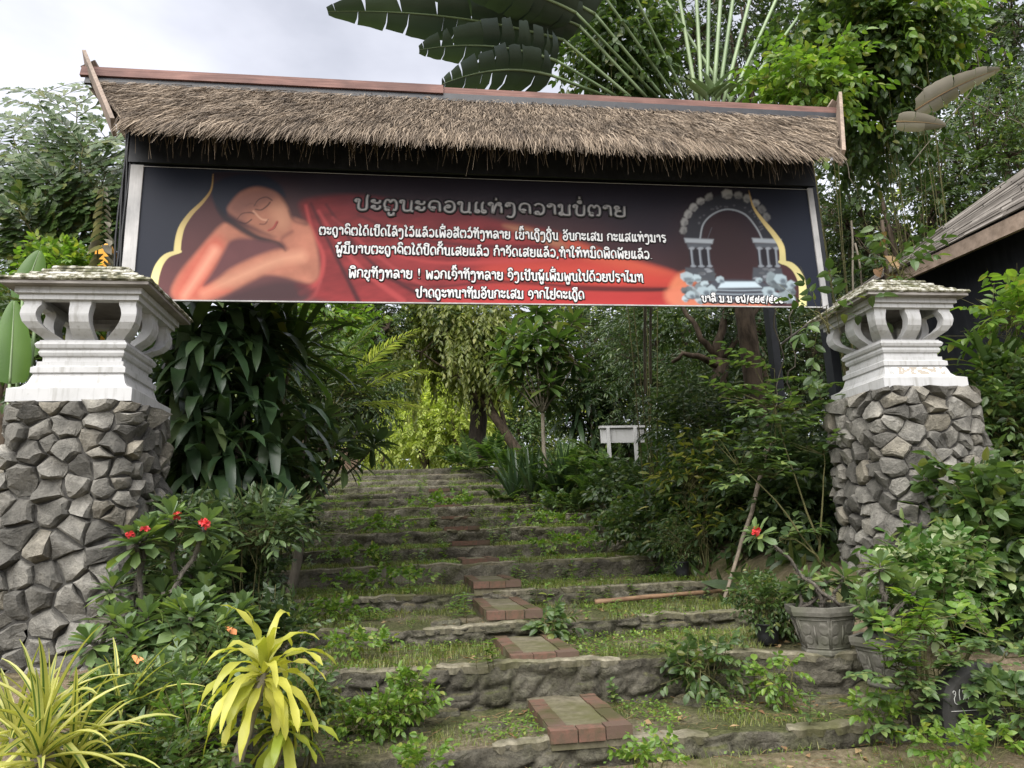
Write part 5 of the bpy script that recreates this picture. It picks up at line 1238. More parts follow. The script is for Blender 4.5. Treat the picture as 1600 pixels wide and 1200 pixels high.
# --- below the banner, centre and right
bushpx('weeping_tree', 'drooping olive green tree in the middle above the stairs', 'tree', 705, 525, 120, 85, 22.2, 1100, 11, T_KITE, 'olive', 6, kind='tree', base_px=838, trunk=.2, thr=.44, upw=-.35, droop=.8, fall=.6, split=.45)
M_darkbark = barkmat('dark_wet_bark', (.012, .010, .008), (.045, .036, .028))
w = MB(); b = stood(752, 22.9); tt = thing('tree_trunk', b, 'thick dark tree trunk standing at the head of the stairs', 'tree'); w.tube(curve_pts(b, at(745, 520, 22.9), 0, 9, .05), np.linspace(.30, .24, 9), 10); w.build('trunk', M_darkbark, tt)
cr = MB(); P_, q_ = cloud(at(760, 505, 22.8), (2.6, 2, 1.2), 420, .5, .35); sprigs(cr, P_, q_+rng.normal(0, .4, q_.shape), .6, 5, .22, T_KITE); cr.build('crown', LM['dark'], tt)
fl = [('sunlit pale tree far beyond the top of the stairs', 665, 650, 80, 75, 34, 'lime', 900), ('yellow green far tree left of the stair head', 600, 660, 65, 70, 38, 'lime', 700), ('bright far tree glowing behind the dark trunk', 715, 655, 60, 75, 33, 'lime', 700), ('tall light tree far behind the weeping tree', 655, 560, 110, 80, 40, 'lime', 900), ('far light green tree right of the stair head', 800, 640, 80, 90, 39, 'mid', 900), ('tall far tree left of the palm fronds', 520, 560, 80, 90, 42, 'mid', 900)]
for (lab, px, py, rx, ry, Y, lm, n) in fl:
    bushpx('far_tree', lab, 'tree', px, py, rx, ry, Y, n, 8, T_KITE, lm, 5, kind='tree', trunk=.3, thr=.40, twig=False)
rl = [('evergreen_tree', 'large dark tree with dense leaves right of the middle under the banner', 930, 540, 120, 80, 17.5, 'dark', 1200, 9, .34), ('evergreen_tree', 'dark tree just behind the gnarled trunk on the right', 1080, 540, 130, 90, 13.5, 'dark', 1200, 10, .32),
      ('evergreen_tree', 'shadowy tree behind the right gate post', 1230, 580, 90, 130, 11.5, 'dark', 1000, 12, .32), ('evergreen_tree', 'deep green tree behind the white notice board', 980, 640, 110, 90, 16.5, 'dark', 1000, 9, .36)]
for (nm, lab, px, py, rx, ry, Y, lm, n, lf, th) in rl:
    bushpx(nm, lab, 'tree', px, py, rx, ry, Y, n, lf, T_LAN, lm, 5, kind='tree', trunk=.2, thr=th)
# gnarled tree with bare limbs
b = stood(1130, 9.4); gt = thing('gnarled_tree', b, 'gnarled bare limbed tree rising behind the pinnate bush on the right', 'tree'); w = MB()
fork = at(1128, 560, 9.4); w.tube(curve_pts(b, fork, 0, 9, .03), np.linspace(.14, .11, 9), 9)
for (a, mid, e_, r_) in ((fork, (1120, 540), (1150, 430), .085), (fork, (1095, 530), (1060, 470), .06), (at(1125, 572, 9.4), (1090, 556), (1050, 566), .06), (fork, (1170, 500), (1250, 400), .05)):
    m_ = at(*mid, 9.35); e2 = at(*e_, 9.5); w.tube(np.vstack([curve_pts(a, m_, 0, 5, .01)[:-1], curve_pts(m_, e2, .02, 6, .02)]), np.linspace(r_, r_*.45, 10), 7)
w.build('trunk', M_bark, gt); cr = MB(); P_, q_ = cloud(at(1130, 500, 9.6), (1.0, .7, .55), 210, .5, .45); sprigs(cr, P_, q_+rng.normal(0, .4, q_.shape), .28, 5, .10, T_OV); cr.build('crown', LM['dark'], gt)
# shrubs down the right bank
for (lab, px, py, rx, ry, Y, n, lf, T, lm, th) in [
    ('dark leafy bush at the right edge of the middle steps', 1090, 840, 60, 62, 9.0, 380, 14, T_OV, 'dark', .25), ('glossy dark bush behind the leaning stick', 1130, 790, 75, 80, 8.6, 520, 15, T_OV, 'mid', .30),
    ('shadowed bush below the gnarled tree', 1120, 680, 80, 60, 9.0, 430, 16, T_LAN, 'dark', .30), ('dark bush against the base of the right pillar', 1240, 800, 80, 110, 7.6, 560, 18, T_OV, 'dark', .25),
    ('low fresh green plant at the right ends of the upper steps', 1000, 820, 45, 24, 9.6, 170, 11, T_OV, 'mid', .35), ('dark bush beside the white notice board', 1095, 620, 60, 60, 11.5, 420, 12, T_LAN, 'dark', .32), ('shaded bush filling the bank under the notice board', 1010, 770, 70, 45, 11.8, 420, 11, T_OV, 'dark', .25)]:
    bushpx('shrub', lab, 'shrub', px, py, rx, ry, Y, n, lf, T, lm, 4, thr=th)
bushpx('croton', 'croton bush with yellow splashed leaves right of the upper steps', 'shrub', 1085, 745, 28, 34, 8.3, 60, 19, T_LAN, 'croton', 4, upw=.8, thr=.3)
bushpx('croton', 'smaller croton with yellow leaves low beside the plastic pot', 'shrub', 1100, 830, 16, 18, 8.1, 18, 17, T_LAN, 'croton', 4, upw=.8, thr=.3)
# layered pinnate bush in front of the gate post
def pinnate(name, label, cat, Y, base, sprays, leaf, T, lm, np_=6, group=None, r=.012, wid=1.0):
    b = np.asarray(base, float); t = thing(name, b, label, cat, group); mb, w = MB(), MB()
    for (px, py, dx, dy, dz, L) in sprays:
        p = at(px, py, Y); d = np.array([dx, dy, dz], float)
        frond(mb, w, p, d, L, .9, np_, leaf, T, 62, 7, .12, .8, .004, .12, .16, wid=wid); n_ = nrm(d)
        put_leaves(mb, T, (p+n_*L*.97)[None], n_[None], np.array([[0, 0, 1.]]), leaf)
    hubs = np.array([at(s[0], s[1], Y) for s in sprays])
    stems = list(range(0, len(hubs), max(1, len(hubs)//4)))
    for i in stems: w.tube(curve_pts(b+rng.normal(0, .03, 3)*[1, 1, 0], hubs[i], .08, 8, .012), np.linspace(r, r*.3, 8), 5)
    sh = hubs[stems]; near = sh[np.argmin(np.linalg.norm(hubs[:, None]-sh[None], axis=2), 1)]; sticks(w, near-np.array([0, 0, .03]), hubs, r*.35, r*.25)
    mb.build('foliage', LM[lm], t); w.build('stem', M_stem, t); return t
sp = []
for (px, py, k_) in ((1180, 640, 5), (1215, 660, 6), (1150, 735, 6), (1200, 745, 6), (1240, 640, 5), (1255, 690, 5), (1185, 690, 4), (1140, 610, 4), (1230, 840, 4), (1120, 690, 3), (1265, 610, 4), (1190, 580, 4)):
    for j in range(k_):
        a = rng.uniform(0, 6.28); sp.append((px+rng.normal(0, 14), py+rng.normal(0, 8), math.cos(a), math.sin(a)*.6-.3, rng.uniform(.0, .45), rng.uniform(.24, .40)))
pinnate('pinnate_shrub', 'airy light green shrub of paired oval leaflets in front of the right gate post', 'shrub', 6.3, stood(1285, 6.2), sp, .118, T_OV4, 'soft', 6, wid=1.05)
# right side beyond the pillar
for (lab, px, py, rx, ry, Y, n, lf, T, lm, th) in [
    ('glossy small leaved shrub right of the white cap', 1575, 650, 70, 70, 6.0, 330, 15, T_OV, 'mid', .3), ('leafy shrub with light leaves above the strap plant at the right edge', 1575, 500, 40, 45, 6.0, 45, 20, T_OV4, 'bright', .3),
    ('dark shrub hiding the wall below the wooden roof', 1600, 760, 80, 110, 6.6, 420, 17, T_OV, 'dark', .25), ('tangled green shrub right of the pillar foot', 1590, 880, 60, 70, 5.2, 240, 19, T_OV4, 'mid', .3)]:
    bushpx('shrub', lab, 'shrub', px, py, rx, ry, Y, n, lf, T, lm, 4, thr=th)
t_ = thing('strap_leaf_plant', stood(1545, 6.1), 'fresh green strap leaved plant just right of the right pillar cap', 'plant'); mb, w = MB(), MB()
for (px, py) in ((1545, 575), (1565, 595)): straprosette(mb, at(px, py, 6.1), 22, .5, .035, 1.3, (5, 78))
w.tube(curve_pts(stood(1545, 6.1), at(1548, 580, 6.1), 0, 6, .01), .025, 6); mb.build('foliage', LM['mid'], t_); w.build('stem', M_stem, t_)
bushpx('climbing_shrub', 'creeper growing on top of the right lantern cap roof', 'climber', 1400, 415, 40, 24, 5.95, 16, 20, T_OV4, 'mid', 3, thr=.2, rooted=False)
bushpx('climbing_shrub', 'few leaves poking out beside the lower right banner corner', 'climber', 1285, 490, 26, 30, 5.7, 9, 22, T_OV4, 'mid', 3, thr=.2, nst=2, rooted=False)
# ------------------------------------------------------------------ buildings and small objects
n_ = None
A_ = at(1660, 296, 5.6); B_ = at(1340, 452, 8.4); D_ = at(1640, 232, 6.6)
nn = np.cross(B_-A_, D_-A_); C_ = on_plane(1236, 530, A_, nn); D2 = on_plane(1640, 236, A_, nn)
HB = thing('wooden_house', ((A_[0]+B_[0])/2+1, 7.2, 0), 'dark wooden house at the right with a weathered shingle roof', 'house')
def b_shingle(N):
    n = noise(N, 5, 7, .65); r = N('ShaderNodeNewGeometry').outputs['Random Per Island']
    c = ramp(N, r, [(0, (.085, .075, .068)), (.5, (.155, .14, .128)), (1, (.23, .21, .195))])
    c = mixc(N, 1, c, ramp(N, n, [(.3, (.55, .54, .52)), (.65, (1.15, 1.15, 1.12))]), 'MULTIPLY')
    return prin(N, c, .9, .15, n, .5, .01)
M_shing = mat('weathered_roof_boards', b_shingle)
# roof boards run parallel to the slope edge C-D, laid side by side from the eave A-B up
nn = nrm(nn); nn = nn if np.dot(CAMP-A_, nn) > 0 else -nn
rb_ = MB(); nt_ = 15
def rp_(s, t): return (1-t)*((1-s)*B_+s*A_)+t*((1-s)*C_+s*D2)
for i in range(nt_):
    s = -.05
    while s < 1.0:
        e2 = s+rng.uniform(.16, .3); l0 = nn*rng.uniform(.008, .03); t = (i+.5)/nt_
        p, q = rp_(s, t)+l0, rp_(min(e2, 1.05)-.004, t)+l0; wd = np.linalg.norm(rp_(s, 1)-rp_(s, 0))/nt_*.94
        rb_.bar(p, q, wd, .016, up=tuple(nn)); s = e2
rb_.build('roof', M_shing, HB)
fa = MB(); dn = np.array([0, 0, -1.]); fa.add([A_+dn*.02, B_+dn*.02, B_+dn*.16, A_+dn*.20, A_+dn*.02+np.array([.05, .02, 0]), B_+dn*.02+np.array([.05, .02, 0]), B_+dn*.16+np.array([.05, .02, 0]), A_+dn*.20+np.array([.05, .02, 0])], [(0, 1, 2, 3), (7, 6, 5, 4), (0, 4, 5, 1), (3, 2, 6, 7), (1, 5, 6, 2), (0, 3, 7, 4)])
fa.build('fascia', M_barge, HB)
wl = MB(); a = A_+np.array([.35, .2, .06]); b = B_+np.array([.30, .2, .06])
wl.add([[a[0], a[1], a[2]], [b[0], b[1], b[2]], [b[0], b[1], 0], [a[0], a[1], 0], [a[0]+3, a[1]+1, a[2]], [b[0]+3, b[1]+1, b[2]], [b[0]+3, b[1]+1, 0], [a[0]+3, a[1]+1, 0]], [(0, 1, 2, 3), (7, 6, 5, 4), (0, 4, 5, 1), (1, 5, 6, 2), (0, 3, 7, 4)])
wl.build('wall', wood('dark_house_boards', (.006, .007, .010), (.016, .018, .022), (6, 6, .6)), HB)
wl = MB(); wl.add([A_+nn*-.02, B_+nn*-.02, C_+nn*-.02, D2+nn*-.02], [(0, 1, 2, 3), ]); wl.build('soffit', M_black, HB)
# yellow shrine behind the left cap, with a dried folded leaf hanging before it
sh = at(165, 430, 8.4); SH = thing('yellow_shrine', (sh[0], 8.4, gz(sh[0], 8.4)), 'bright yellow slatted shrine box half hidden behind the left pillar cap', 'shrine')
M_yel = mat('yellow_paint', lambda N: prin(N, ramp(N, noise(N, 9, 5), [(.3, (.55, .22, .015)), (.7, (.74, .38, .03))]), .6, .3))
m = MB(); g0 = gz(sh[0], 8.4); hz_ = at(165, 392, 8.4)[2]; 
for i in range(12):
    z = g0+(hz_-g0)*(i+.5)/12; m.box((sh[0], 8.4, z), (.30-.05*(i % 2)-.1*(i == 11), .30, (hz_-g0)/12+.004 if i % 2 else (hz_-g0)/12))
m.build('body', M_yel, SH)
m = MB(); m.box((sh[0], 8.4, hz_+.03), (.14, .14, .10), taper=.4); m.build('finial', M_yel, SH)
DL = thing('dried_leaf_spire', at(163, 440, 7.4), 'tall grey brown dried leaf spire hanging before the yellow shrine', 'dried leaf'); mb, w = MB(), MB()
top = at(162, 292, 7.4); bot = at(162, 440, 7.4); w.tube(curve_pts(np.array([bot[0], 7.4, gz(bot[0], 7.4)]), top, 0, 10, .012), np.linspace(.014, .005, 10), 5)
for i in range(30):
    t = i/29; p = top*(1-t)+at(162, 425, 7.4)*t; sd = -1 if i % 2 else 1; s_ = .045+.10*t
    strap(mb, p, (sd*.75, -.35+.25*rng.normal(), -.75), s_*1.7, s_*.42, 1.0, 4, .7, None, .3, .5, rng.normal(0, .7))
mb.build('blade', LM['dry'], DL); w.build('stalk', M_stem, DL)
DL = thing('dried_leaf_spire', at(1375, 470, 6.6), 'curled brown dried leaf standing behind the right lantern cap', 'dried leaf'); mb, w = MB(), MB()
w.tube(curve_pts(at(1390, 500, 6.6), at(1378, 345, 6.6), 0, 6, .01), np.linspace(.03, .02, 6), 6)
for (px, py, d, L, W) in ((1385, 368, (-.9, -.3, -.25), .22, .05), (1380, 385, (-.6, -.4, -.1), .16, .07), (1385, 430, (.7, -.3, -.5), .22, .05), (1380, 400, (.2, -.5, -.7), .25, .07), (1372, 420, (-.3, -.5, -.6), .18, .05)): strap(mb, at(px, py, 6.5), d, L, W, 1.2, 5, .6, None, .3, .6, .6)
mb.build('blade', LM['dryb'], DL); w.build('stalk', M_bark, DL)
for (x0, y0, x1, y1, Y, lab) in ((1330, 345, 1332, 480, 6.5, 'bare upright stick behind the right cap roof'), (1336, 380, 1352, 480, 6.45, 'slanting bare stick behind the right cap roof')):
    t_ = thing('bare_stick', at(x1, y1, Y), lab, 'stick'); m = MB(); p = at(x1, y1, Y); m.tube(np.vstack([[p[0], p[1]+.1, gz(p[0], p[1])], curve_pts(p, at(x0, y0, Y), .0, 6, .006)]), .011, 6); m.build('shaft', M_barkp, t_)
for (x0, y0, x1, y1, Y, lab) in ((1012, 480, 1008, 615, 8.3, 'pale bamboo cane hanging below the banner'), (1019, 480, 1017, 600, 8.35, 'thinner pale cane beside it below the banner')):
    t_ = thing('hanging_cane', at(x1, y1, Y), lab, 'cane'); m = MB(); m.tube(curve_pts(at(x0, y0-190, Y), at(x1, y1, Y), 0, 9, .006), .017, 6); m.build('shaft', M_barkp, t_)
# white notice board on legs
Ys = 12.5; pA = at(938, 672, Ys); pB = at(1005, 668, Ys); zt = at(970, 669, Ys)[2]; zb = at(970, 692, Ys)[2]
NB = thing('notice_board', ((pA[0]+pB[0])/2, Ys, gz((pA[0]+pB[0])/2, Ys)), 'small weathered white notice board on two legs among the ferns', 'notice board')
m = MB(); m.box(((pA[0]+pB[0])/2, Ys, (zt+zb)/2), (pB[0]-pA[0], .04, zt-zb)); m.build('panel', M_white, NB)
m = MB(); m.bar((pA[0]-.02, Ys-.01, zt+.02), (pB[0]+.03, Ys-.01, zt+.02), .10, .04); m.build('top_rail', M_white, NB)
for px in (950, 992):
    x = at(px, 690, Ys)[0]; m = MB(); m.bar((x, Ys-.045, gz(x, Ys)-.05), (x, Ys-.045, zt), .06, .05, up=(0, 1, 0)); m.build('leg', M_white, NB)
# ---- pots
def pot_profile(cx, cy, z0, prof, k, rot=0, jit=0.0):
    an = np.arange(k)*2*math.pi/k+rot
    return [np.stack([cx+r_*np.cos(an), cy+r_*np.sin(an), np.full(k, z0+z)], -1) for r_, z in prof]
def b_potc(N):
    n = noise(N, 20, 7, .7); n2 = noise(N, 4, 4)
    c = mixc(N, ramp(N, n2, [(.4, (0, 0, 0)), (.65, (.7, .7, .7))]), ramp(N, n, [(.3, (.085, .08, .066)), (.7, (.19, .18, .155))]), (.10, .105, .07))
    return prin(N, c, .9, .2, n, .4, .006)
M_potc = mat('grey_cement_pot', b_potc); M_plastic = mat('black_plastic', lambda N: prin(N, ramp(N, noise(N, 12, 4), [(.3, (.012, .013, .015)), (.7, (.035, .036, .038))]), .5, .4, noise(N, 30, 3), .3, .006)); M_soil = mat('dark_potting_soil', lambda N: prin(N, ramp(N, noise(N, 40, 5), [(.3, (.02, .014, .009)), (.7, (.06, .045, .03))]), .95, .1, noise(N, 40, 5), .8, .01))
def cement_pot(p, r, h, label, rot):
    t = thing('cement_pot', p, label, 'planter'); m = MB(); x, y, z = p
    pr = [(r*.66, 0), (r*.70, .012), (r*.70, .03), (r*.66, .04), (r*.93, h*.80), (r*1.02, h*.82), (r*1.06, h*.90), (r*1.06, h), (r*.90, h), (r*.86, h-.05)]
    m.loft(pot_profile(x, y, z, pr, 6, rot), cap=(True, False)); m.build('body', M_potc, t)
    m = MB(); m.loft(pot_profile(x, y, z, [(r*.885, h-.055), (r*.884, h-.035)], 6, rot)); m.build('soil', M_soil, t)
    for s_ in range(6):      # butterfly relief on each side
        a = rot+(s_+.5)*math.pi/3; nrm_ = np.array([math.cos(a), math.sin(a), -.0]); tx = np.array([-math.sin(a), math.cos(a), 0]); ap = math.cos(math.pi/6)
        def pt(u_, v_, d): 
            rr = np.interp(v_, [.04, h*.80], [r*.66, r*.93])*ap; return np.array([x, y, z+v_])+nrm_*(rr+d)+tx*u_
        m = MB(); hh = h*.44
        for sd in (-1, 1):
            for (u0, v0, a_, b_) in ((.055, hh+.035, .040, .045), (.045, hh-.035, .030, .034)):
                an = np.arange(10)*.628; V = [pt(sd*(u0+a_*math.cos(q)*(1+.25*math.cos(q))), v0+b_*math.sin(q), .001) for q in an]+[pt(sd*(u0+a_*.7*math.cos(q)), v0+b_*.7*math.sin(q), .006) for q in an]+[pt(sd*u0, v0, .005)]
                Q = [(j, (j+1) % 10, 10+(j+1) % 10, 10+j) for j in range(10)]; T = [(10+j, 10+(j+1) % 10, 20) for j in range(10)]
                if sd < 0: Q = [q[::-1] for q in Q]; T = [q[::-1] for q in T]
                m.add(V, Q, T)
        m.tube([pt(0, hh-.06, .008), pt(0, hh, .012), pt(0, hh+.06, .006)], [.004, .007, .003], 6)
        for (u0, v0, u1, v1) in ((-.11, h*.74, .11, h*.74), (-.085, h*.16, .085, h*.16), (-.11, h*.74, -.085, h*.16), (.11, h*.74, .085, h*.16)): m.tube([pt(u0*r/.27, v0, .002), pt(u1*r/.27, v1, .001)], .004, 5)
        m.build('relief', M_potc, t)
    return t
P1 = on_ground(1305, 1024, STEPZ[1]+.0); P1 = np.array([P1[0]+.02, P1[1]+.14, STEPZ[1]-.01]); s1 = pxr(1300, 1, P1[1])
cement_pot(P1, 46*s1, 62*s1, 'six sided cement planter with butterfly panels on the second step', R(12))
P2 = at(1405, 1080, P1[1]-.45); P2 = np.array([P2[0]+.0, P1[1]-.40, P2[2]+.02]); s2 = pxr(1400, 1, P2[1])
cement_pot(P2, 44*s2, 62*s2, 'darker cement planter half hidden by leaves at the pillar foot', R(40))
m = MB(); t_ = thing('stone_block', (P2[0], P2[1], 0), 'rough stone block carrying the darker cement planter', 'stone'); m.loft(pot_profile(P2[0], P2[1]+.05, -.02, [(.24, 0), (.26, .1), (.24, P2[2]-.03), (.18, P2[2]+.015)], 9)); m.build('block', M_step, t_)
def nursery_pot(p, r, h, label, name='plastic_pot'):
    t = thing(name, p, label, 'plant pot'); m = MB(); m.loft(pot_profile(*p, [(r*.80, 0), (r*.9, h*.4), (r*1.0, h*.92), (r*1.07, h*.93), (r*1.08, h), (r*.98, h), (r*.95, h*.8)], 18), cap=(True, False)); m.build('body', M_plastic, t, smooth=True)
    m = MB(); m.loft(pot_profile(*p, [(r*.965, h*.80), (r*.964, h*.86)], 18)); m.build('soil', M_soil, t); return t
P3 = on_ground(1201, 1006, STEPZ[1]+.0); P3 = np.array([P3[0], P3[1], STEPZ[1]-.0]); s3 = pxr(1200, 1, P3[1]); nursery_pot(P3, 16*s3, 27*s3, 'small black plastic pot with a bushy plant on the second step')
def potplant(name, label, px, py, rx, ry, p, h, n, lf, lm, T=T_OV):
    c = at(px, py, p[1]); s_ = pxr(px, 1, p[1]); return bush(name, label, 'plant', (p[0], p[1], p[2]+h), c, (rx*s_, rx*s_, ry*s_), n, lf*s_*3, 4, lf*s_, T, lm, thr=.25, stem=.006, nst=12)
potplant('potted_shrub', 'small dense bush growing in the black pot on the second step', 1200, 938, 36, 26, P3, 25*s3, 150, 9, 'mid')
potplant('shrub', 'ground hugging green plant beside the small black pot', 1245, 968, 34, 26, P3+np.array([.22, .1, 0]), 0, 90, 11, 'mid')
P4 = on_ground(1066, 902, STEPZ[3]+.02); P4 = np.array([P4[0], P4[1], STEPZ[3]]); s4 = pxr(1066, 1, P4[1]); nursery_pot(P4, 11*s4, 24*s4, 'black plastic pot at the right end of the fourth step')
potplant('potted_shrub', 'wiry upright shrub growing in the pot on the fourth step', 1060, 845, 30, 36, P4, 24*s4, 150, 6, 'mid', T_LAN)
P5 = np.array([at(315, 1150, 3.6)[0], 3.6, .22]); nursery_pot(P5, .20, at(315, 1140, 3.6)[2]-.22, 'large black plastic tub hidden among the leaves at bottom left', 'plastic_tub')
# ---- sticks and canes
def pole(name, label, cat, pts, r0, r1, material, k=8, wob=.0, nodes=0):
    t = thing(name, pts[0], label, cat); m = MB(); P = np.vstack([curve_pts(pts[i], pts[i+1], 0, 7, wob)[(0 if i == 0 else 1):] for i in range(len(pts)-1)]); rr = np.linspace(r0, r1, len(P))
    if nodes: rr = rr*(1+.12*(np.arange(len(P)) % nodes == 0))
    m.tube(P, rr, k); m.build('shaft', material, t); return t
z3 = STEPZ[2]
pl = on_ground(1128, 944, z3+.01); M_stick = wood('split_pale_wood', (.14, .11, .08), (.32, .27, .21), (8, 8, 2)); M_bamb = wood('old_bamboo', (.15, .085, .05), (.30, .20, .12), (3, 12, 12))
pole('leaning_stick', 'split wooden stick leaning up into the bushes beside the steps', 'stick', [pl, at(1175, 800, pl[1]+.35), at(1202, 690, pl[1]+.6)], .016, .03, M_stick, 6, .006)
pa = on_ground(930, 944, z3+.04); pb_ = on_ground(1225, 915, z3+.10); pa[2] += .02
pole('bamboo_pole', 'long brown bamboo pole lying along the third step', 'pole', [pa, (pa+pb_)/2+np.array([0, 0, .004]), pb_], .024, .016, M_bamb, 8, .004, 3)
pa = at(962, 868, 9.7); pb_ = at(1058, 886, 9.0); pole('fallen_stick', 'thin grey stick lying across the step edge at right', 'stick', [pa, pb_], .014, .016, M_stick, 6, .006)
# ---- black stone with white writing
q_ = at(1522, 1034, 3.90); kp = np.array([q_[0], 3.90, gz(q_[0], 3.90)-.02]); sk = pxr(1510, 1, 3.90)
BS = thing('inscribed_stone', kp, 'dark rounded stone with white painted writing among the leaves at lower right', 'stone'); m = MB()
W_ = 118*sk; H_ = q_[2]-kp[2]
an = np.linspace(0, math.pi, 16); out = np.array([(W_*.5*math.cos(a)*1.05, .10+H_*math.sin(a)**.6) for a in an]); ringf = lambda s_, y: np.array([(kp[0]+x*s_, kp[1]+y, kp[2]+z*s_-.1) for x, z in np.vstack([out, [(-W_*.5, 0), (W_*.5, 0)]])])
m.loft([ringf(.93, -.05), ringf(1, -.03), ringf(1, .06), ringf(.9, .10)]); m.build('slab', mat('dark_slate', lambda N: prin(N, ramp(N, noise(N, 10, 6), [(.3, (.02, .02, .02)), (.7, (.055, .053, .05))]), .8, .3, noise(N, 20, 5), .3, .006)), BS)
strokes_, Wd = layout('ຂໍ ເຊີ') if False else layout('ຂະ ໂຢ')
m = MB(); sc = 17*sk
for st in strokes_:
    if st is None: continue
    P = np.array(st, float); m.tube(np.stack([kp[0]-W_*.40+P[:, 0]*sc*.95, np.full(len(P), kp[1]-.053), kp[2]+H_-46*sk+P[:, 1]*sc], -1), .0021, 5)
m.tube([(kp[0]-W_*.44, kp[1]-.053, kp[2]+H_-54*sk), (kp[0]+W_*.44, kp[1]-.053, kp[2]+H_-55*sk)], .0018, 5); m.tube([(kp[0]+W_*.34, kp[1]-.053, kp[2]+H_-46*sk), (kp[0]+W_*.41, kp[1]-.053, kp[2]+H_-46*sk), (kp[0]+W_*.41, kp[1]-.053, kp[2]+H_-24*sk)], .002, 5)
m.build('writing', mat('white_painted_writing', lambda N: prin(N, (.6, .6, .58), .7, .2)), BS)
# low stone kerb in front of the right pot
for (px, py, w_, h_, lab) in ((1345, 1078, .42, .14, 'flat mossy kerb stone below the cement planters'),):
    p = on_ground(px, py, .22); t_ = thing('kerb_stone', (p[0], p[1]+.1, 0), lab, 'stone'); m = MB(); m.loft(pot_profile(p[0], p[1]+.12, .0, [(w_*.4, 0), (w_*.42, .08), (w_*.36, .16), (w_*.25, .18)], 8, .3)); m.build('block', M_step, t_)
# ------------------------------------------------------------------ foreground plants
def thornbush(name, label, base, heads, leaf, n=18, red=(), r=.017, lm='thorn', cat='thorn bush', Y=None):
    """fleshy rosettes on thorny stems; heads are (px, py, Y)"""
    b = np.asarray(base, float); t = thing(name, b, label, cat); mb, th, fl = MB(), MB(), MB(); P = []; A = []
    for i, (px, py, Yh) in enumerate(heads):
        p = at(px, py, Yh); foot = b+np.array([rng.normal(0, .10), rng.normal(0, .06), 0]); w = MB()
        c = curve_pts(foot, p, rng.uniform(-.03, .05), 12, .014); w.tube(c, np.linspace(r*.8, r*.62, 12), 7); P.append(p); a = nrm(c[-1]-c[-3]+np.array([0, 0, .03])); A.append(a)
        nt_ = int(np.linalg.norm(p-foot)/.0045); tt = rng.uniform(.05, .97, nt_); idx = np.minimum((tt*11).astype(int), 10); B = c[idx]+(c[idx+1]-c[idx])*((tt*11)-idx)[:, None]
        D = nrm(rng.normal(0, 1, (nt_, 3))); sticks(w, B+D*r*.5, B+D*(r+.017), .0026, .0004); w.build('stem', M_thorn, t)
        k = int(rng.integers(3, 8)); tq = rng.uniform(.72, .96, k); iq = np.minimum((tq*11).astype(int), 10); Dq = rng.normal(0, 1, (k, 3)); Dq[:, 2] = np.abs(Dq[:, 2])*.3
        put_leaves(mb, T_OBO, c[iq], Dq, np.broadcast_to(np.array([0, 0, 1.]), (k, 3)).copy(), leaf*rng.uniform(.6, .95, k))
    P = np.array(P); A = np.array(A); rosette(mb, P, A, n+9, leaf*1.35, T_OBO, (-28, 80), .10); mb.build('foliage', LM[lm], t)
    for (px, py, Yh) in red:
        f = MB(); p = at(px, py, Yh); k = 22; D = nrm(rng.normal(0, 1, (k, 3))+np.array([0, -.8, .5])); put_leaves(f, kite_t(.5, .1, .1, .6), p+D*.012, nrm(np.cross(D, rng.normal(0, 1, (k, 3)))+D*.4), D, .022); f.build('flower', LM['red'], t)
    return t
M_thorn = barkmat('grey_thorny_stem', (.05, .045, .038), (.17, .15, .125), 40)
g = lambda px, Y, z=None: np.array([at(px, 900, Y)[0], Y, gz(at(px, 900, Y)[0], Y)])
thornbush('crown_of_thorns', 'tall thorn bush with red flowers just in front of the left pillar', g(215, 4.25), [(212, 842, 4.25), (268, 806, 4.4), (322, 818, 4.35), (232, 830, 4.3)], .135, 20, [(204, 836, 4.17), (226, 828, 4.2), (276, 806, 4.3), (318, 816, 4.22), (322, 820, 4.2)], .02)
thornbush('crown_of_thorns', 'broad flowerless thorn bush in the middle of the left bed', g(300, 4.1), [(300, 962, 4.0), (285, 950, 4.1), (265, 960, 4.2), (320, 945, 4.25), (312, 905, 4.45), (335, 880, 4.5), (345, 975, 4.1), (300, 890, 4.5), (278, 905, 4.45), (255, 925, 4.35), (322, 925, 4.35)], .13, 20, r=.022)
thornbush('crown_of_thorns', 'dense thorn bush standing against the left edge of the steps', g(375, 4.4), [(378, 950, 4.35), (372, 965, 4.3), (360, 990, 4.2), (392, 975, 4.4), (350, 1010, 4.1)], .12, 22)
thornbush('crown_of_thorns', 'low thorn bush with one orange leaf below the left pillar', g(190, 4.0), [(175, 915, 4.25), (140, 1000, 3.9), (200, 985, 4.0), (215, 1005, 3.95), (195, 1030, 3.9), (230, 960, 4.1), (178, 960, 4.1), (250, 1040, 3.8)], .11, 18)
thornbush('crown_of_thorns', 'thorn bush with one red flower leaning out of the six sided planter', P1+np.array([0, 0, .30]), [(1180, 833, P1[1]-.1), (1262, 902, P1[1]), (1290, 905, P1[1]+.05), (1320, 898, P1[1]), (1245, 920, P1[1]+.1), (1335, 920, P1[1]+.05)], .10, 14, [(1182, 828, P1[1]-.14), (1180, 833, P1[1]-.15)], .016)
thornbush('crown_of_thorns', 'stout thorn bush growing in the darker planter at the pillar foot', P2+np.array([0, 0, .32]), [(1375, 880, P2[1]), (1395, 905, P2[1]+.05), (1365, 965, P2[1]-.05), (1425, 920, P2[1]), (1352, 935, P2[1]+.05), (1440, 950, P2[1]+.05)], .11, 18, r=.02)
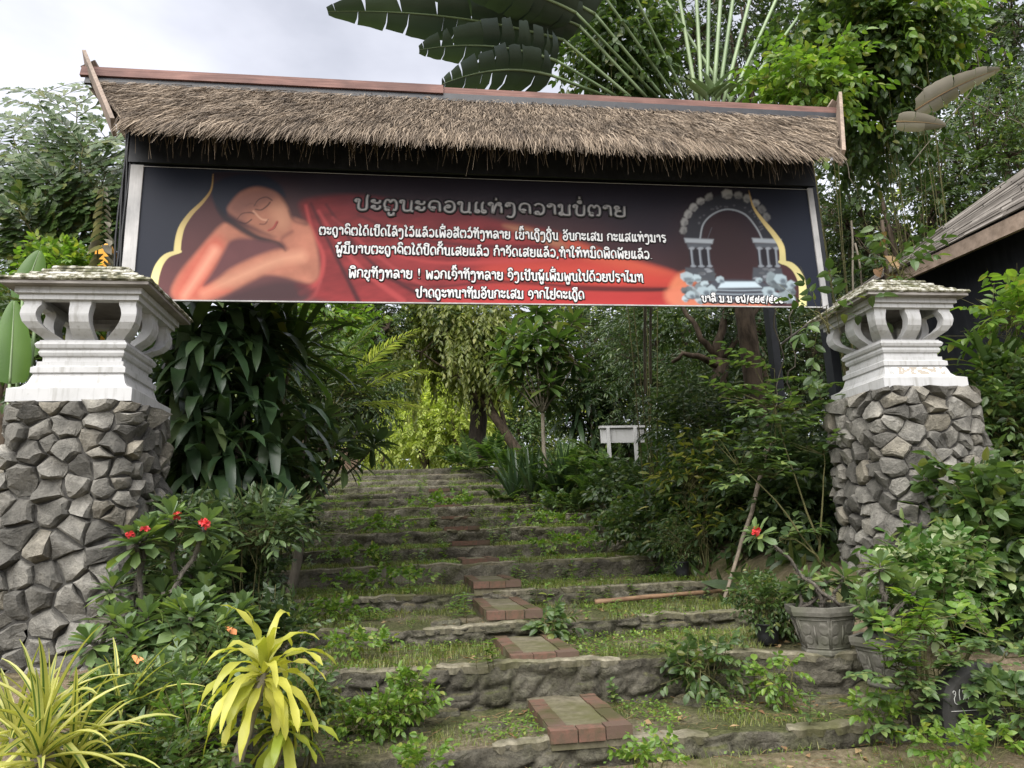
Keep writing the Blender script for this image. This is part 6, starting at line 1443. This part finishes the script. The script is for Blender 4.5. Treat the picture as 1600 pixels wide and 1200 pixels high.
# orange dying leaves on the left bushes
for i, (px, py, Y, lab) in enumerate(((205, 1023, 3.8, 'single orange dying leaf low in the left bed'), (350, 978, 4.0, 'brown orange curled leaf under the dense thorn bush'))):
    m = MB(); put_leaves(m, T_OBO, at(px, py, Y)[None], np.array([[.6, -.5, -.2]]), np.array([[.1, -.6, .8]]), .10); o = m.build('dead_leaf', mat('orange_leaf_%s' % 'ab'[i], lambda N: prin(N, (.55, .20, .07), .6, .3)), origin=at(px, py, Y)); tag(o, lab, 'leaf')
# yellow dracaena at the front
hd = at(412, 1052, 3.25); ft = at(352, 1260, 3.1)
YD = thing('yellow_dracaena', (ft[0], ft[1], gz(ft[0], ft[1])), 'yellow leaved dracaena on a bare ringed stem in the foreground', 'plant'); mb, w = MB(), MB()
w.tube(np.vstack([[ft[0]-.06, ft[1], 0.0], curve_pts(ft, hd, .02, 9, .004)]), np.linspace(.026, .021, 10), 9); straprosette(mb, hd, 44, .315, .0190, 5.6, (-35, 80), mats=None, fold=.3, p1=.5, p2=.42, nseg=10, wavy=.5)
w.build('stem', M_barkp, YD); mb.build('foliage', LM['yellow'], YD)
h2 = at(447, 1138, 3.3); mb, w = MB(), MB(); YD2 = thing('yellow_dracaena', (at(400, 1240, 3.3)[0], 3.3, 0), 'lower greener shoot beside the yellow dracaena', 'plant'); w.tube(curve_pts(at(400, 1290, 3.3), h2, -.02, 7, .004), .014, 7)
straprosette(mb, h2, 17, .24, .022, 4.6, (-45, 50), fold=.3, p1=.55, p2=.42, wavy=.25); w.build('stem', M_barkp, YD2); mb.build('foliage', LM['ygreen'], YD2)
# variegated strap clump
def varieg(label, heads, L, W, n, Y, base):
    t = thing('variegated_pandanus', base, label, 'plant'); mb, w = MB(), MB()
    for (px, py, dy, ax) in heads:
        p = at(px, py, Y+dy); straprosette(mb, p, n, L, W, 2.3, (-20, 86), ax, mats=[0, 0, 1, 0, 0], fold=.5, p1=.2, p2=.6, nseg=9, jl=.3)
        w.tube(curve_pts(np.asarray(base)+rng.normal(0, .04, 3)*[1, 1, 0], p, 0, 6, .008), np.linspace(.022, .016, 6), 7)
    mb.build('foliage', [LM['varg'], LM['varc']], t); w.build('stem', M_barkp, t)
b = at(95, 1260, 2.9); b[2] = gz(b[0], 2.9)
varieg('yellow and green striped strap leaf clump in the bottom left corner', [(70, 1130, 0, (-.1, 0, 1)), (60, 1180, -.1, (.1, -.2, 1)), (20, 1150, .1, (-.3, 0, 1)), (110, 1200, .05, (.4, -.1, 1))], .34, .0135, 26, 2.9, b)
b = at(195, 1240, 3.3); b[2] = gz(b[0], 3.3)
varieg('smaller striped strap leaf plant sprawling behind the corner clump', [(190, 1110, .05, (.5, 0, 1)), (230, 1130, .1, (.7, 0, .8))], .29, .010, 14, 3.35, b)
# leafy fill in the left bed
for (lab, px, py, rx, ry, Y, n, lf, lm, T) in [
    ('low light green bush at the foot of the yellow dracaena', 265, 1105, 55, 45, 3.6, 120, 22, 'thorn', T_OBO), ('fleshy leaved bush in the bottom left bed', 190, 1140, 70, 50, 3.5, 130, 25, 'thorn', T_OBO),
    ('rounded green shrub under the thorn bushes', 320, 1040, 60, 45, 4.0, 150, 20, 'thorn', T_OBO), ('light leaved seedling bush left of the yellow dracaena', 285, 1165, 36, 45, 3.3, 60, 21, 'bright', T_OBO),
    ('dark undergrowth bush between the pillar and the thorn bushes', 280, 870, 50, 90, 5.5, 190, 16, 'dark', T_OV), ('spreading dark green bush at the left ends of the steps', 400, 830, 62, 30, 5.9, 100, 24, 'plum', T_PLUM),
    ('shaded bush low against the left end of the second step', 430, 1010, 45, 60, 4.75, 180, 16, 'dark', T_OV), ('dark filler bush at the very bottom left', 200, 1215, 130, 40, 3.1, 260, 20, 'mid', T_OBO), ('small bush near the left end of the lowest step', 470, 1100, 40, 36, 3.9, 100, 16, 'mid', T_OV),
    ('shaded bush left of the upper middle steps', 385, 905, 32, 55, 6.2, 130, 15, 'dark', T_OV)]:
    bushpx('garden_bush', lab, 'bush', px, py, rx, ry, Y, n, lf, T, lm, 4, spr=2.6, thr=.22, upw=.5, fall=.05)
# ferns
def fern(label, px, py, Y, L, n, group=None, lm='fern', cat='fern', el=(15, 75), ll=None):
    p = at(px, py, Y); gzz = gz(p[0], Y); p = np.array([p[0], Y, max(p[2], gzz)]); t = thing('fern', p, label, cat, group); mb, w = MB(), MB()
    for i in range(n):
        a = i*2.4+rng.normal(0, .2); e_ = R(rng.uniform(*el)); frond(mb, w, p, (math.cos(a)*math.cos(e_), math.sin(a)*math.cos(e_), math.sin(e_)), L*rng.uniform(.7, 1.1), 1.6/L*.6, 22, (ll or L*.24), T_KITEN, 78, 9, .12, .12, .004, .12, .06, wid=1.25)
    mb.build('foliage', LM[lm], t); w.build('stem', M_stem, t); return t
fern('upright light fern beside the striped strap clump', 140, 1105, 3.5, .36, 9)
for i, (px, py, Y, L) in enumerate([(740, 735, 20, 1.3), (770, 725, 20.5, 1.4), (805, 760, 17, 1.0), (825, 745, 17.5, 1.1), (850, 770, 15.5, .9), (870, 790, 14.5, .8), (900, 760, 14.5, 1.0), (925, 790, 12.9, .9), (935, 750, 13.2, 1.0), (985, 800, 11.8, .8), (1030, 745, 13.2, 1.0), (1020, 800, 11, .8), (940, 725, 13.6, 1.0), (800, 735, 19.5, 1.2), (890, 735, 15, 1.0), (905, 800, 13.4, .7), (715, 728, 22, 1.3), (948, 735, 12.3, .55), (780, 790, 16.2, .8), (1035, 770, 11.4, .9)]):
    fern('shaded fern on the bank along the right side of the upper steps', px, py, Y, L, 9, 'ferns on the right bank', 'fern' if i % 3 else 'mid')
for (px, py, Y, lab) in ((868, 715, 15.0, 'clump of upright sword leaves at the foot of the right frangipani'), (840, 712, 15.6, 'second clump of sword leaves left of the first')):
    p = stood(px, Y); t_ = thing('sword_leaf_clump', p, lab, 'plant'); mb = MB(); 
    for q in range(5): straprosette(mb, p+rng.normal(0, .22, 3)*[1, 1, 0]+np.array([0, 0, .35]), 16, 1.05, .035, .5, (40, 88))
    mb.build('foliage', LM['strap'], t_)
strap_shrub('corn_plant', 'dark drooping strap leaf clump behind the sword leaves', 'plant', 16.3, [(920, 610, 0), (945, 650, .2), (900, 650, .1), (960, 600, .3)], 925, 1.1, .06, 28, 'strap', 1.2, (-40, 75))
# right front: pinnate sprays over the stone
sp = []
for (px, py, k_) in ((1420, 1075, 5), (1450, 1040, 5), (1480, 1090, 6), (1520, 1065, 5), (1560, 1110, 6), (1455, 1110, 5), (1400, 1020, 4), (1500, 1000, 4), (1580, 1080, 4), (1430, 1130, 4), (1390, 1060, 4), (1590, 1020, 3)):
    for j in range(k_): 
        a = rng.uniform(-2.6, .5); sp.append((px+rng.normal(0, 14), py+rng.normal(0, 10), math.cos(a), math.sin(a)*.8, rng.uniform(.0, .5), rng.uniform(.18, .30)))
pinnate('pinnate_shrub', 'bright shrub of drooping paired leaflets in the lower right corner', 'shrub', 3.95, g(1480, 4.0), sp, .074, T_OV4, 'soft', 7, wid=1.0)
sp = []
for (px, py) in ((1430, 980), (1470, 1000), (1410, 1000), (1500, 960), (1450, 955), (1390, 990), (1540, 980), (1420, 1040), (1385, 1030)):
    for j in range(3): a = rng.uniform(0, 6.28); sp.append((px+rng.normal(0, 10), py+rng.normal(0, 10), math.cos(a), math.sin(a), rng.uniform(.2, .8), rng.uniform(.12, .2)))
pinnate('leafy_shrub', 'upright bright leaved shrub in front of the darker planter', 'shrub', 4.05, g(1430, 4.1), sp, .085, T_OV4, 'bright', 4, wid=1.05)
bushpx('variegated_shrub', 'white edged variegated shrub against the lower right pillar', 'shrub', 1470, 905, 75, 55, 4.75, 260, 17, T_OV4, 'white', 4, spr=2.4, thr=.3)
bushpx('shrub', 'green shrub climbing the right side of the right pillar', 'shrub', 1545, 830, 60, 90, 5.0, 190, 24, T_OV4, 'mid', 4, spr=2.6, thr=.34)
bushpx('shrub', 'dark bush behind the white edged shrub', 'shrub', 1560, 960, 70, 80, 4.9, 260, 20, T_OV4, 'dark', 4, spr=2.6, thr=.25)
bushpx('shrub', 'small leafy plant on the riser of the second step at right', 'shrub', 1095, 1040, 46, 26, 4.78, 60, 14, T_OV4, 'mid', 4, spr=2.2, thr=.2)
bushpx('shrub', 'light green low bush on the lowest tread left of the bricks', 'shrub', 590, 1118, 66, 22, 4.45, 90, 12, T_OV4, 'bright', 4, spr=2.0, thr=.2)
bushpx('shrub', 'bright seedling cluster near the left part of the lowest tread', 'shrub', 640, 1090, 34, 34, 4.6, 44, 13, T_OV4, 'bright', 4, spr=2.2, thr=.1)
bushpx('shrub', 'leafy seedling at the right side of the third brick step', 'shrub', 866, 982, 22, 18, 5.9, 26, 15, T_OV4, 'mid', 4, spr=2.0, thr=.1)
bushpx('shrub', 'thin leafy seedlings at the right on the lowest tread', 'shrub', 1215, 1055, 26, 26, 4.5, 26, 11, T_OV4, 'bright', 4, spr=2.2, thr=.1)
for (lab, px, py, rx, ry, Y, n, lf, lm) in [('low bright seedlings on the bare soil at the bottom right', 1500, 1165, 70, 16, 3.45, 50, 13, 'bright'), ('leafy plant at the far right edge beside the inscribed stone', 1590, 1110, 40, 40, 3.7, 60, 18, 'soft'),
    ('seedlings along the right end of the lowest step', 1370, 1115, 36, 16, 4.0, 30, 13, 'bright'), ('sprig of weeds at the bottom centre below the lowest step', 660, 1190, 40, 16, 3.75, 26, 13, 'bright'), ('weeds at the bottom edge right of the lowest brick step', 1010, 1180, 60, 12, 3.6, 30, 12, 'bright'),
    ('tuft of weeds on the second tread left of the bricks', 560, 1005, 60, 14, 5.5, 50, 10, 'bright'), ('weeds crowding the left end of the third tread', 520, 955, 60, 16, 6.8, 60, 10, 'bright'), ('weeds on the fourth tread left of the bricks', 600, 905, 80, 12, 8.3, 60, 9, 'bright'),
    ('weeds on the fifth tread left of the bricks', 560, 865, 60, 10, 9.8, 50, 8, 'bright'), ('weeds on the right half of the fifth tread', 880, 850, 60, 10, 9.8, 50, 8, 'bright'), ('weeds on the right half of the seventh tread', 840, 815, 60, 9, 12.4, 50, 7, 'bright'),
    ('weeds on the seventh tread left of the bricks', 590, 820, 60, 9, 12.4, 50, 7, 'bright'), ('dense weeds around the ninth step', 700, 785, 60, 10, 15.2, 60, 7, 'bright'), ('weeds below the ferns at the right ends of the high steps', 880, 790, 50, 14, 13.8, 60, 8, 'mid')]:
    bushpx('weed_patch', lab, 'weeds', px, py, rx, ry, Y, n, lf, T_OV4, lm, 3, spr=1.8, thr=.2, depth=.5, stem=.003, nst=14, upw=.8)
# vines hanging over the right
for i, (pts, lab) in enumerate(((((1270, 90), (1400, 60), (1560, -30)), 'thin bare vine crossing the top right'), (((1250, 95), (1310, 180), (1335, 290)), 'vine strand curling past the right bargeboard'), (((1540, 60), (1530, 120), (1420, 260)), 'looping vine strand below the dead banana leaf'), (((1420, 130), (1500, 150), (1620, 200)), 'long twig reaching to the right edge'), (((1210, 480), (1225, 560), (1215, 660)), 'liana hanging in front of the right gate post'), (((1240, 480), (1232, 580), (1245, 690)), 'brown liana beside the right gate post'))):
    Y = 8.2 if i < 4 else 7.4; pole('vine', lab, 'vine', [at(*p, Y) for p in pts], .009, .006, M_barkp, 5, .03)
# ------------------------------------------------------------------ weeds, grass, litter
proto = None
def weed_proto(k):
    t = thing('weed', (0, 0, 0), 'small leafy weed sprouting on the mossy steps', 'weed', 'weeds sprouting on the steps'); mb, w = MB(), MB(); h = .16
    w.tube(curve_pts((0, 0, 0), (rng.normal(0, .02), rng.normal(0, .02), h), 0, 5, .004), .0025, 4); P = []; D = []
    for j in range(5+k):
        z = h*(.3+.7*j/(4+k)); a = j*2.2; n = 2
        for q in range(n): P.append((0, 0, z)); D.append((math.cos(a+q*3.14), math.sin(a+q*3.14), .35))
    P = np.array(P); D = np.array(D); put_leaves(mb, T_OV4, P, D, np.broadcast_to(np.array([0, 0, 1.]), P.shape).copy(), .06*rng.uniform(.6, 1.1, len(P))); a_ = mb.build('foliage', LM[('bright', 'soft', 'bright')[k % 3]], t); b_ = w.build('stem', M_stem, t); return t, (a_, b_)
protos = [weed_proto(k) for k in range(3)]
used = [False]*3
wp = []
for i in range(290):
    s_ = int(rng.choice([0, 1, 2, 2, 3, 3, 4, 4, 5, 5, 6, 6, 7, 7, 8, 9, 10, 11])); y = STEPY[s_]+(rng.uniform(.04, .85) if rng.uniform() < .7 else -.06)*(STEPY[s_+1]-STEPY[s_]); 
    if rng.uniform() < .22: y = STEPY[s_+1]-.12
    x = rng.uniform(XL(y)+.1, XR(y)-.1)
    bxa = at(BR[min(s_, 10)][0], BR[min(s_, 10)][1], STEPY[s_])[0]; bxb = at(BR[min(s_, 10)][2], BR[min(s_, 10)][3], STEPY[s_])[0]
    if bxa-.06 < x < bxb+.06: x = bxb+.12 if rng.uniform() < .5 else bxa-.15
    if s_ <= 1 and rng.uniform() < .5: continue
    wp.append((x, y, STEPZ[s_]-.01))
for i, p in enumerate(wp):
    k = i % 3; t, parts = protos[k]
    if not used[k]: used[k] = True; o = t
    else:
        o = t.copy(); COL.objects.link(o)
        for q in parts: c = q.copy(); COL.objects.link(c); c.parent = o
    o.location = p; o.rotation_euler = (rng.normal(0, .15), rng.normal(0, .15), rng.uniform(0, 6.28)); s_ = rng.uniform(.6, 1.5)*(1+.05*max(0, p[1]-8)); o.scale = (s_, s_, s_*rng.uniform(.8, 1.3))
def blades(P, L, W, lean=.5):
    n = len(P); a = rng.uniform(0, 6.28, n); D = np.stack([np.cos(a)*lean*rng.uniform(.2, 1.4, n), np.sin(a)*lean*rng.uniform(.2, 1.4, n), np.ones(n)], -1); D = nrm(D); S_ = np.stack([-np.sin(a), np.cos(a), np.zeros(n)], -1)
    L = (L*rng.uniform(.5, 1.3, n))[:, None]; M_ = P+D*L*.6; D2 = nrm(D+np.stack([np.cos(a), np.sin(a), -np.ones(n)*.2], -1)*.5); T_ = M_+D2*L*.5
    V = np.stack([P-S_*W, P+S_*W, M_+S_*W*.8, M_-S_*W*.8, T_], 1).reshape(-1, 3); o = np.arange(n)[:, None]*5; return V, o+np.array([0, 1, 2, 3]), o+np.array([3, 2, 4])
LM['grass'] = leafmat('grass_blade', gs((.08, .12, .025), (.14, .18, .04), (.21, .24, .06), (.30, .27, .11)), .35)
gm = MB()
for s_ in range(15):
    y0, y1 = STEPY[s_], (STEPY[s_+1] if s_ < 14 else STEPY[s_]+5); n = int((2600 if s_ < 6 else 2000)*min(1, 1)); 
    x = rng.uniform(XL(y0)-.1, XR(y0)+.1, n*4); y = rng.uniform(y0+.03, y1-.02, n*4); k = fbm(x*1.3+s_*9, y*1.6+s_*3, 17); keep = k > (.53 if s_ < 2 else (.47 if s_ != 2 else .46))
    if s_ in (1, 2, 3): keep |= (x < .3)&(k > .40)
    ba = at(BR[min(s_, 10)][0], BR[min(s_, 10)][1], STEPY[s_])[0]; bb = at(BR[min(s_, 10)][2], BR[min(s_, 10)][3], STEPY[s_])[0]; keep &= (x < ba-.02) | (x > bb+.02)
    x, y = x[keep][:n*2], y[keep][:n*2]; P = np.stack([x, y, np.full(len(x), STEPZ[s_]-.01)], -1)
    V, Q, T = blades(P, .045 if s_ in (0,) else .06+.004*s_, .0016+.00035*s_, .6); gm.add(V, Q, T)
n = 2600; x = rng.uniform(-1.2, 3.2, n*3); y = rng.uniform(2.6, 4.1, n*3); keep = fbm(x*1.5, y*1.5, 23) > .55; x, y = x[keep][:n], y[keep][:n]; V, Q, T = blades(np.stack([x, y, ground_z(x, y)], -1), .05, .0018, .7); gm.add(V, Q, T)
tag(gm.build('grass', LM['grass']), 'short bright grass growing in patches on the treads', 'grass', kind='stuff')
# creeping ground cover: tiny round leaves on the treads
gm = MB()
for s_ in range(14):
    y0, y1 = STEPY[s_], STEPY[s_+1]; n = 2200; x = rng.uniform(XL(y0), XR(y0), n*4); y = rng.uniform(y0-.01, y1, n*4); k = fbm(x*1.8+s_*5, y*2+s_*3, 41) > .54; x, y = x[k][:n], y[k][:n]; D = rng.normal(0, 1, (len(x), 3)); D[:, 2] = np.abs(D[:, 2])*.4
    ba = at(BR[min(s_, 10)][0], BR[min(s_, 10)][1], STEPY[s_])[0]; bb = at(BR[min(s_, 10)][2], BR[min(s_, 10)][3], STEPY[s_])[0]; kk = (x < ba-.01) | (x > bb+.01); x, y, D = x[kk], y[kk], D[kk]
    put_leaves(gm, kite_t(.34, .1, .1), np.stack([x, y, STEPZ[s_]+rng.uniform(.0, .05, len(x))], -1), D, np.array([0, 0, 1.])+rng.normal(0, .3, D.shape), .024+.0016*s_)
n = 5000; x = rng.uniform(-2.5, 4.5, n); y = rng.uniform(2.4, 4.3, n); k = (fbm(x*1.4, y*1.4, 51) > .5); x, y = x[k], y[k]; D = rng.normal(0, 1, (len(x), 3)); D[:, 2] = np.abs(D[:, 2])*.4; put_leaves(gm, kite_t(.34, .1, .1), np.stack([x, y, ground_z(x, y)+.02], -1), D, np.array([0, 0, 1.])+rng.normal(0, .3, D.shape), .022)
tag(gm.build('ground_cover', LM['bright']), 'low creeping green ground cover on treads and soil', 'ground cover', kind='stuff')
# dark bank ground cover under the trees
gm = MB(); n = 16000; x = rng.uniform(-9, 12, n); y = rng.uniform(5.2, 34, n); dd = np.maximum(XL(y)-x, x-XR(y)); k = (dd > -.15) | (y > 23); x, y = x[k], y[k]; D = rng.normal(0, 1, (len(x), 3)); D[:, 2] = np.abs(D[:, 2])+.2
put_leaves(gm, T_LAN, np.stack([x, y, ground_z(x, y)], -1), D, rng.normal(0, 1, D.shape), rng.uniform(.14, .34, len(x))*(1+y/30))
tag(gm.build('undergrowth', LM['mid']), 'dark leafy undergrowth covering the banks under the trees', 'undergrowth', kind='stuff')
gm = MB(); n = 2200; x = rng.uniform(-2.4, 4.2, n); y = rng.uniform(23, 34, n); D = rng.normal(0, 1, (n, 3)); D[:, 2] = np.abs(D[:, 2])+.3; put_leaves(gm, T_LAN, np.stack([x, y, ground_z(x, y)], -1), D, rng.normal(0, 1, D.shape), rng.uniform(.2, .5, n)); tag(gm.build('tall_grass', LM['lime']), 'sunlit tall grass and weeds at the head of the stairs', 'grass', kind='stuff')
# fallen leaves and straw
gm = MB(); n = 1500; x = rng.uniform(-1.3, 3.6, n); y = np.where(rng.uniform(0, 1, n) < .7, rng.uniform(2.6, 5.9, n), rng.uniform(5.9, 9, n)); s_ = np.searchsorted(np.array(STEPY), y)-1; z = np.where(s_ >= 0, np.array(STEPZ)[np.maximum(s_, 0)], ground_z(x, y)); k = fbm(x*1.2, y*1.4, 61) > .47; x, y, z = x[k], y[k], z[k]; D = rng.normal(0, 1, (len(x), 3))*[1, 1, .12]
put_leaves(gm, T_KITE, np.stack([x, y, z+.012], -1), D, np.array([0, 0, 1.])+rng.normal(0, .25, D.shape), rng.uniform(.025, .08, len(x))); 
n = 1500; x = rng.uniform(-1.2, 3.4, n); y = rng.uniform(2.6, 6, n); s_ = np.searchsorted(np.array(STEPY), y)-1; z = np.where(s_ >= 0, np.array(STEPZ)[np.maximum(s_, 0)], ground_z(x, y))+.012; a = rng.uniform(0, 6.28, n); l_ = rng.uniform(.02, .09, n); A = np.stack([x, y, z], -1); sticks(gm, A, A+np.stack([np.cos(a)*l_, np.sin(a)*l_, rng.uniform(-.004, .012, n)], -1), .0016, .001)
tag(gm.build('leaf_litter', LM['dryb']), 'dry brown leaves and straw scattered over treads and soil', 'leaf litter', kind='stuff')
# loose flat stones set in the lower treads
for i in range(22):
    px, py, s_ = [(1010, 1085, 0), (1080, 1095, 0), (1160, 1080, 0), (1240, 1085, 0), (1300, 1095, 0), (980, 1065, 0), (800, 1060, 0), (700, 1120, 0), (760, 1140, 0), (640, 1140, 0), (560, 1150, 0), (1120, 1010, 1), (1000, 1010, 1), (940, 930, 2), (1030, 925, 2), (700, 975, 2), (820, 1075, 0), (520, 1085, 0), (1200, 1000, 1), (1180, 880, 3), (1105, 880, 3), (1240, 930, 2)][i]
    p = on_ground(px, py, STEPZ[s_]); r_ = rng.uniform(.07, .15); k = 9; an = np.arange(k)*6.283/k; rad = r_*rng.uniform(.65, 1.15, k); t0 = rng.uniform(.01, .03)
    ring = lambda f, z: np.stack([p[0]+rad*f*np.cos(an)*1.3, p[1]+rad*f*np.sin(an), np.full(k, STEPZ[s_]+z)+rng.normal(0, .004, k)], -1)
    m = MB(); m.loft([ring(1, -.04), ring(1.0, t0*.5), ring(.85, t0+.012), ring(.4, t0+.016)]); o = m.build('flat_stone', M_step, origin=p); tag(o, 'flat mossy stone bedded in a lower tread of the stairs', 'stone', 'flat stones in the lower treads')
# pale wall and stump at the head of the stairs
b = stood(620, 31); t_ = thing('garden_wall', b, 'low grey garden wall beyond the head of the stairs', 'wall'); m = MB(); x0 = at(565, 720, 31)[0]; x1 = at(672, 720, 31)[0]; m.box(((x0+x1)/2, 31, b[2]+.4), (x1-x0, .25, 1.3)); m.build('wall_panel', M_conc, t_)
b = stood(544, 25); t_ = thing('stone_gatepost', b, 'short brown post at the top left of the stairs', 'post'); m = MB(); m.box((b[0], 25, b[2]+.5), (.62, .5, 1.35)); m.box((b[0], 25, b[2]+1.2), (.7, .58, .08)); m.build('shaft', barkmat('brown_post', (.09, .06, .04), (.2, .14, .10)), t_)
# far woodland all round
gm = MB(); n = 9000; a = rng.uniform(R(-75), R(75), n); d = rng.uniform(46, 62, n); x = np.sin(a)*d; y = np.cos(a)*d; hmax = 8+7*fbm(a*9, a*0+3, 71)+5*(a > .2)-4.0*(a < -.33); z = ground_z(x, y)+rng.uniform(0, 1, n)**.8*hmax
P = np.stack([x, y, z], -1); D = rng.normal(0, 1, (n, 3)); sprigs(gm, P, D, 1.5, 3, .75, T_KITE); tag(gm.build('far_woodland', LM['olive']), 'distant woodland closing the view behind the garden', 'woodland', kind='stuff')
